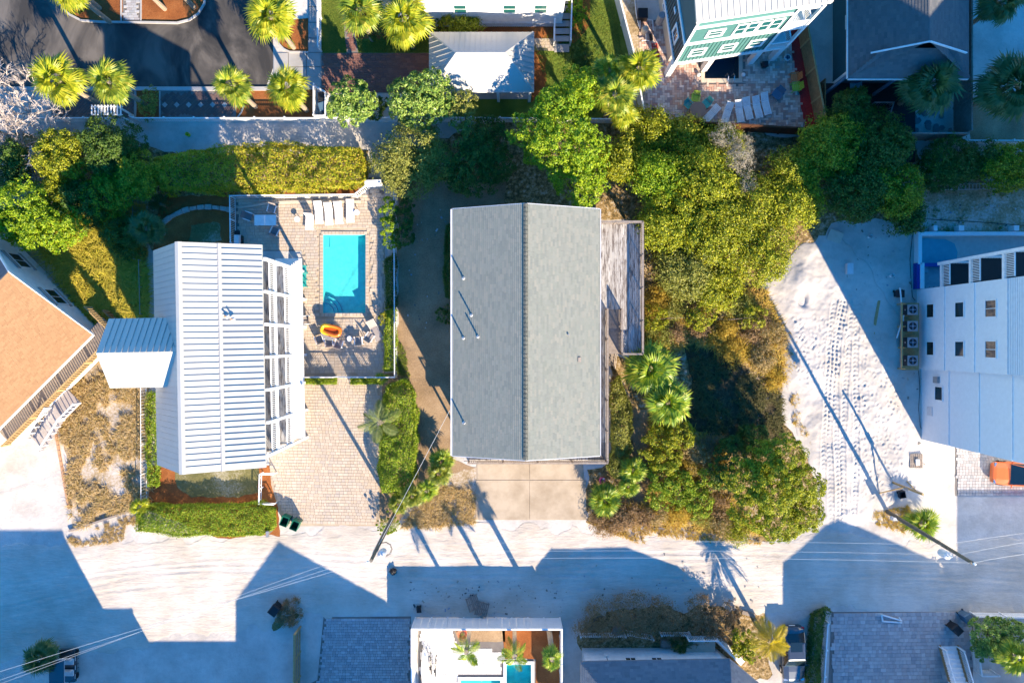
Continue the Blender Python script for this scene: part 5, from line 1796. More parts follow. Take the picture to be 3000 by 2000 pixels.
# ------------------------------------------------------------------ plants
def leaf_quads(C, N, L, W, rs):
    """rhombic leaves at C with normals N"""
    n = len(C)
    N = N / np.linalg.norm(N, axis=1, keepdims=True)
    t = rs.normal(size=(n, 3)); t -= (t * N).sum(1, keepdims=True) * N
    t /= np.linalg.norm(t, axis=1, keepdims=True)
    s = np.cross(N, t)
    l = (L * rs.uniform(.6, 1.3, n))[:, None] / 2; w = (W * rs.uniform(.7, 1.2, n))[:, None] / 2
    bend = N * l * .25
    V = np.stack([C - t * l - bend, C + s * w, C + t * l - bend, C - s * w], 1).reshape(-1, 3)
    F = np.arange(n * 4).reshape(-1, 4)
    return V, F


def lumps(D, rs, k=18, amp=.26):
    """smooth bumps on the unit sphere"""
    f = np.zeros(len(D))
    for _ in range(k):
        c = rs.normal(size=3); c /= np.linalg.norm(c)
        f += rs.uniform(-1, 1) * np.exp((D @ c - 1) * rs.uniform(4, 14))
    return 1 + amp * f


def foliage(blobs, leaf, dens, seed, clump=.22, asp=.5, inner=.25, spiky=0.0):
    rs = np.random.default_rng(seed)
    Vs, Fs, o = [], [], 0
    for (x, y, z, rx, ry, rz) in blobs:
        area = 2 * math.pi * rx * ry * 1.15
        n = int(area * dens / (leaf * leaf * asp * .5))
        n = max(60, min(n, 26000))
        ncl = max(10, int(area / (.17 + .03 * rx)))
        D = rs.normal(size=(ncl, 3)); D[:, 2] = np.abs(D[:, 2]) * 1.1 - .35
        D /= np.linalg.norm(D, axis=1, keepdims=True)
        rad = lumps(D, rs) * rs.uniform(.80, 1.03, ncl)
        rc = rs.uniform(.55, 1.25, ncl) * (clump * 1.75) * min(1.0, .45 + rx * .5)
        CC = D * rad[:, None] * np.array([rx, ry, rz])
        idx = rs.integers(0, ncl, n)
        d = rs.normal(size=(n, 3)) * .8 + D[idx] * .9 + np.array([0, 0, .25]); d /= np.linalg.norm(d, axis=1, keepdims=True)
        A = CC[idx] + d * (rc[idx] * (1 - np.abs(rs.normal(0, .2, n))))[:, None] * np.array([1, 1, .85])
        N = d * 1.1 + rs.normal(0, .45, (n, 3)) + np.array([0, 0, .2])
        if spiky: A += d * (rs.random(n) ** 3 * spiky)[:, None]
        ni = int(n * inner * .6)
        if ni:
            di = rs.normal(size=(ni, 3)); di[:, 2] = np.abs(di[:, 2]) - .3; di /= np.linalg.norm(di, axis=1, keepdims=True)
            A[:ni] = di * rs.uniform(.45, .82, ni)[:, None] * np.array([rx, ry, rz])
        A += np.array([x, y, z])
        A[:, 2] = np.maximum(A[:, 2], .03)
        V, F = leaf_quads(A, N, leaf, leaf * asp, rs)
        Vs.append(V); Fs.append(F + o); o += len(V)
    return np.concatenate(Vs), np.concatenate(Fs)


def blob_px(px, py, rpx, hc, rzr=.75, ry=None):
    """crown lobe from its outline in the photo; hc is the height of its middle"""
    k = (1 - hc / HC) / PPM
    p = P(px, py, hc)
    r = rpx * k
    r2 = (ry or rpx) * k
    return (p.x, p.y, hc, r, r2, min(r, r2) * rzr)


def tree(name, label, cat, blobs, leaf, mat, dens=2.0, clump=.22, trunk=True, group=None, asp=.5, spiky=0.0, seed=None, bark=None, inner=.25):
    cx = sum(b[0] for b in blobs) / len(blobs); cy = sum(b[1] for b in blobs) / len(blobs)
    t = thing(name, label, cat, (cx, cy, 0), 0, group)
    sd = seed if seed is not None else (hash((round(cx, 2), round(cy, 2))) % 10000)
    V, F = foliage(blobs, leaf, dens, sd, clump, asp, inner, spiky)
    V = V - np.array([cx, cy, 0])
    link('crown', np_mesh('crown', V, F, mat), t)
    if trunk:
        zc = max(b[2] for b in blobs)
        m = MB().tube([(cx, cy, -.1), (cx + .1, cy, zc * .35), (cx - .05, cy + .1, zc * .7)], [.09 + zc * .02, .07 + zc * .015, .05], 7)
        for b in blobs:
            mid = Vector((cx, cy, zc * .3)).lerp(Vector(b[:3]), .55) + Vector((random.uniform(-.2, .2), random.uniform(-.2, .2), .2))
            m.tube([(cx, cy, zc * .25), mid, Vector(b[:3]) + Vector((0, 0, b[5] * .4))], [.06 + zc * .008, .05, .02], 5)
        m.build('trunk', bark or M_bark, t)
    return t


def hedge(name, label, poly, h, leaf, mat, dens=2.2, seed=1, wob=.18, cat='hedge'):
    """clipped mass over a px outline"""
    rs = np.random.default_rng(seed)
    pts = np.array([XY(*p, h * .5) for p in poly])
    c = pts.mean(0)
    x0, y0 = pts.min(0); x1, y1 = pts.max(0)
    area = .5 * abs(np.dot(pts[:, 0], np.roll(pts[:, 1], 1)) - np.dot(pts[:, 1], np.roll(pts[:, 0], 1)))
    per = np.hypot(*(pts - np.roll(pts, 1, 0)).T).sum()
    la = leaf * leaf * .25
    nt_ = int(area * dens / la); ns = int(per * h * dens * .7 / la)
    nt_, ns = min(nt_, 40000), min(ns, 20000)
    X = rs.uniform(x0, x1, nt_ * 3); Y = rs.uniform(y0, y1, nt_ * 3)
    k = in_poly(X, Y, pts)
    X, Y = X[k][:nt_], Y[k][:nt_]
    ed = edge_dist(X, Y, pts)
    hh = h * (1 - .45 * np.exp(-ed / .22)) + (vnoise(X, Y, .9, seed) - .5) * wob * 2.2 + (vnoise(X, Y, 2.6, seed + 1) - .5) * wob * 1.2
    Zt = hh - np.abs(rs.normal(0, .14, len(X)))
    Nt = np.stack([rs.normal(0, .6, len(X)), rs.normal(0, .6, len(X)), np.full(len(X), .9)], 1)
    seg = np.hypot(*(np.roll(pts, -1, 0) - pts).T)
    si = rs.choice(len(pts), ns, p=seg / seg.sum()); tt = rs.random(ns)
    a = pts[si]; b = np.roll(pts, -1, 0)[si]
    S = a + (b - a) * tt[:, None]
    d = (b - a) / seg[si][:, None]; nr = np.stack([d[:, 1], -d[:, 0]], 1)
    if np.mean(in_poly(S[:50, 0] + nr[:50, 0] * .2, S[:50, 1] + nr[:50, 1] * .2, pts)) > .5: nr = -nr
    zz = rs.uniform(.05, h * .85, ns)
    off = (vnoise(S[:, 0] + zz, S[:, 1], 1.4, seed + 2) - .5) * wob * 1.5 - .08 + rs.normal(0, .06, ns)
    S = S + nr * off[:, None]
    Ns = np.concatenate([nr, np.full((ns, 1), .35)], 1) + rs.normal(0, .5, (ns, 3))
    C = np.concatenate([np.stack([X, Y, Zt], 1), np.concatenate([S, zz[:, None]], 1)])
    V, F = leaf_quads(C, np.concatenate([Nt, Ns]), leaf, leaf * .5, rs)
    t = thing(name, label, cat, (c[0], c[1], 0))
    link('foliage', np_mesh('foliage', V - np.array([c[0], c[1], 0]), F, mat), t)
    inn = [(c[0] + (x - c[0]) * .96, c[1] + (y - c[1]) * .9) for x, y in pts]
    m = MB()
    for i in range(max(3, int(per / 1.5))):
        while True:
            x, y = rs.uniform(x0, x1), rs.uniform(y0, y1)
            if in_poly(np.array([x]), np.array([y]), pts)[0]: break
        m.tube([(x, y, 0), (x + rs.uniform(-.2, .2), y + rs.uniform(-.2, .2), h * .75)], [.03, .012], 5)
    m.build('stems', M_bark, t)
    return t


def grass(name, label, poly, n, length, mat, seed=1, tuft=12, flat=.5, cat='grass', width=.013, spread=.35, cover=None):
    """tufts of bent blades: nobody could count them"""
    rs = np.random.default_rng(seed)
    pts = np.array([XY(*p) for p in poly])
    x0, y0 = pts.min(0); x1, y1 = pts.max(0)
    X = rs.uniform(x0, x1, n * 4); Y = rs.uniform(y0, y1, n * 4)
    ok = in_poly(X, Y, pts)
    if cover is not None: ok &= vnoise(X, Y, .9, seed + 5) + .5 * vnoise(X, Y, 2.7, seed + 6) > (1.5 * (1 - cover))
    X, Y = X[ok][:n], Y[ok][:n]
    k = len(X)
    X = np.repeat(X, tuft) + rs.normal(0, .05, k * tuft); Y = np.repeat(Y, tuft) + rs.normal(0, .05, k * tuft)
    N = len(X)
    hs = np.repeat(rs.uniform(.6, 1.25, k), tuft)
    wind = np.repeat(rs.normal(0, .5, k), tuft)
    a = rs.uniform(0, 2 * math.pi, N)
    L = length * rs.uniform(.6, 1.2, N) * hs
    lean = np.clip(rs.normal(spread, .22, N), .02, 1.2) + flat * .3
    dx = np.cos(a) * lean + wind * .35 * flat; dy = np.sin(a) * lean + .2 * wind * flat
    w = width * rs.uniform(.7, 1.4, N)
    px, py = -np.sin(a) * w, np.cos(a) * w
    b = np.stack([X, Y, np.zeros(N)], 1)
    m = b + np.stack([dx * L * .45, dy * L * .45, L * .6], 1)
    t = b + np.stack([dx * L * 1.15, dy * L * 1.15, L * (.95 - .45 * lean)], 1)
    t[:, 2] = np.maximum(t[:, 2], .03)
    s = np.stack([px, py, np.zeros(N)], 1)
    V = np.stack([b - s, b + s, m + s * .8, m - s * .8, t + s * .12, t - s * .12], 1).reshape(-1, 3)
    i = np.arange(N)[:, None] * 6
    F = np.concatenate([i + np.array([[0, 1, 2, 3]]), i + np.array([[3, 2, 4, 5]])])
    o = link(name, np_mesh(name, V, F, mat))
    return tag(o, label, cat, None, 'stuff')


# palms ------------------------------------------------------------------
FR = {}


def fan_frond(mat, var):
    """costapalmate leaf lying along +x, 2 m long"""
    k = ('fan', mat.name, var)
    if k in FR: return FR[k]
    r = random.Random(var * 17 + 3)
    m = MB()
    m.add([(0, -.02, 0), (0, .02, 0), (.85, .015, .03), (.85, -.015, .03)], [(0, 1, 2, 3)])
    n = 26
    for i in range(n):
        a = math.radians(-118 + 236 * (i + .5) / n) + r.uniform(-.05, .05)
        ln = (1.15 - .32 * abs(a) / 2.06) * r.uniform(.88, 1.08)
        hx = .80 + .10 * math.cos(a)
        d = Vector((math.cos(a), math.sin(a), 0)); s = Vector((-d.y, d.x, 0))
        w0 = .055
        z1 = .05 * math.cos(a * .7) - .03; z2 = -.16 - .26 * r.random() - .12 * abs(a)
        b = Vector((hx, 0, .03)) + d * .05
        p1 = b + d * ln * .55 + Vector((0, 0, z1)); p2 = b + d * ln * .98 + Vector((0, 0, z2))
        tw = Vector((0, 0, .02))
        m.add([b - s * .02, b + s * .02, p1 + s * w0 + tw, p1 - s * w0 - tw, p2], [(0, 1, 2, 3), (3, 2, 4)])
    FR[k] = m.data('frond', mat)
    return FR[k]


def feather_frond(mat, var):
    k = ('feather', mat.name, var)
    if k in FR: return FR[k]
    r = random.Random(var * 31 + 5)
    m = MB()
    f = lambda t: Vector((2.0 * t * (1 - .12 * t), 0, .35 * t - .95 * t * t))
    for i in range(7):
        a, b = f(i / 7), f((i + 1) / 7)
        m.add([a + Vector((0, -.018, 0)), a + Vector((0, .018, 0)), b + Vector((0, .014, 0)), b + Vector((0, -.014, 0))], [(0, 1, 2, 3)])
    for i in range(22):
        t = .16 + .84 * i / 21
        for s in (-1, 1):
            p = f(t)
            L = .62 * math.sin(math.pi * min(.93, .2 + t * .75)) + .12
            d = Vector((.65, s * .8, -.12 - .25 * r.random())).normalized()
            q = p + d * L + Vector((0, 0, -.12 * L))
            w = Vector((.03, 0, .01))
            mid = p + d * L * .5 + Vector((0, 0, .02))
            m.add([p - w * .5, p + w * .5, mid + w, mid - w, q], [(0, 1, 2, 3), (3, 2, 4)])
    FR[k] = m.data('frond', mat)
    return FR[k]


def palm(label, px, py, h, r, mat=None, n=27, kind='fan', lean=(0, 0), name='sabal_palm', seed=0, lo=-45, dead=4, group=None, tr=.17, hi=78, base=None):
    mat = mat or L_palm
    c = P(px, py, h)
    bx, by = (c.x - lean[0], c.y - lean[1]) if base is None else base
    t = thing(name, label, 'palm', (bx, by, 0), 0, group)
    rr = random.Random(seed * 13 + int(px) * 7 + int(py))
    top = h - .1
    if h > .8:
        pts, rs_ = [], []
        for i in range(9):
            f = i / 8
            pts.append((bx + (c.x - bx) * f, by + (c.y - by) * f, -.1 + (top + .1) * f)); rs_.append(tr * (1.15 - .25 * f + .05 * (i % 2)) + (.05 if i > 6 else 0))
        MB().tube(pts, rs_, 9).build('trunk', M_palmbark, t)
    inv = WM[t.name].inverted()
    for i in range(n):
        f = i / max(1, n - 1)
        el = math.radians(hi + (lo - hi) * f ** .85 + rr.uniform(-9, 9))
        az = i * 2.39996 + rr.uniform(-.5, .5)
        roll = rr.uniform(-.5, .5)
        mm = mat
        R = Matrix.Rotation(az, 3, 'Z') @ Matrix.Rotation(-el, 3, 'Y') @ Matrix.Rotation(roll, 3, 'X')
        s = r / 1.9 * rr.uniform(.85, 1.08) * (1 - .22 * max(0, math.sin(el)))
        me = (fan_frond if kind == 'fan' else feather_frond)(mm, rr.randrange(4))
        link('frond', me, t, inv @ (Matrix.Translation((c.x, c.y, top - .15 * f)) @ R.to_4x4() @ Matrix.Diagonal((s, s, s, 1))))
    for i in range(dead):
        az = rr.uniform(0, 6.28)
        R = Matrix.Rotation(az, 3, 'Z') @ Matrix.Rotation(math.radians(rr.uniform(50, 75)), 3, 'Y')
        s = r / 2.1
        link('dead_frond', fan_frond(L_palmdead, rr.randrange(4)), t, inv @ (Matrix.Translation((c.x, c.y, top - .3)) @ R.to_4x4() @ Matrix.Diagonal((s, s, s, 1))))
    return t


palm('sabal palm with full yellow-green crown beside the bare tree, leftmost by the street', 165, 232, 6, 2.1, n=30)
palm('sabal palm leaning against its neighbour, just right of the leftmost street palm', 316, 236, 5.8, 1.9, L_palmb, n=24, dead=7)
palm('sabal palm standing over the patterned sidewalk, left of two near the drive', 678, 248, 5.2, 1.7, L_palmb, n=22, dead=6)
palm('sabal palm with visible trunk at the bin enclosure by the alley fence', 838, 256, 5.5, 1.85, n=25, dead=2)
palm('large sabal palm over the sidewalk mulch bed at the top edge', 790, 45, 6, 2.1, n=29)
palm('sabal palm over the small front lawn, left of the pair by the cottage', 1050, 28, 5.5, 2.0, L_palmb, n=26)
palm('sabal palm with spreading yellow crown, right of the pair by the white cottage', 1182, 52, 5.5, 2.15, n=30)
for q, lb in (((292, 25), 'tall palm trunk in the mulch island, leftmost of three'), ((483, 27), 'tall palm trunk in the mulch island, middle of three'), ((568, 22), 'tall palm trunk in the mulch island, rightmost of three')):
    c = P(*q)
    pp = c * (PPM / (1 - 6.5 / 60))
    palm(lb, 1500 + pp.x, 1000 - pp.y, 6.5, 1.8)
palm('sabal palm crown overhanging the mulch island at the top edge', 192, -38, 6, 1.7)
palm('sabal palm nearest the teal house corner, rightmost of the cluster', 1872, 200, 5.5, 1.9, L_palm, n=29)
palm('sabal palm with low bright crown in the cluster by the patio fence', 1802, 275, 5.5, 1.9, L_palmb, n=26, dead=6)
palm('sabal palm at the upper left of the cluster by the side lawn', 1785, 205, 4.5, 1.5, L_palmg, n=20)
palm('short golden palm at the bottom of the cluster by the white fence', 1822, 325, 4.2, 1.35, L_palm)
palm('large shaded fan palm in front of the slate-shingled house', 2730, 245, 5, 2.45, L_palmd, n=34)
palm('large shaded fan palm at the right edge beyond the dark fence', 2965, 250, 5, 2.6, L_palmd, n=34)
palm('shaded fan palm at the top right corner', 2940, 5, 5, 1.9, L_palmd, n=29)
palm('big green fan palm at the foot of the deck stair, upper of two', 1906, 1080, 3.6, 2.25, L_palmg, n=34)
palm('big green fan palm below its twin beside the dirt path', 1957, 1178, 3.4, 2.05, L_palmg, n=34)
palm('feathery pale palm leaning over the clipped driveway hedge', 1112, 1238, 3.4, 1.75, leaf_mat('pale_palm_leaf', [(.14, .19, .06), (.24, .30, .10), (.36, .38, .15)], .35, .5), n=13, kind='feather', lo=-20, hi=60, dead=0)
for i, (px, py, r, h, lb) in enumerate(((1295, 1350, 1.15, 1.4, 'dark young fan palm left of the concrete driveway, upper of two'), (1286, 1386, 1.1, 1.9, 'bright young fan palm left of the concrete driveway, lower of two'), (1208, 1452, 1.05, 2.3, 'bright star-shaped young palm beside the utility pole'), (1250, 1436, 1.1, 1.3, 'dark young palm just right of the star-shaped palm'), (1166, 1476, .95, 1.4, 'ragged young palm between round bush and utility pole'))):
    palm(lb, px, py, h, r, L_palmg if i in (0, 3) else leaf_mat('young_palm_leaf%d' % i, [(.10, .16, .02), (.22, .27, .03), (.38, .36, .05)], .3, .4), n=24, lo=-10, dead=0, tr=.1, name='young_palm')
for px, py, r, h, lb in ((1856, 1378, 1.25, 1.3, 'dark fan palm at the south end of the vine hedge, upper of two'), (1842, 1424, 1.0, 1.2, 'small bright fan palm below the vine hedge'), (1772, 1466, 1.5, 1.1, 'wide strap-leaved palm beside the concrete driveway corner')):
    palm(lb, px, py, h, r, L_palmg, n=26, lo=-5, dead=1, tr=.1, name='young_palm')
palm('small bright young palm in the mulch corner left of the clipped front hedge', 408, 1484, 1.2, .95, L_palm, n=12, lo=0, dead=0, tr=.09, lean=(-.9, 0), name='young_palm')
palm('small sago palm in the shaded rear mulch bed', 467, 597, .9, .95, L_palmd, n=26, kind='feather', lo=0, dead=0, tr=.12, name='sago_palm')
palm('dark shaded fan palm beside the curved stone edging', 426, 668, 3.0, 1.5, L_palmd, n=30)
palm('small green fan palm at the end of the little south hedge', 1118, 1112, .9, .7, L_palmg, n=10, lo=10, dead=0, tr=.06, name='young_palm')
palm('sparse green palm over the pale pool yard paving', 1366, 1912, 5.2, 1.35, L_palmg, n=11, kind='feather', lo=-35, hi=40, dead=0, tr=.15, name='yard_palm')
palm('sparse green palm over the spa in the white fenced yard', 1508, 1924, 5.6, 1.3, L_palmg, n=11, kind='feather', lo=-35, hi=40, dead=0, tr=.15, name='yard_palm')
palm('small palm with brown trunk in the mulch at the right of the fenced yard', 1620, 1932, 6.2, 1.0, L_palmg, n=15, dead=3, tr=.2, name='yard_palm')
palm('golden palm left of the parked black car', 2262, 1880, 3.6, 1.75, leaf_mat('golden_palm_leaf', [(.40, .34, .03), (.55, .45, .05), (.60, .50, .15)], .4, .5), n=26, kind='feather', lo=-25, dead=1)
palm('olive fan palm at the lower right corner', 2978, 1925, 3.0, 1.6, L_palmg, n=29)
palm('spiky green fan palm under the tall leaning utility pole', 2704, 1532, 1.0, 1.6, L_palmg, n=26, lo=0, dead=2, tr=.1, name='young_palm')
palm('sago palm between the picket fence and the blue-roofed cottage', 1996, 1886, 1.0, 1.1, L_palmd, n=24, kind='feather', lo=0, dead=0, tr=.12, name='sago_palm')
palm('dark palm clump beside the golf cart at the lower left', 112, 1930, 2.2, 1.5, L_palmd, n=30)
palm('tiny yellow palm seedling in the sidewalk mulch bed', 852, 128, .5, .5, L_palm, n=8, lo=20, dead=0, tr=.05, name='young_palm')

L_grassy = leaf_mat('golden_scrub_leaf', [(.34, .24, .03), (.56, .40, .05), (.66, .46, .08), (.30, .28, .03)], .35, .6)
L_strawy = leaf_mat('straw_scrub_leaf', [(.42, .30, .13), (.62, .47, .24), (.30, .22, .08), (.26, .27, .05)], .3, .7)
# trees and shrubs ---------------------------------------------------------
B = blob_px
tree('broadleaf_tree', 'round broad-leaved tree beside the white bin enclosure', 'tree', [B(1030, 285, 52, 3.2), B(1000, 310, 38, 2.6), B(1065, 300, 40, 2.8), B(1035, 325, 40, 2.4)], .26, L_mag, 1.9, .2, asp=.42)
tree('broadleaf_tree', 'large broad-leaved tree left of the carport', 'tree', [B(1245, 265, 62, 4.3), B(1190, 285, 50, 3.6), B(1290, 300, 48, 3.6), B(1230, 320, 60, 3.2), B(1180, 320, 36, 2.6)], .27, L_mag, 1.9, .22, asp=.42)
tree('slender_tree', 'thin upright light green tree below the carport', 'tree', [B(1360, 300, 32, 4.2, 1.0), B(1350, 345, 36, 3.6), B(1372, 385, 30, 3.0), B(1362, 420, 26, 2.6)], .2, L_olive, 1.5, .18)
tree('dark_shrub', 'dark spreading shrub between the slender tree and the shingled house', 'shrub', [B(1420, 430, 60, 2.6), B(1390, 500, 70, 2.4), B(1450, 480, 50, 2.2), B(1340, 520, 40, 1.8), B(1430, 380, 40, 2.2)], .2, L_dark, 1.7, .25)
tree('olive_shrub', 'large rounded olive-green shrub at the end of the sand alley', 'shrub', [B(1210, 440, 75, 2.6), B(1160, 480, 55, 2.2), B(1260, 470, 60, 2.3), B(1200, 520, 60, 2.0)], .17, L_olive, 1.9, .2, spiky=.5)
tree('bright_tree', 'big vivid green tree north of the shingled house', 'tree', [B(1640, 330, 75, 5.6), B(1700, 275, 48, 5.4), B(1560, 380, 58, 4.6), B(1640, 420, 95, 5.2), B(1720, 430, 60, 4.4), B(1690, 520, 75, 4.0), B(1570, 440, 40, 3.8), B(1735, 540, 40, 3.2)], .21, L_oak, 1.8, .24)
tree('bright_tree', 'darker green tree rising behind the palm cluster', 'tree', [B(1700, 240, 45, 4.4), B(1690, 285, 40, 4.0), B(1655, 270, 30, 3.6)], .22, L_oak, 1.7, .22)
th_ = [(1830, 470, 65, 3.2, 'olive scrub bush just right of the vivid green tree', L_scrub), (1905, 392, 58, 1.9, 'olive scrub bush against the dark board fence, left', L_scrub),
       (2010, 404, 58, 1.9, 'olive scrub bush against the dark board fence, middle', L_scrub), (2120, 432, 58, 2.0, 'pale-tipped scrub bush against the dark board fence, right', L_scrub),
       (1935, 530, 70, 3.6, 'pale green leafy bush in the upper thicket', L_oak), (2060, 520, 85, 3.8, 'domed scrub bush in the middle of the upper thicket', L_myrt),
       (1960, 650, 85, 3.2, 'domed scrub bush beside the wooden deck rail', L_myrt), (2090, 680, 95, 3.6, 'large domed scrub bush at the heart of the thicket', L_scrub),
       (2200, 600, 85, 3.4, 'wind-combed scrub bush right of the thicket heart', L_scrub), (2330, 600, 75, 2.8, 'yellow-green scrub bush above the sand lot', L_myrt),
       (2210, 740, 85, 2.6, 'low scrub bush at the upper left of the sand lot', L_scrub), (2330, 500, 70, 2.8, 'scrub bush where sunlit thicket meets the shade', L_scrub),
       (2010, 790, 85, 2.2, 'low scrub bush below the thicket heart', L_olive), (2100, 830, 70, 1.7, 'lowest sunlit scrub bush above the golden grass', L_scrub)]
for i, (x, y, r, h, lb, mt) in enumerate(th_):
    rr = random.Random(i)
    bl = [B(x, y, r, h * .7, .8)] + [B(x + rr.uniform(-.6, .6) * r, y + rr.uniform(-.6, .6) * r, r * rr.uniform(.45, .65), h * rr.uniform(.6, .95), .9) for _ in range(4)]
    tree('scrub_bush', lb, 'shrub', bl, .19, mt, 1.55, .21, group='scrub bushes of the thicket', spiky=.5)
tree('scrub_bush', 'pale twiggy dead bush top in the upper thicket', 'shrub', [B(2165, 470, 34, 3.4), B(2185, 540, 26, 3.2), B(2120, 395, 30, 3.2), B(2175, 430, 24, 3.0)], .16, leaf_mat('gray_twig_leaf', [(.30, .26, .20), (.42, .37, .30), (.22, .22, .10)], .2, .8), 1.0, .2, asp=.2, spiky=.4)
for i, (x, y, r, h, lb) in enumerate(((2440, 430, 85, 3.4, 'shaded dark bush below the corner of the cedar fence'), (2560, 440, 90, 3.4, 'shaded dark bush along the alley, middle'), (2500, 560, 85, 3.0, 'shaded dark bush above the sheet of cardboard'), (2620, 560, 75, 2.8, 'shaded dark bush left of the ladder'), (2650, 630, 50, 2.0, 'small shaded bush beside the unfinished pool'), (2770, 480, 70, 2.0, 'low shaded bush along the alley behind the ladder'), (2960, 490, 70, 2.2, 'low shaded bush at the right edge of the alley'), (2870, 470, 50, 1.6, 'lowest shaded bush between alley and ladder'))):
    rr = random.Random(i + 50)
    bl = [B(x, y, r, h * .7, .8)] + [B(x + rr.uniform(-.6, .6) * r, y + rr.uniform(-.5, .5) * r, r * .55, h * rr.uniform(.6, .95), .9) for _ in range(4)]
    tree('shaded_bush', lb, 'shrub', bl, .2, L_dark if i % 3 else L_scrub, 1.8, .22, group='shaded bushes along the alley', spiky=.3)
tree('dark_shrub', 'rounded dark shrub between cedar fence and slate house porch', 'shrub', [B(2490, 325, 58, 2.6), B(2470, 360, 40, 2.2), B(2520, 350, 40, 2.2)], .17, L_dark, 2.0, .18, spiky=.2)
tree('myrtle_bush', 'big rounded yellow-green bush beside the sand road and lot', 'shrub', [B(2190, 1400, 58, 4.4), B(2290, 1350, 66, 4.6), B(2345, 1430, 60, 4.4), B(2265, 1430, 74, 5.2), B(2200, 1490, 58, 3.8), B(2290, 1530, 62, 4.2), B(2355, 1500, 50, 3.6), B(2235, 1345, 48, 4.0)], .16, L_myrt, 2.1, .2)
tree('dark_shrub', 'dark low shrub behind the big rounded bush', 'shrub', [B(2150, 1320, 55, 1.6), B(2210, 1290, 45, 1.4), B(2130, 1390, 45, 1.5)], .17, L_dark, 1.8, .2)
tree('scrub_bush', 'loose green shrub right of the dirt path, upper', 'shrub', [B(1935, 1290, 45, 1.5), B(1990, 1270, 40, 1.3), B(1950, 1345, 42, 1.3)], .17, L_scrub, 1.6, .2)
tree('scrub_bush', 'loose green shrub right of the dirt path, lower', 'shrub', [B(1945, 1400, 42, 1.4), B(1990, 1430, 45, 1.3), B(1930, 1450, 34, 1.1), B(2040, 1470, 40, 1.1), B(2080, 1400, 35, 1.0)], .17, L_hedge, 1.5, .2)
tree('scrub_bush', 'green weedy shrub against the sand lot edge', 'shrub', [B(2050, 930, 42, 1.0), B(1920, 935, 32, .9), B(2200, 930, 34, .9)], .16, L_scrub, 1.3, .2)
hedge('vine_hedge', 'pale leafy vine hedge along the east side of the shingled house', [(1790, 1120), (1815, 1100), (1838, 1160), (1850, 1220), (1846, 1320), (1838, 1400), (1800, 1400), (1776, 1362), (1790, 1355)], 1.3, .15, L_olive, 2.0, 61, .3)
hedge('clipped_hedge', 'long boxy hedge north of the pool deck, half in shadow', [(462, 470), (560, 440), (820, 425), (1060, 440), (1075, 490), (1062, 535), (900, 558), (480, 563), (458, 520)], 2.3, .18, L_hedgey, 2.0, 62, .5)
hedge('clipped_hedge', 'long clipped hedge along the sand road in front of the metal-roofed house', [(402, 1500), (430, 1475), (560, 1478), (760, 1470), (806, 1490), (800, 1545), (770, 1568), (520, 1566), (405, 1552)], 1.3, .12, L_hedge, 2.2, 63, .2)
hedge('clipped_hedge', 'clipped hedge with brownish top beside the paver driveway', [(1122, 1180), (1135, 1130), (1190, 1112), (1210, 1150), (1222, 1230), (1220, 1330), (1212, 1400), (1180, 1440), (1120, 1440), (1112, 1380), (1116, 1300)], 1.9, .14, L_hedge, 2.2, 64, .32)
hedge('box_hedge', 'small box hedge left of the pool deck gate', [(882, 1107), (986, 1107), (986, 1125), (882, 1125)], .9, .11, L_hedge, 2.4, 65, .06)
hedge('box_hedge', 'small box hedge right of the pool deck gate', [(1028, 1107), (1118, 1107), (1118, 1125), (1028, 1125)], .9, .11, L_hedge, 2.4, 66, .06)
hedge('narrow_hedge', 'narrow dark hedge along the west wall of the shingled house', [(1306, 660), (1330, 650), (1330, 880), (1304, 870), (1300, 800)], 1.3, .13, L_dark, 2.2, 67, .14)
hedge('planting_strip', 'dark planting between the pool deck and the white fence, middle', [(1128, 760), (1158, 740), (1160, 900), (1132, 900)], 1.0, .13, L_dark, 2.0, 68, .2, 'shrub')
hedge('planting_strip', 'green planting between the pool deck and the white fence, south', [(1130, 910), (1160, 900), (1160, 1085), (1126, 1085)], 1.1, .13, L_hedge, 2.0, 69, .2, 'shrub')
hedge('dark_hedge', 'long dark hedge between the parked black car and the gray paver court', [(2376, 1800), (2400, 1785), (2428, 1782), (2408, 1830), (2398, 2040), (2362, 2040), (2368, 1900)], 1.3, .15, L_dark, 1.8, 70, .25)
tree('round_bush', 'clipped round bush at the foot of the utility pole', 'shrub', [B(1134, 1540, 30, .8, .9), B(1152, 1535, 22, .7, .9)], .11, L_hedge, 2.4, .06, trunk=False)
tree('round_bush', 'round green bush against the west wall of the shingled house', 'shrub', [B(1300, 925, 28, .9, .9), B(1312, 905, 16, .8)], .13, L_dark, 2.2, .1)
tree('planting_shrub', 'bright shrub beside the pool deck fence, north end', 'shrub', [B(1140, 620, 26, 1.5), B(1143, 665, 28, 1.4), B(1140, 590, 18, 1.2), B(1148, 705, 22, 1.1)], .15, L_oak, 2.0, .14)
tree('planting_shrub', 'dark shrub outside the pool deck fence in the dirt yard', 'shrub', [B(1185, 640, 30, 1.4), B(1178, 700, 30, 1.2), B(1190, 600, 24, 1.1)], .16, L_dark, 2.0, .16)
tree('planting_shrub', 'reddish shrub by the south end of the pool', 'shrub', [B(1128, 935, 22, .7), B(1138, 915, 14, .6)], .13, L_hedgey, 2.0, .1)
tree('yellow_tree', 'sunlit yellow-green tree above the tan-roofed house', 'tree', [B(60, 600, 62, 4.0), B(110, 660, 60, 3.6), B(40, 660, 50, 3.4), B(160, 690, 50, 2.8), B(200, 660, 45, 2.6), B(60, 690, 34, 2.6), B(10, 600, 50, 3.2)], .2, L_oak, 1.9, .22)
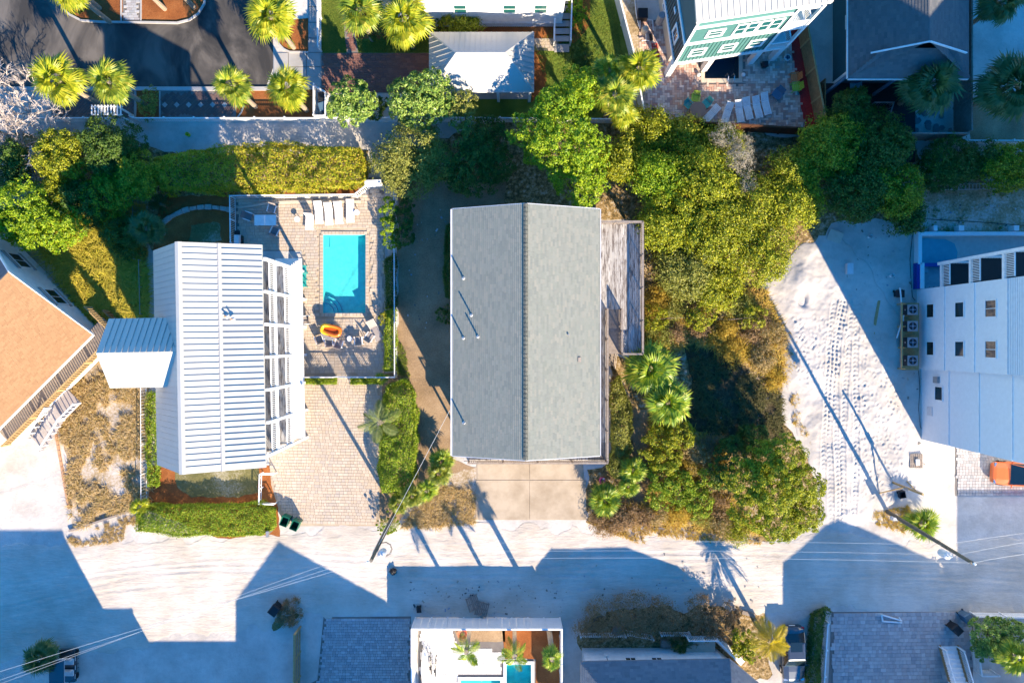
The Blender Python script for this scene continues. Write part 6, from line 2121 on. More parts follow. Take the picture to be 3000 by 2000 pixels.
for i, (x, y, r, h, lb) in enumerate(((190, 460, 75, 2.8, 'dark shaded bush right of the bare tree'), (330, 430, 80, 2.6, 'dark shaded bush below the sand alley, left of the hedge'), (400, 510, 70, 2.6, 'dark shaded bush touching the hedge end'), (240, 600, 70, 2.4, 'dark shaded bush at the edge of the golden grass'), (320, 570, 65, 2.2, 'dark shaded bush left of the sago palm'), (370, 690, 55, 1.8, 'dark shaded bush beside the stone edging palm'), (150, 580, 55, 2.6, 'shaded bush between bare tree and golden grass'), (30, 480, 60, 2.6, 'dark shaded bush under the bare tree at the left edge'))):
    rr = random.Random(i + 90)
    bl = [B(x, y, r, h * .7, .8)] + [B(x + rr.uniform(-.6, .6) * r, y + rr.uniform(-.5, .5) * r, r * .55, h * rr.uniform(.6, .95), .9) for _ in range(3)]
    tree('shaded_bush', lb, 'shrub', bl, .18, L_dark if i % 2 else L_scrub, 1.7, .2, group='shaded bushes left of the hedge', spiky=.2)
tree('garden_shrub', 'feathery green shrub between white cottage and carport', 'shrub', [B(1350, 60, 42, 1.5), B(1320, 72, 28, 1.2), B(1385, 75, 30, 1.2), B(1352, 35, 24, 1.6)], .17, L_scrub, 1.9, .15, spiky=.4)
tree('garden_shrub', 'dark shrub row under the palms by the white cottage', 'shrub', [B(1110, 85, 34, 1.2), B(1150, 95, 24, 1.0), B(1260, 85, 30, 1.2), B(1065, 95, 18, .8)], .17, L_dark, 1.9, .14)
tree('garden_shrub', 'bright green shrub right of the cottage stair', 'shrub', [B(1688, 30, 26, 1.4), B(1694, 60, 20, 1.2), B(1682, 5, 22, 1.4)], .17, L_oak, 1.9, .14)
tree('garden_shrub', 'dark weeping shrub in the middle of the side lawn', 'shrub', [B(1715, 165, 40, .9), B(1690, 185, 26, .7)], .15, L_dark, 1.3, .16)
tree('garden_shrub', 'dark shrub between the two broad-leaved trees', 'shrub', [B(1105, 330, 26, 1.2), B(1115, 300, 20, 1.0)], .17, L_dark, 1.8, .14)
tree('verge_shrub', 'dull green shrub in the verge beside the patterned sidewalk', 'shrub', [B(432, 300, 26, .7), B(430, 330, 20, .6), B(440, 275, 16, .5)], .15, L_olive, 1.4, .14, spiky=.2)
tree('island_shrub', 'green shrub in the mulch island at the top edge', 'shrub', [B(228, 28, 16, .5), B(215, 12, 12, .4)], .15, L_dark, 1.5, .12)
tree('corner_shrub', 'broad-leaved shrub at the lower right beside the dark bins', 'shrub', [B(2890, 1850, 46, 1.8), B(2920, 1885, 46, 1.6), B(2960, 1860, 40, 1.4), B(2875, 1900, 30, 1.3), B(2940, 1840, 40, 1.6)], .2, L_mag, 1.8, .18)
tree('dry_shrub', 'sparse twiggy dry shrub on the sand before the picket fence, left', 'shrub', [B(1770, 1800, 55, .8, .7), B(1720, 1840, 30, .6)], .13, L_dry, .8, .25, spiky=.4, inner=.4)
tree('dry_shrub', 'sparse twiggy dry shrub on the sand before the picket fence, middle', 'shrub', [B(1850, 1795, 55, .9, .7), B(1880, 1835, 40, .7)], .13, L_dry, .8, .25, spiky=.4, inner=.4)
tree('dry_shrub', 'sparse twiggy dry shrub on the sand before the picket fence, right', 'shrub', [B(1940, 1795, 45, .8, .7), B(1970, 1830, 35, .7)], .13, L_dry, .8, .25, spiky=.4, inner=.4)
tree('dry_shrub', 'russet dry shrub beside the golden palm and pale dirt', 'shrub', [B(2060, 1790, 40, .7), B(2110, 1830, 40, .8), B(2050, 1850, 30, .6), B(2140, 1790, 24, .6)], .14, L_dry, 1.0, .2, spiky=.3)
tree('yellow_shrub', 'yellow-green shrub left of the golden palm', 'shrub', [B(2175, 1875, 36, 1.3), B(2195, 1905, 30, 1.1), B(2160, 1905, 24, 1.0)], .15, L_myrt, 1.8, .14)
tree('dead_weeds', 'heap of dead brown weeds beside the black bin on the sand', 'weeds', [B(855, 1775, 26, .35, .6), B(835, 1800, 28, .35, .6), B(865, 1810, 22, .3, .6)], .13, L_dry, 1.3, .14, trunk=False, spiky=.25)
hedge('planting_strip', 'line of bright shrubs along the west wall of the metal-roofed house', [(434, 1150), (452, 1150), (468, 1400), (464, 1425), (432, 1425), (430, 1300)], .8, .15, L_hedge, 1.5, 71, .35, 'shrub')


rr = random.Random(77)
spots = [(1920, 880), (1975, 905), (2030, 890), (2100, 905), (2160, 895), (2230, 930), (2260, 985), (2190, 965), (2120, 970), (2050, 960), (1985, 975), (1930, 990), (2230, 1050), (2270, 1105), (2150, 1030),
         (1925, 1505), (1985, 1500), (2050, 1515), (2110, 1540), (2160, 1560), (1880, 1520), (1830, 1505), (2070, 1440), (2105, 1480), (2010, 1380), (2060, 1350), (2090, 1300), (2020, 1310), (1910, 1400), (1775, 1525)]
words = ['russet', 'golden', 'yellow-green', 'olive', 'straw-coloured']
acc = {}
for i, (x, y) in enumerate(spots):
    r = rr.uniform(22, 38); h = rr.uniform(.5, 1.0)
    k = rr.randrange(5)
    bl = [B(x, y, r, h * .6, .7)] + [B(x + rr.uniform(-.8, .8) * r, y + rr.uniform(-.8, .8) * r, r * .55, h * rr.uniform(.5, .9), .8) for _ in range(3)]
    acc.setdefault(k, []).append(foliage(bl, .16, 1.1, 300 + i, .2, .3, .25, .45))
for k, L in acc.items():
    V = np.concatenate([v for v, f in L]); off = np.cumsum([0] + [len(v) for v, f in L[:-1]])
    F = np.concatenate([f + o for (v, f), o in zip(L, off)])
    o = link('ground_scrub', np_mesh('ground_scrub', V, F, (L_dry, L_grassy, L_scrub, L_olive, L_strawy)[k]))
    tag(o, 'low ragged %s scrub growth covering the ground right of the shingled house' % words[k], 'scrub', None, 'stuff')


def bare_tree(label, px, py, base, R, n1=9, seed=4):
    rr = random.Random(seed)
    c = P(px, py, 3.0)
    t = thing('bare_tree', label, 'tree', (base[0], base[1], 0))
    m = MB()
    tw = MB()
    b0 = Vector((base[0], base[1], 0))

    def grow(p, d, L, r, lvl):
        q = p + d * L
        mid = p + d * L * .5 + Vector((rr.uniform(-.1, .1), rr.uniform(-.1, .1), rr.uniform(-.05, .1))) * L
        (m if lvl < 2 else tw).tube([p, mid, q], [r, r * .85, r * .65], 5 if lvl < 2 else 3, caps=False)
        if lvl >= 5: return
        for k in range(rr.choice((2, 3, 3)) if lvl < 4 else 3):
            nd_ = (d + Vector((rr.uniform(-1, 1), rr.uniform(-1, 1), rr.uniform(-.5, .65))) * .85).normalized()
            st_ = p.lerp(q, rr.uniform(.45, 1))
            grow(st_, nd_, L * rr.uniform(.55, .8), max(r * .66, .017), lvl + 1)
    for k in range(n1):
        a = 2 * math.pi * k / n1 + rr.uniform(-.2, .2)
        d = Vector((math.cos(a) * .9, math.sin(a) * .9, rr.uniform(.35, 1.1))).normalized()
        grow(b0 + Vector((0, 0, .3)), d, R * rr.uniform(.34, .44), .07, 0)
    m.build('limbs', M_pinkbark, t)
    tw.build('twigs', M_pinkbark, t)
    return t


bare_tree('leafless pale twiggy tree at the left edge, upper of two crowns', 60, 300, XY(95, 335), 5.2, 11, 4)
bare_tree('leafless pale twiggy tree at the left edge, lower crown', 40, 430, XY(70, 445), 4.6, 11, 5)
bare_tree('small leafless shrub in the shaded scrub', 170, 540, XY(165, 530), 2.2, 6, 6)

L_meadow = leaf_mat('meadow_blade', [(.26, .28, .025), (.48, .44, .04), (.62, .50, .08), (.34, .32, .03), (.72, .60, .20)], .35, .7, patch=.45)
L_hollow_shade = leaf_mat('shade_dark_grass_blade', [(.07, .08, .02), (.14, .13, .04), (.20, .16, .07)], .25, .7)  # blades darkened in colour to carry the bush's shade
# grasses ------------------------------------------------------------------
grass('golden_grass', 'tall golden dry grass between the tan-roofed and metal-roofed houses', [(120, 690), (230, 640), (330, 650), (430, 800), (430, 1000), (300, 980), (230, 880)], 1300, 1.1, L_meadow, 11, 13, .9, spread=.55, width=.034)
grass('shaded_grass', 'shaded tall grass along the thin wire fence', [(230, 600), (430, 600), (440, 930), (340, 800)], 900, .6, L_grass, 12, 12, .6)
grass('straw_grass', 'sparse straw-coloured grass on white sand left of the metal-roofed house', [(160, 1180), (300, 990), (440, 1000), (445, 1480), (210, 1555), (195, 1330)], 2000, .42, L_straw, 13, 9, .7, spread=.6, cover=.54, width=.022)
grass('golden_grass', 'golden scrub grass above the shadowed hollow beside the sand lot', [(1890, 850), (2040, 850), (2240, 850), (2290, 960), (2290, 1130), (2180, 1060), (2060, 1010), (1890, 1040)], 1500, .55, L_grass, 14, 11, .7, spread=.55, width=.03, cover=.62)
grass('shaded_grass', 'grass coloured dark for shade in the hollow right of the fan palms', [(2010, 1000), (2100, 1010), (2290, 1150), (2300, 1300), (2120, 1330), (1990, 1260), (2030, 1120)], 900, .4, L_hollow_shade, 15, 11, .6, spread=.5, width=.02, cover=.6)
grass('scrub_grass', 'mixed dry grass between the dirt path and the big rounded bush', [(1900, 1230), (2110, 1280), (2150, 1480), (2230, 1560), (1980, 1540), (1730, 1530), (1800, 1480), (1900, 1480)], 1500, .5, L_grass, 16, 11, .7, spread=.55, width=.03, cover=.62)
grass('verge_grass', 'dry tufts on the sandy verge left of the concrete driveway', [(1230, 1470), (1300, 1420), (1390, 1440), (1392, 1530), (1300, 1545), (1170, 1545)], 520, .4, L_straw, 17, 12, .6, spread=.5)
grass('verge_grass', 'rusty dry tufts along the log edging by the sand road', [(190, 1570), (400, 1505), (430, 1560), (330, 1590), (220, 1600)], 320, .22, L_straw, 18, 10, .6, cover=.5)
grass('verge_grass', 'dry tufts along the lower edge of the scrub by the sand road', [(1720, 1530), (1900, 1530), (2120, 1560), (2240, 1590), (2080, 1585), (1880, 1565), (1890, 1590), (1850, 1585)], 420, .3, L_grass, 19, 10, .6)
grass('lawn_grass', 'short green lawn in front of the white cottage', [(944, 0), (1003, 0), (1015, 154), (944, 154)], 2600, .07, L_grassg, 20, 5, .3, 'lawn', .012, .5)
grass('lawn_grass', 'short shaded lawn strip beside the red brick drive', [(1050, 118), (1256, 118), (1256, 154), (1052, 154)], 2200, .07, L_grassg, 21, 5, .3, 'lawn', .012, .5)
grass('lawn_grass', 'shaded side lawn right of the carport', [(1565, 140), (1700, 0), (1795, 0), (1850, 300), (1700, 350), (1580, 340), (1600, 240)], 6000, .09, L_grassg, 22, 5, .3, 'lawn', .014, .5)
grass('weeds', 'dark weeds and litter on the shaded sand above the unfinished pool', [(2700, 570), (3010, 560), (3010, 680), (2720, 680)], 110, .18, L_grassg, 23, 9, .5, cover=.4)
grass('verge_grass', 'dry grass around the foot of the tall leaning utility pole', [(2555, 1500), (2660, 1480), (2700, 1540), (2650, 1560), (2560, 1535)], 240, .25, L_grass, 24, 10, .6)
grass('sand_edge_grass', 'thin dry grass creeping onto the left edge of the sand lot', [(2290, 960), (2330, 980), (2345, 1230), (2400, 1330), (2330, 1260), (2290, 1150)], 200, .25, L_grass, 25, 9, .6, cover=.5)
grass('yard_grass', 'thin green growth along the white fence in the dirt yard', [(1165, 1000), (1185, 1010), (1200, 1110), (1165, 1095)], 130, .25, L_grassg, 26, 10, .6)
# ------------------------------------------------------------------ furniture and small things
def sling_lounge(label, px, py, rz, back=28, seat=None, frame=None, strap=False, L=1.9, W=.62, group=None):
    """chaise: head towards local +y"""
    c = P(px, py, .35)
    t = thing('chaise_lounge', label, 'lounge chair', (c.x, c.y, 0), rz, group)
    seat = seat or M_slingw; frame = frame or M_white
    S = lambda m, n, mt: m.build(n, mt, t, world=False)
    y0, yb = -L / 2, L / 2 - .75
    a = math.radians(back)
    hb = Vector((0, yb + .75 * math.cos(a), .36 + .75 * math.sin(a)))
    for s in (-1, 1):
        S(MB().tube([(s * W / 2, y0, .34), (s * W / 2, yb, .34)], .022, 6), 'side_rail', frame)
        S(MB().tube([(s * W / 2, yb, .34), (s * W / 2, hb.y, hb.z)], .02, 6), 'back_rail', frame)
        S(MB().tube([(s * W / 2, y0 + .2, .34), (s * (W / 2 + .02), y0 + .12, 0)], .018, 6), 'leg', frame)
        S(MB().tube([(s * W / 2, yb + .1, .34), (s * (W / 2 + .02), yb + .35, 0)], .018, 6), 'leg', frame)
    if strap:
        for i in range(13):
            y = y0 + .06 + i * (yb - y0 - .06) / 12
            S(MB().box((0, y, .36), (W, .065, .012)), 'strap', seat)
        for i in range(8):
            f = .05 + i * .092
            S(MB().box((0, yb + f * math.cos(a), .37 + f * math.sin(a)), (W, .065, .012), rot=Matrix.Rotation(a, 3, 'X')), 'strap', seat)
    else:
        S(MB().hexa([(-W / 2, y0, .335), (W / 2, y0, .335), (W / 2, yb - .01, .335), (-W / 2, yb - .01, .335), (-W / 2, y0, .36), (W / 2, y0, .36), (W / 2, yb - .01, .36), (-W / 2, yb - .01, .36)]), 'seat_sling', seat)
        S(MB().box(((0, (yb + hb.y) / 2 + .005, (.36 + hb.z) / 2 + .01)), (W, .74, .025), rot=Matrix.Rotation(a, 3, 'X')), 'back_sling', seat)
    return t


for i, (x, y, rz, bk, lb) in enumerate(((907, 640, -.06, 82, 'white sling lounge with its back upright, leftmost of the five by the pool fence'), (934, 622, .05, 30, 'white sling lounge by the pool fence, second from the left'), (963, 626, .04, 30, 'white sling lounge by the pool fence, middle of five'), (992, 623, .05, 30, 'white sling lounge by the pool fence, fourth from the left'), (1026, 618, .0, 12, 'white sling lounge lying flat, rightmost of the five by the pool fence'))):
    sling_lounge(lb, x, y, rz, bk, group='lounges along the pool fence')
sling_lounge('gray sling lounge in a row of chairs at the right of the lower deck', 1098, 966, .45, 30, M_sling, M_white)
for x, y, rz, lb in ((2082, 336, -.75, 'white strap lounge turned diagonally beside the round brown table'), (2130, 332, -.3, 'white strap lounge, second from the round brown table'), (2166, 326, .17, 'white strap lounge, third from the round brown table'), (2190, 318, .25, 'white strap lounge, fourth from the round brown table'), (2218, 314, .25, 'white strap lounge, fifth from the round brown table'), (2243, 304, .25, 'white strap lounge farthest from the round brown table')):
    sling_lounge(lb, x, y, rz, 22, M_white, M_white, True, 1.85, .56, 'strap lounges on the herringbone patio')


def arm_chair(label, px, py, rz, seat, frame, name='patio_chair', slats=True, group=None, sc=1.0):
    """faces local -y"""
    c = P(px, py, .45)
    t = thing(name, label, 'chair', (c.x, c.y, 0), rz, group)
    S = lambda m, n, mt: m.build(n, mt, t, world=False)
    w, d = .56 * sc, .54 * sc
    S(MB().box((0, 0, .43), (w, d, .03)) if not slats else MB().box((0, -.2 * sc, .43), (w, .12, .025)).box((0, -.06 * sc, .43), (w, .12, .025)).box((0, .08 * sc, .43), (w, .12, .025)).box((0, .21 * sc, .43), (w, .11, .025)), 'seat', seat)
    R = Matrix.Rotation(-.28, 3, 'X')
    if slats:
        b = MB()
        for i in range(5): b.box((-.22 * sc + i * .11 * sc, d / 2 + .09, .72), (.085, .022, .58), rot=R)
        S(b, 'backrest', seat)
    else:
        S(MB().box((0, d / 2 + .09, .72), (w, .025, .58), rot=R), 'backrest', seat)
    for s in (-1, 1):
        S(MB().box((s * (w / 2 + .03), .02, .64), (.07, d + .08, .03)), 'armrest', frame)
        S(MB().beam((s * (w / 2 + .03), -d / 2, 0), (s * (w / 2 + .03), -d / 2 + .02, .63), .045, .045), 'leg', frame)
        S(MB().beam((s * (w / 2 + .03), d / 2 + .05, 0), (s * (w / 2 + .03), d / 2 - .03, .63), .045, .045), 'leg', frame)
    return t


PI = math.pi
arm_chair('gray mesh chair with white frame at the left end of the white table', 728, 634, PI / 2 - .35, M_grayfab, M_white, slats=False)
arm_chair('gray mesh chair with white frame at the top right of the white table', 797, 613, -.25, M_sling, M_white, slats=False)
arm_chair('gray mesh chair with white frame at the lower right of the white table', 806, 677, PI - .45, M_grayfab, M_white, slats=False)
for i, (y, a) in enumerate(((789, .1), (809, -.05), (830, .05))):
    arm_chair(('teal slatted chair by the porch skirt, northernmost of three', 'teal slatted chair by the porch skirt, middle of three', 'teal slatted chair by the porch skirt, southernmost of three')[i], 889, y, -PI / 2 + a + PI, M_tealp, M_tealp, 'slatted_chair', group='teal chairs beside the porch', sc=.85)
for x, y, a, lb in ((936, 993, .35, 'gray sling chair left below the orange raft'), (965, 1001, .1, 'gray sling chair in the middle below the orange raft'), (994, 1005, -.3, 'gray sling chair right below the orange raft'), (1051, 997, .05, 'gray sling chair right of the small white stool'), (1084, 986, -.6, 'gray sling chair beside the gray lounge')):
    arm_chair(lb, x, y, PI + a, M_sling, M_white, slats=False, group='sling chairs on the lower pool deck')
arm_chair('white framed sling chair against the porch below the teal chairs', 893, 938, -1.5, M_sling, M_white, slats=False, sc=1.1)
arm_chair('lime green slatted chair above the round brown table', 2037, 288, -.15, M_lime, M_lime, 'slatted_chair')
arm_chair('teal slatted chair left of the round brown table', 2017, 308, .75, M_tealp, M_tealp, 'slatted_chair', sc=.95)
arm_chair('teal slatted chair right of the round brown table', 2069, 304, -.8, M_tealp, M_tealp, 'slatted_chair', sc=.95)
arm_chair('orange slatted chair tucked below the round brown table', 2037, 350, PI, M_orangep, M_orangep, 'slatted_chair')
arm_chair('gray armchair by the dark board fence next to the grill', 1990, 344, PI + .1, M_gray, M_gray, 'patio_chair', slats=False)
arm_chair('orange slatted chair at the edge of the red mulch strip', 2327, 227, -PI / 2 + .1, M_orangep, M_orangep, 'slatted_chair', sc=1.05)
arm_chair('lime slatted chair at the edge of the red mulch strip', 2331, 256, -PI / 2 + .15, M_lime, M_lime, 'slatted_chair', sc=1.05)
arm_chair('blue-gray armchair alone on the herringbone patio', 2277, 277, -.7, M_bluep, M_bluep, 'patio_chair', slats=False, sc=1.2)
arm_chair('pale blue slatted chair on the dark porch of the slate house', 2500, 255, -PI / 2, flat_mat('pale_blue_plastic', (.16, .42, .52), .45), M_bluep, 'slatted_chair')
arm_chair('teal slatted chair on the upper south end of the stacked porch', 815, 1210, PI / 2, M_tealp, M_tealp, 'slatted_chair', sc=.8).location.z = 4.4


def table(name, label, px, py, h, w, d, top, leg, rnd=False, slats=0):
    c = P(px, py, h)
    t = thing(name, label, 'table', (c.x, c.y, 0))
    S = lambda m, n, mt: m.build(n, mt, t, world=False)
    if rnd:
        o = S(MB().lathe([(0, h - .04), (w / 2 - .02, h - .04), (w / 2, h - .02), (w / 2 - .01, h), (0, h)], n=28), 'tabletop', top)
        for i in range(slats):
            y = -w / 2 + (i + .5) * w / slats
            L = 2 * math.sqrt(max(.01, (w / 2 - .04) ** 2 - y * y))
            MB().box((0, y, h + .006), (L, w / slats - .018, .014)).build('slat', top, o, world=False)
        for k in range(4 if h > .6 else 3):
            a = k * 2 * PI / (4 if h > .6 else 3) + .4
            S(MB().tube([(math.cos(a) * w * .3, math.sin(a) * w * .3, h - .04), (math.cos(a) * w * .38, math.sin(a) * w * .38, 0)], .022, 6), 'leg', leg)
    else:
        S(MB().box((0, 0, h - .02), (w, d, .04)), 'tabletop', top)
        for sx in (-1, 1):
            for sy in (-1, 1):
                S(MB().box((sx * (w / 2 - .06), sy * (d / 2 - .06), (h - .04) / 2), (.06, .06, h - .04)), 'leg', leg)
    return t


table('dining_table', 'white rectangular dining table in the shade of the pool deck', 777, 645, .75, 1.75, .85, M_white, M_white)
table('side_table', 'small white round side table left of the five lounges', 870, 642, .5, .46, 0, M_white, M_white, True)
table('side_table', 'small white round side table right of the five lounges', 1045, 622, .5, .46, 0, M_white, M_white, True)
table('side_table', 'small white round stool between the sling chairs of the lower deck', 1024, 992, .45, .45, 0, M_white, M_white, True)
table('round_table', 'round brown slatted table on the herringbone patio', 2045, 322, .75, 1.32, 0, M_brownp, M_brownp, True, 16)
table('round_table', 'round gray patio table under the orange raft', 966, 970, .72, 1.5, 0, M_gray, M_white, True)
# inflatable raft lying on the round table
c = P(969, 967, .95)
rt = thing('inflatable_raft', 'orange and yellow inflatable raft lying on a patio table', 'raft', (c.x, c.y, .74), -.22)
pts = []
for k in range(29):
    a = 2 * PI * k / 28
    e = .55
    x = .74 * abs(math.cos(a)) ** e * (1 if math.cos(a) > 0 else -1); y = .36 * abs(math.sin(a)) ** .75 * (1 if math.sin(a) > 0 else -1)
    pts.append((x, y * (1 - .08 * (x < 0)), .17))
M_raft, nt_, b_ = new_mat('raft_vinyl', .3, 0, .5)
tc = nt_.nodes.new('ShaderNodeTexCoord'); sp = nt_.nodes.new('ShaderNodeSeparateXYZ')
nt_.links.new(tc.outputs['Object'], sp.inputs[0])
setc(nt_, b_, ramp(nt_, math_n(nt_, 'ADD', math_n(nt_, 'MULTIPLY', sp.outputs[0], .5), .5), [(.0, (.85, .62, .03)), (.30, (.85, .42, .02)), (.45, (.80, .20, .02)), (1, (.78, .16, .02))]))
MB().tube(pts, .16, 10, caps=False).build('tube', M_raft, rt, world=False, smooth=True)
MB().tube([(p[0] * 1.0, p[1] * 1.0, .30) for p in pts], .045, 6, caps=False).build('rim', M_raft, rt, world=False, smooth=True)
MB().box((0, 0, .08), (1.3, .58, .05)).build('floor', flat_mat('raft_floor', (.62, .12, .02), .4), rt, world=False)
for k in range(7): MB().tube([(-.5, -.2 + k * .066, .12), (.5, -.2 + k * .066, .12)], .028, 5).build('floor_rib', MATS['raft_floor'], rt, world=False)
for x, y in ((.0, .5), (.05, -.5)): MB().box((x, y, .29), (.16, .05, .03)).build('oarlock', M_black, rt, world=False)


def grill(label, px, py, rz, lid):
    c = P(px, py, .9)
    t = thing('barbecue_grill', label, 'grill', (c.x, c.y, 0), rz)
    S = lambda m, n, mt: m.build(n, mt, t, world=False)
    S(MB().box((0, 0, .42), (.75, .5, .75)), 'cabinet', M_black)
    S(MB().add([(-.38, -.27, .82), (.38, -.27, .82), (.38, .27, .82), (-.38, .27, .82), (-.36, -.2, 1.05), (.36, -.2, 1.05), (.36, .16, 1.12), (-.36, .16, 1.12)], [(4, 5, 6, 7), (0, 1, 5, 4), (1, 2, 6, 5), (2, 3, 7, 6), (3, 0, 4, 7), (3, 2, 1, 0)]), 'lid', lid)
    for s in (-1, 1): S(MB().box((s * .56, 0, .85), (.34, .46, .04)), 'side_shelf', M_black)
    S(MB().tube([(-.3, -.31, .95), (.3, -.31, .95)], .015, 6), 'handle', M_chrome)
    for sx in (-1, 1): S(MB().tube([(sx * .3, .2, .07), (sx * .36, .2, .07)], .07, 10), 'wheel', M_rubber)
    return t


grill('white lidded gas grill at the pool deck corner by the metal roof', 694, 702, PI / 2, M_gutter)
grill('black gas grill with tan lid by the dark board fence', 1934, 331, PI - .45, M_tan)


def bin_(name, label, px, py, h, w, d, mat, rz=0, open_=False, cat='bin', lidm=None):
    c = P(px, py, h)
    t = thing(name, label, cat, (c.x, c.y, 0), rz)
    S = lambda m, n, mt: m.build(n, mt, t, world=False)
    a, b = w / 2, d / 2
    m = MB()
    q = [(-a * .8, -b * .8, .04), (a * .8, -b * .8, .04), (a * .8, b * .8, .04), (-a * .8, b * .8, .04), (-a, -b, h), (a, -b, h), (a, b, h), (-a, b, h)]
    i = [(-a + .03, -b + .03, h), (a - .03, -b + .03, h), (a - .03, b - .03, h), (-a + .03, b - .03, h), (-a * .76, -b * .76, .1), (a * .76, -b * .76, .1), (a * .76, b * .76, .1), (-a * .76, b * .76, .1)]
    m.add(q + i, [(3, 2, 1, 0), (0, 1, 5, 4), (1, 2, 6, 5), (2, 3, 7, 6), (3, 0, 4, 7), (4, 5, 9, 8), (5, 6, 10, 9), (6, 7, 11, 10), (7, 4, 8, 11), (8, 9, 13, 12), (9, 10, 14, 13), (10, 11, 15, 14), (11, 8, 12, 15), (12, 13, 14, 15)])
    S(m, 'body', mat)
    if open_:
        S(MB().hexa([(-a, b + .02, h - .75), (a, b + .02, h - .75), (a, b + .06, h - .75), (-a, b + .06, h - .75), (-a, b + .02, h), (a, b + .02, h), (a, b + .06, h), (-a, b + .06, h)]), 'lid', lidm or mat)
    else:
        S(MB().hexa([(-a - .02, -b - .03, h), (a + .02, -b - .03, h), (a + .02, b + .02, h), (-a - .02, b + .02, h), (-a * .9, -b * .9, h + .06), (a * .9, -b * .9, h + .06), (a * .9, b * .9, h + .09), (-a * .9, b * .9, h + .09)]), 'lid', lidm or mat)
    S(MB().tube([(-a * .8, b + .05, h - .08), (a * .8, b + .05, h - .08)], .018, 6), 'handle', mat)
    for s in (-1, 1): S(MB().tube([(s * a * .75, b * .8, .1), (s * a * .95, b * .8, .1)], .1, 10), 'wheel', M_rubber)
    return t


bin_('wheeled_bin', 'open green wheeled bin by the paver driveway, left of two', 832, 1528, 1.05, .62, .75, M_green, -.35, True)
bin_('wheeled_bin', 'open green wheeled bin by the paver driveway, right of two', 862, 1540, 1.05, .62, .75, M_green, -.4, True)
bin_('wheeled_bin', 'black wheeled bin standing on the sand left of the dead weeds', 802, 1788, 1.05, .68, .8, M_black, -.65)
bin_('wheeled_bin', 'dark wheeled bin inside the white picket enclosure, upper', 943, 284, 1.0, .58, .7, M_black, 0)
bin_('wheeled_bin', 'pale gray wheeled bin inside the white picket enclosure, lower', 944, 312, 1.0, .58, .7, M_bluep, .3)
bin_('wheeled_bin', 'dark wheeled bin under the corner shrub, upper right of two', 2838, 1812, 1.05, .6, .75, M_bluep, .5)
bin_('wheeled_bin', 'black wheeled bin at the edge of the gray paver court', 2806, 1845, 1.05, .62, .78, M_black, .75)
bin_('storage_tub', 'small black tub on the sand by the white vinyl fence', 1227, 1785, .4, .35, .45, M_black, .1)
bin_('storage_tub', 'black tub beside the fresh lumber service pole', 2645, 1450, .5, .5, .5, M_black, .2, True)
bin_('waste_basket', 'small dark waste basket under the teal house', 2243, 188, .6, .42, .42, M_black, .1)
bin_('equipment_box', 'black equipment box with label beside the air conditioners', 2638, 860, .6, .65, .55, M_black, 0)


def bucket(label, px, py, mat=None):
    c = P(px, py, .35)
    t = thing('bucket', label, 'bucket', (c.x, c.y, 0))
    MB().lathe([(.13, 0), (.16, .36), (.165, .36), (.15, .36), (.12, .03)], n=14).build('pail', mat or M_white, t, world=False)
    MB().tube([(.16 * math.cos(a * PI / 8), .02, .36 + .10 * math.sin(a * PI / 8)) for a in range(9)], .008, 4).build('handle', M_gray, t, world=False)


bucket('white bucket on the shaded sand below the dark bushes', 2552, 692)
bucket('white bucket on the shaded sand left of the spa', 2616, 806)
bucket('yellow bucket lying on the sand alley', 548, 393, M_yellow)


def pallet(label, px, py, h, rz, tilt=0.0, mat=None):
    c = P(px, py, h)
    t = thing('wood_pallet', label, 'pallet', (c.x, c.y, h * .3), rz)
    R = Matrix.Rotation(tilt, 3, 'Y')
    for i in range(7): MB().box(R @ Vector((-.45 + i * .15, 0, .13)), (.1, 1.15, .02), rot=R).build('slat', mat or M_oldwood, t, world=False)
    for i in range(3): MB().box(R @ Vector((0, -.5 + i * .5, .065)), (1.0, .09, .1), rot=R).build('stringer', mat or M_oldwood, t, world=False)
    for i in range(3): MB().box(R @ Vector((-.45 + i * .45, 0, .006)), (.1, 1.15, .02), rot=R).build('base_slat', mat or M_oldwood, t, world=False)


pallet('weathered pallet leaning on another by the white vinyl fence', 1384, 1770, .5, .3, .55)
pallet('weathered pallet lying near the white vinyl fence', 1412, 1785, .3, -.25, -.1)
pallet('brown pallet with a sack on the sand below the white house', 2685, 1350, .2, 0, 0)
sk_ = thing('cement_sack', 'white sack lying on the brown pallet', 'sack', P(2683, 1352) + Vector((0, 0, .2)), .05)
MB().box((0, 0, .06), (.32, .5, .12)).build('bag', M_white, sk_, world=False, bevel=.045)

# ladder, boards, boxes on the shaded lot
ld = thing('ladder', 'long aluminium ladder lying on shaded sand above the unfinished pool', 'ladder', P(2842, 547))
a0, a1 = P(2740, 549), P(2945, 546)
for s in (-.22, .22):
    MB().beam(a0 + Vector((0, s, .09)), a1 + Vector((0, s, .09)), .05, .09).build('stile', M_wire, ld)
for i in range(20):
    q = a0.lerp(a1, (i + .5) / 20)
    put('rung', M_wire, ld, (.045, .42, .045), q + Vector((0, 0, .09)))


def plank(label, a, b, w=.14, t=.05, mat=None, z=0.0, name='lumber_board', cat='board'):
    a, b = P(*a), P(*b)
    o = thing(name, label, cat, (a + b) / 2)
    MB().beam(a + Vector((0, 0, z + t / 2 + .04)), b + Vector((0, 0, z + t / 2 + .04)), w, t).build('board', mat or M_lumber, o)
    return o


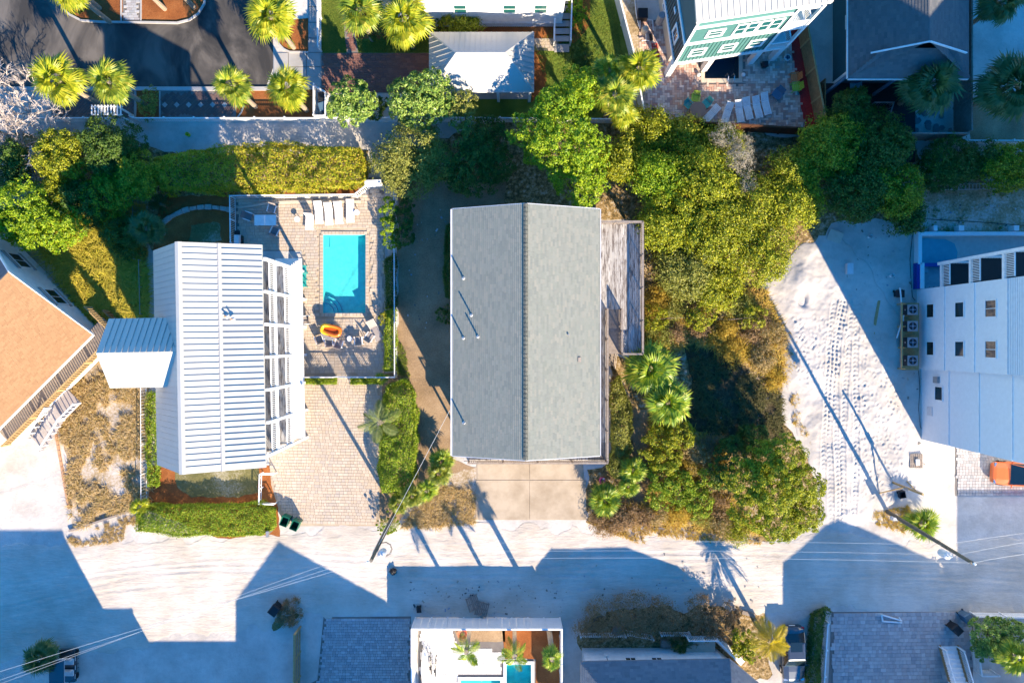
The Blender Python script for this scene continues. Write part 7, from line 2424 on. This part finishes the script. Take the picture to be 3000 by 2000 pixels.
plank('fresh lumber board lying at the shadow edge of the sand lot', (2574, 880), (2546, 1042), .22, .05)
plank('white board lying in the dry grass by the sand road', (1932, 1476), (1966, 1475), .1, .05, M_white)
plank('thin lumber strip on the sand right of the service pole', (2655, 1408), (2682, 1436), .08, .05)
plank('white pipe leaning over the air conditioners', (2622, 845), (2634, 960), .09, .07, M_white, .7)
plank('second white pipe crossing over the air conditioner stand', (2640, 900), (2612, 990), .09, .07, M_white, .75)
plank('weathered log edging the straw grass by the sand road', (205, 1553), (395, 1492), .16, .16, M_oldwood, name='edging_log', cat='log')
plank('weathered gray driftwood log beside the golden palm', (2172, 1790), (2210, 1800), .3, .2, M_oldwood, name='driftwood_log', cat='log')
cb = thing('cardboard_sheet', 'square tan sheet lying at the edge of the shaded bushes', 'sheet', P(2445, 693), -.35)
MB().box((0, 0, .12), (1.15, .85, .02), rot=Matrix.Rotation(.12, 3, 'X')).build('sheet', M_tan, cb, world=False)
MB().box((0, .43, .16), (1.15, .04, .05)).build('folded_edge', M_tan, cb, world=False)
fb = thing('foam_cooler', 'pale rectangular cooler standing on the shaded sand', 'box', P(2484, 788))
MB().box((0, 0, .2), (.48, .85, .4)).build('box', M_gutter, fb, world=False, bevel=.03)
MB().box((0, 0, .43), (.5, .88, .06)).build('lid', M_gutter, fb, world=False)
for lb, x, y, rz, w, d in (('gray flattened box against the picket fence before the cottage', 1810, 1843, -.3, .9, .65), ('brown box beside the sago palm', 1948, 1880, -.1, .75, .55), ('weathered box on the russet shrub edge', 2120, 1882, .6, .5, .4)):
    t = thing('wooden_box', lb, 'box', P(x, y), rz)
    MB().box((0, 0, .2), (w, d, .4)).build('body', M_oldwood, t, world=False)
    MB().box((0, 0, .41), (w + .04, d + .04, .03)).build('lid', M_oldwood, t, world=False)

# air conditioners on their stand by the white house
st_ = thing('equipment_stand', 'fresh lumber stand carrying the air conditioners', 'stand', P(2655, 980))
z = .75
MB().bx(31.35, 32.7, -2.3, 3.1, z - .08, z).build('platform', M_lumber, st_)
MB().beam(P(2642, 885, 1.3), P(2642, 1078, 1.3), .1, .14).build('guard_rail', M_lumber, st_)
for y in (3.0, 1.2, -.5, -2.2):
    for x in (31.4, 32.6): put('leg', M_lumber, st_, (.1, .1, z - .08), (x, y, (z - .08) / 2))
    MB().beam((31.35, y, 1.3), (31.35, y, 0), .1, .1).build('guard_post', M_lumber, st_)
for lb, y in (('gray air conditioner with round fan, northernmost of four on the lumber stand', 907), ('gray air conditioner with round fan, second from the north on the lumber stand', 955), ('gray air conditioner with round fan, third from the north on the lumber stand', 1003), ('gray air conditioner with round fan, southernmost of four on the lumber stand', 1056)):
    c = P(2674, y, 1.55)
    t = thing('air_conditioner', lb, 'air conditioner', (c.x, c.y, .75), 0, 'air conditioners beside the white house')
    S = lambda m, n, mt: m.build(n, mt, t, world=False)
    S(MB().box((0, 0, .38), (.8, .8, .76)), 'cabinet', M_black)
    S(MB().box((0, 0, .785), (.82, .82, .05)), 'top_panel', M_gray)
    S(MB().lathe([(0, .81), (.31, .81), (.31, .825), (0, .825)], n=20), 'fan_opening', M_black)
    for k in range(4):
        a = k * PI / 2
        S(MB().box((.15 * math.cos(a), .15 * math.sin(a), .83), (.26, .10, .01), rz=a), 'fan_blade', M_bluep)
    S(MB().lathe([(0, .82), (.08, .82), (.08, .85), (0, .85)], n=10), 'fan_hub', M_gray)
    S(MB().box((-.405, 0, .42), (.01, .12, .06)), 'badge', M_white)

# unfinished pool and spa behind the white house
up = thing('unfinished_pool', 'unfinished raised plaster pool with white coping behind the white house', 'pool', P(2850, 730))
NW, SE = P(2690, 679, .6), P(3060, 770, .6)
MB().bx(NW.x, 48, NW.y - .3, NW.y, 0, .62).build('north_coping', M_stucco, up)
MB().bx(NW.x, NW.x + .3, NW.y - 2.6, NW.y - .3, 0, .62).build('west_coping', M_stucco, up)
MB().bx(NW.x + .3, 48, 6.2, NW.y - .3, .01, .1).build('plaster_floor', M_plaster, up)
pl = [(NW.x + .32, NW.y - 2.9), (NW.x + 3.3, NW.y - 2.9), (NW.x + 3.45, NW.y - 1.6), (NW.x + 3.2, NW.y - .9), (NW.x + 2.5, NW.y - .55), (NW.x + .32, NW.y - .45)]
MB().prism(pl, .1, .14).build('blue_floor', flat_mat('blue_plaster', (.07, .34, .42), .8, var=.1), up)
for x in (2741, 2817, 2978):
    p = P(x, 668, .7); MB().box((p.x, p.y, .36), (.42 if x > 2800 else .3, .42, .72)).build('pedestal', M_stucco, up)
sp_ = thing('spa', 'unfinished square spa with dark blue tile band beside the white house', 'spa', P(2740, 805))
q0, q1 = P(2686, 770, .55), P(2778, 846, .55)
MB().bx(q0.x, q0.x + .26, q1.y, q0.y, 0, .55).build('tile_wall', M_bluetile, sp_)
MB().bx(q0.x + .26, q0.x + .58, q1.y, q0.y, 0, .62).build('west_coping', M_stucco, sp_)
MB().bx(q0.x + .58, q1.x + .6, q0.y - .3, q0.y, 0, .55).build('tile_wall', M_bluetile, sp_)
MB().bx(q0.x + .58, q1.x + .6, q1.y, q0.y - .3, 0, .1).build('floor', flat_mat('spa_plaster', (.16, .34, .40), .8), sp_)
MB().bx(q0.x + .58, q1.x + .6, q1.y, q1.y + .35, .1, .32).build('bench', MATS['spa_plaster'], sp_)
MB().bx(q0.x + .58, q0.x + 1.1, q0.y - .75, q0.y - .3, .1, .32).build('bench', MATS['spa_plaster'], sp_)
for i in range(4): MB().lathe([(0, .32), (.03, .32), (.03, .33), (0, .33)], (q0.x + .8 + i * .35, q1.y + .18, 0), 8).build('jet', M_black, sp_)


def cable(label, pts, r=.022, mat=None, name='cable'):
    o = MB().tube([P(*p) + Vector((0, 0, .05)) for p in pts], r, 5).build(name, mat or M_rope)
    return tag(o, label, 'cable')


cable('black cable running over the shaded sand beside the spa', [(2672, 690), (2665, 760), (2668, 820), (2672, 870), (2680, 880)])
cable('black cable looping across the sand above the unfinished pool', [(2690, 640), (2760, 645), (2860, 650), (2960, 658), (3010, 662)])
cable('dark cable along the foot of the white house', [(2690, 1085), (2694, 1130), (2690, 1200), (2695, 1250), (2705, 1262)])

# pool plumbing of the teal house
pe = thing('pool_equipment', 'black pool heater with tank and white pipes beside the teal house', 'pool equipment', P(1888, 80))
p = P(1884, 38, .8); MB().box((p.x, p.y, .4), (.8, .8, .8)).build('heater', M_black, pe, bevel=.04)
p = P(1892, 82, .8); MB().lathe([(.0, 0), (.28, 0), (.3, .5), (.22, .75), (0, .82)], (p.x, p.y, 0), 14).build('filter_tank', M_tan, pe)
for a in ([(1875, 85), (1875, 60), (1888, 55), (1912, 60), (1914, 90)], [(1860, 0), (1864, 40), (1872, 78)], [(1892, 95), (1893, 118), (1880, 120)], [(1893, 118), (1902, 120)]):
    MB().tube([P(*k, .3) for k in a], .045, 6).build('pipe', M_white, pe)
p = P(1908, 98, .3); MB().tube([(p.x, p.y, .15), (p.x + .05, p.y - .5, .15)], .14, 10).build('pump', M_black, pe)
ht = thing('hand_truck', 'red hand truck lying by the teal house wall', 'hand truck', P(1920, 150))
for s in (-.2, .2): MB().tube([P(1916, 128) + Vector((s, 0, .12)), P(1922, 168) + Vector((s, 0, .12))], .035, 6).build('rail', M_redmul, ht)
for i in range(5): MB().tube([P(1917 + i, 131 + i * 8) + Vector((-.2, 0, .12)), P(1917 + i, 131 + i * 8) + Vector((.2, 0, .12))], .03, 6).build('crossbar', M_redmul, ht)
MB().box(P(1922, 170) + Vector((0, 0, .1)), (.5, .25, .03)).build('toe_plate', M_redmul, ht)
for lb, x in (('white globe lamp at the left edge of the plunge pool', 2047), ('white globe lamp at the right edge of the plunge pool', 2178)):
    p = P(x, 219, .2); t = thing('globe_lamp', lb, 'lamp', (p.x, p.y, 0))
    MB().lathe([(.0, .03), (.12, .06), (.17, .2), (.12, .33), (0, .37)], n=14).build('globe', M_white, t, world=False, smooth=True)
    MB().lathe([(.0, 0), (.1, 0), (.1, .05), (0, .05)], n=10).build('base', M_gray, t, world=False)
p = P(2308, 168, .5); t = thing('floor_fan', 'round white floor fan at the edge of the red mulch', 'fan', (p.x, p.y, 0))
MB().lathe([(.24, .42), (.27, .47), (.24, .52), (.22, .52), (.22, .42)], n=20).build('cage', M_white, t, world=False)
for k in range(4): MB().box((.1 * math.cos(k * PI / 2), .1 * math.sin(k * PI / 2), .47), (.2, .1, .015), rz=k * PI / 2).build('blade', M_bluep, t, world=False)
MB().tube([(0, 0, 0), (0, 0, .45)], .03, 8).build('post', M_white, t, world=False)
MB().lathe([(0, 0), (.2, 0), (.2, .04), (0, .04)], n=14).build('base', M_white, t, world=False)

# bottom fenced yard
hs = thing('garden_hose', 'orange garden hose coiled on the mulch inside the white fence', 'hose', P(1355, 1852))
m = MB()
c = P(1355, 1852)
m.tube([(c.x + (.2 + .03 * (a / 8)) * math.cos(a * .8), c.y + (.2 + .03 * (a / 8)) * math.sin(a * .8) * 1.1, .08 + .004 * a) for a in range(60)], .018, 5)
m.build('coil', M_hose, hs)
sb = thing('paddle_board', 'white paddle board standing along the left fence of the pool yard', 'board', P(1245, 1950))
b0 = P(1246, 1950)
MB().add([Vector((b0.x + dx, b0.y + dy, z)) for z in (.25, .37) for dx, dy in ((-.22, -1.3), (.22, -1.3), (.3, 0), (.2, 1.2), (0, 1.6), (-.2, 1.2), (-.3, 0))], [(6, 5, 4, 3, 2, 1, 0), (7, 8, 9, 10, 11, 12, 13)] + [(i, (i + 1) % 7, 7 + (i + 1) % 7, 7 + i) for i in range(7)]).build('hull', M_white, sb)
for dy in (-.8, .8): MB().box((b0.x, b0.y + dy, .12), (.5, .08, .24)).build('stand', M_gray, sb)


def bicycle(label, px, py, rz):
    c = P(px, py, .5)
    t = thing('bicycle', label, 'bicycle', (c.x, c.y, 0), rz)
    S = lambda m, n, mt: m.build(n, mt, t, world=False)
    for x in (-.52, .52):
        o = S(MB().tube([(x + .33 * math.cos(a * PI / 9), 0, .34 + .33 * math.sin(a * PI / 9)) for a in range(19)], .022, 6, caps=False), 'wheel', M_rubber)
    for a, b in (((-.52, 0, .34), (-.15, 0, .85)), ((-.15, 0, .85), (0, 0, .32)), ((0, 0, .32), (.42, 0, .8)), ((-.15, 0, .8), (.4, 0, .85)), ((.4, 0, .95), (.52, 0, .34)), ((-.52, 0, .34), (0, 0, .32))):
        S(MB().tube([a, b], .02, 6), 'frame_tube', M_tan)
    S(MB().tube([(.3, -.28, 1.02), (.4, 0, .98), (.3, .28, 1.02)], .016, 6), 'handlebar', M_chrome)
    S(MB().box((-.17, 0, .9), (.26, .15, .06)), 'saddle', M_black)


bicycle('tan bicycle parked beside the paddle board, left of two', 1262, 1944, PI / 2 + .05)
bicycle('tan bicycle parked beside the paddle board, right of two', 1276, 1952, PI / 2 - .04)


# vehicles ------------------------------------------------------------------
def car(name, label, loc, rz, paint, L=4.5, W=1.82, Hh=1.46, roofmat=None, glassm=None):
    """front towards local -y"""
    t = thing(name, label, 'car', loc, rz)
    S = lambda m, n, mt, **k: m.build(n, mt, t, world=False, **k)
    g = glassm or M_glass
    # lower body loft: y, half width, z low, z shoulder, z mid
    st = [(-.5, .30, .32, .58, .60), (-.485, .40, .25, .62, .68), (-.44, .45, .22, .68, .76), (-.30, .49, .20, .76, .86), (-.16, .5, .20, .84, .92), (0, .5, .20, .88, .94), (.2, .5, .20, .90, .96), (.36, .49, .22, .92, 1.0), (.45, .46, .25, .90, .98), (.49, .41, .30, .82, .86), (.5, .34, .36, .72, .74)]
    V, F = [], []
    for y, w, z0, z1, z2 in st:
        w *= W
        V += [(-w * .92, y * L, z0), (-w, y * L, z0 + .14), (-w, y * L, z1 - .12), (-w * .93, y * L, z1), (-w * .5, y * L, z2), (w * .5, y * L, z2), (w * .93, y * L, z1), (w, y * L, z1 - .12), (w, y * L, z0 + .14), (w * .92, y * L, z0)]
    n = 10
    for i in range(len(st) - 1):
        for k in range(n):
            F.append((i * n + k, i * n + (k + 1) % n, (i + 1) * n + (k + 1) % n, (i + 1) * n + k))
    F.append(tuple(range(n))); F.append(tuple((len(st) - 1) * n + k for k in range(n))[::-1])
    body = MB().add(V, [f[::-1] for f in F])
    S(body, 'body', paint, smooth=False)
    # cabin: pillars and roof
    wb, wr = W * .455, W * .37
    yA, yB, yC, yD = -.20 * L, -.05 * L, .26 * L, .40 * L
    zb, zr = .90, Hh
    S(MB().add([(-wr, yB, zr - .03), (wr, yB, zr - .03), (wr, yC, zr - .05), (-wr, yC, zr - .05), (-wr * .86, yB + .12, zr), (wr * .86, yB + .12, zr), (wr * .86, yC - .1, zr - .01), (-wr * .86, yC - .1, zr - .01)], [(4, 5, 6, 7), (0, 1, 5, 4), (1, 2, 6, 5), (2, 3, 7, 6), (3, 0, 4, 7)]), 'roof', roofmat or paint)
    S(MB().add([(-wb * .95, yA, zb), (wb * .95, yA, zb), (wr * .97, yB, zr - .03), (-wr * .97, yB, zr - .03)], [(0, 1, 2, 3)]), 'windshield', g)
    S(MB().add([(wb * .95, yD, zb + .06), (-wb * .95, yD, zb + .06), (-wr * .97, yC, zr - .05), (wr * .97, yC, zr - .05)], [(0, 1, 2, 3)]), 'rear_window', g)
    for s in (-1, 1):
        q = [(s * wb, yA + .05, zb), (s * wb, yD - .05, zb + .06), (s * wr, yC, zr - .05), (s * wr, yB, zr - .03)]
        S(MB().add(q, [(0, 1, 2, 3) if s > 0 else (3, 2, 1, 0)]), 'side_window', g)
        for a, b in (((s * wb * .97, yA, zb), (s * wr, yB, zr - .02)), ((s * wb * .97, yD, zb + .06), (s * wr, yC, zr - .04)), ((s * wb * 1.01, .08 * L, zb), (s * wr * 1.01, .09 * L, zr - .04))):
            S(MB().beam(a, b, .06, .06), 'pillar', paint)
        S(MB().tube([(s * wb, yA + .1, zb - .02), (s * (wb + .2), yA + .08, zb + .08)], .05, 6), 'mirror', paint)
        S(MB().box((s * W * .36, -.455 * L, .64), (.3, .18, .12)), 'headlight', M_chrome)
        S(MB().box((s * W * .40, .47 * L, .80), (.26, .14, .14)), 'tail_light', M_redlens)
        for y in (-.30, .30):
            wh_ = MB().tube([(s * W * .40, y * L, .33), (s * W * .505, y * L, .33)], .33, 18)
            o = S(wh_, 'wheel', M_rubber)
            MB().tube([(s * W * .50, y * L, .33), (s * W * .512, y * L, .33)], .2, 12).build('rim', M_chrome, o, world=False)
    S(MB().box((0, .497 * L, .56), (.5, .03, .14)), 'license_plate', M_white)
    S(MB().box((0, .19 * L, zr + .005), (W * .5, .75, .012)), 'sunroof', g)
    S(MB().box((0, -.495 * L, .48), (W * .55, .04, .2)), 'grille', M_black)
    return t


c = P(2331, 1922, 1.2)
car('parked_car', 'black car parked beside the long dark hedge at the bottom edge', (c.x, c.y, .02), .03, M_carpaint, 4.5, 1.85, 1.48)
c = P(2985, 1392, 1.2)
car('parked_car', 'orange off-road car on the gray paver apron at the right edge', (c.x + .35, c.y, .08), -PI / 2 - .06, flat_mat('orange_car_paint', (.62, .14, .035), .3, 0, .6, var=.03), 4.3, 1.9, 1.7, roofmat=M_slingw)

gc = thing('golf_cart', 'dark golf cart with flat roof parked at the lower left edge', 'golf cart', (*XY(166, 1968, 1.9), 0), 0)
S = lambda m, n, mt: m.build(n, mt, gc, world=False)
S(MB().box((0, -.2, 1.92), (1.15, 2.3, .07)), 'roof', M_carpaint)
S(MB().box((0, -.2, 1.87), (1.2, 2.36, .03)), 'roof_trim', M_gutter)
for x in (-.5, .5):
    for y in (-1.2, .8): S(MB().tube([(x, y, .6), (x, y, 1.88)], .025, 6), 'roof_post', M_black)
S(MB().box((.0, -.1, .42), (1.25, 2.6, .3)), 'body', M_carpaint)
for y in (.3, -.6):
    S(MB().box((0.05, y, .68), (1.1, .45, .14)), 'seat', M_gutter)
    S(MB().box((0.05, y + .26, .95), (1.1, .1, .45)), 'backrest', M_gutter)
for x in (-.58, .58):
    for y in (-1.0, .9): S(MB().tube([(x - .08, y, .24), (x + .08, y, .24)], .24, 14), 'wheel', M_rubber)
S(MB().tube([(-.25, .75, .7), (-.25, .6, 1.0)], .02, 6), 'steering_column', M_black)
for i in range(3):
    b = P(200, 1930 + i * 26, .6)
    t = thing('patio_stool', ('dark stool beside the golf cart, northernmost of three', 'dark stool beside the golf cart, middle of three', 'dark stool beside the golf cart, southernmost of three')[i], 'stool', (b.x + .3, b.y, 0))
    MB().box((0, 0, .5), (.42, .36, .06)).build('seat', M_gutter, t, world=False)
    for sx in (-1, 1):
        for sy in (-1, 1): MB().tube([(sx * .17, sy * .14, .48), (sx * .2, sy * .17, 0)], .02, 5).build('leg', M_black, t, world=False)

# white stair at the lower right
ws = thing('outdoor_stair', 'white outdoor stair with railings rising from the gray paver court', 'stair', P(2790, 1890))
sA, sB = P(2752, 1880), P(2800, 1880)
for i in range(17):
    y = sA.y - .3 - i * .29
    MB().bx(sA.x, sB.x, y - .3, y, .02 + i * .17, .06 + i * .17 + .04).build('tread', M_white, ws)
    MB().bx(sA.x, sB.x, y - .3, y - .28, .06 + i * .17, .06 + (i + 1) * .17).build('riser', M_white, ws)
for x in (sA.x - .05, sB.x + .05):
    MB().beam((x, sA.y - .2, .1), (x, sA.y - 5.1, 2.95), .06, .3).build('stringer', M_cedar, ws)
    MB().beam((x, sA.y - .3, 1.05), (x, sA.y - 5.1, 3.9), .08, .06).build('handrail', M_white, ws)
    for i in range(30):
        f = (i + .5) / 30
        put('baluster', M_white, ws, (.035, .035, .85), (x, sA.y - .3 - 4.8 * f, .6 + 2.85 * f))
    for i in range(3): put('newel_post', M_white, ws, (.1, .1, 1.15), (x, sA.y - .3 - i * 2.3, .58 + i * 1.37))
af = thing('sawhorse', 'white triangular wooden sawhorse lying on the gray paver court', 'sawhorse', P(2608, 1810))
q = [P(2580, 1797), P(2638, 1814), P(2640, 1821), P(2584, 1817)]
for a, b in ((0, 1), (2, 3), (3, 0)): MB().beam(q[a] + Vector((0, 0, .22 if a == 0 else .12)), q[b] + Vector((0, 0, .22 if a == 0 else .12)), .1, .1).build('beam', M_white, af)
MB().beam(P(2627, 1802) + Vector((0, 0, .4)), q[1] + Vector((0, 0, .1)), .06, .06).build('strut', M_white, af)

# garden edging
es = thing('stone_edging', 'curved row of pale garden stones in the shaded rear bed', 'edging', P(560, 610))
cur = [(475, 668), (480, 655), (492, 643), (508, 633), (526, 624), (546, 616), (568, 611), (590, 608), (612, 607), (634, 609), (656, 612), (676, 616)]
for i, q in enumerate(cur):
    a = P(*q)
    nx_ = P(*cur[min(i + 1, len(cur) - 1)]); pv = P(*cur[max(i - 1, 0)])
    MB().box((a.x, a.y, .1), (.56, .3 + .06 * (i % 3), .22 + .03 * (i % 2)), rz=math.atan2(nx_.y - pv.y, nx_.x - pv.x)).build('stone', M_stone, es, bevel=.05)
es = thing('brick_edging', 'line of terracotta edging bricks between gravel and straw grass', 'edging', P(180, 1330))
a, b = P(163, 1255), P(204, 1490)
for i in range(15):
    q = a.lerp(b, (i + .5) / 15)
    put('brick', M_terracotta, es, (.18, .4, .16), q + Vector((0, 0, .06)), Matrix.Rotation(math.atan2(b.y - a.y, b.x - a.x) - PI / 2 + .03 * (i % 3), 3, 'Z'))
es = thing('stone_bench_wall', 'low pale stone curb along the rear of the pool deck', 'edging', P(900, 590))
cur = [(700, 610), (740, 604), (780, 598), (820, 594), (860, 592), (900, 592), (940, 592), (980, 592), (1020, 592), (1060, 592)]
for q0_, q1_ in zip(cur, cur[1:]): MB().beam(P(*q0_) + Vector((0, 0, .12)), P(*q1_) + Vector((0, 0, .12)), .18, .2).build('stone', M_tan, es)
fs = thing('flagstone_patch', 'scattered dark flagstones on shaded sand below the slate house porch', 'paving', P(2720, 350))
rr = random.Random(8)
for i in range(26):
    p = P(rr.uniform(2625, 2785), rr.uniform(325, 385))
    k = rr.randint(5, 7); r_ = rr.uniform(.18, .34)
    poly = [(p.x + r_ * rr.uniform(.75, 1.1) * math.cos(2 * PI * j / k), p.y + r_ * rr.uniform(.75, 1.1) * math.sin(2 * PI * j / k)) for j in range(k)]
    MB().prism(poly, 0, .05 + i * .0008).build('flagstone', M_flag, fs)
dl = thing('porch_gate_frame', 'gray L-shaped railing below the slate house porch', 'railing', P(2590, 310))
rail_run(dl, P(2545, 312), P(2600, 312), 1.0, M_gray, .2, .03, 1.5, .08)
rail_run(dl, P(2600, 312), P(2588, 352), 1.0, M_gray, .2, .03, 1.5, .08)

# small litter -----------------------------------------------------------
rg = thing('swim_ring', 'pink inflatable ring on the dark mulch beside the concrete driveway', 'swim ring', P(1764, 1408))
MB().tube([(.2 * math.cos(a * PI / 10), .24 * math.sin(a * PI / 10), .1) for a in range(21)], .085, 8, caps=False).build('ring', M_pink, rg, world=False, smooth=True)
MB().box((.1, .2, .17), (.16, .12, .03)).build('patch', M_white, rg, world=False)
bg_ = thing('trash_bag', 'dark trash bag lying on the shaded sand road', 'bag', P(1153, 1672))
rs = np.random.default_rng(3)
bm_ = bmesh.new(); bmesh.ops.create_icosphere(bm_, subdivisions=3, radius=.28)
for v in bm_.verts:
    k = 1 + .25 * math.sin(v.co.x * 19 + v.co.y * 11) * math.cos(v.co.y * 17 - v.co.z * 9)
    v.co *= k; v.co.z = max(v.co.z * .7 + .17, 0)
me = bpy.data.meshes.new('bag'); bm_.to_mesh(me); bm_.free(); me.materials.append(M_black)
link('bag', me, bg_)
MB().tube([(.15, .1, .3), (.3, .2, .36)], [.07, .03], 6).build('knot', M_black, bg_, world=False)
mp = thing('mail_post', 'small dark post box in the mulch beside the green bins', 'post', P(798, 1552))
MB().beam(P(798, 1552), P(798, 1552) + Vector((0, 0, 1.1)), .1, .1).build('post', M_gray, mp)
MB().box(P(798, 1552) + Vector((0, 0, 1.2)), (.2, .45, .24)).build('box', M_gray, mp)
lm = MB()
rr = random.Random(12)
for (x0, x1, y0, y1, n) in ((1200, 1660, 1700, 1800, 90), (2560, 2720, 1040, 1420, 40), (2480, 2680, 650, 900, 40), (1960, 2300, 1060, 1330, 25), (1700, 2240, 1620, 1780, 40), (1180, 1320, 600, 1000, 40), (2700, 3000, 590, 680, 40)):
    for _ in range(n):
        p = P(rr.uniform(x0, x1), rr.uniform(y0, y1)); s = rr.uniform(.03, .13)
        lm.box((p.x, p.y, .05), (s * rr.uniform(.6, 2.2), s, .03), rz=rr.uniform(0, 3))
tag(lm.build('litter', piece_mat('litter', [(.6, .6, .6), (.25, .2, .15), (.04, .04, .05), (.5, .42, .3), (.2, .3, .45)])), 'scattered scraps of paper and wood on the sand', 'litter', None, 'stuff')
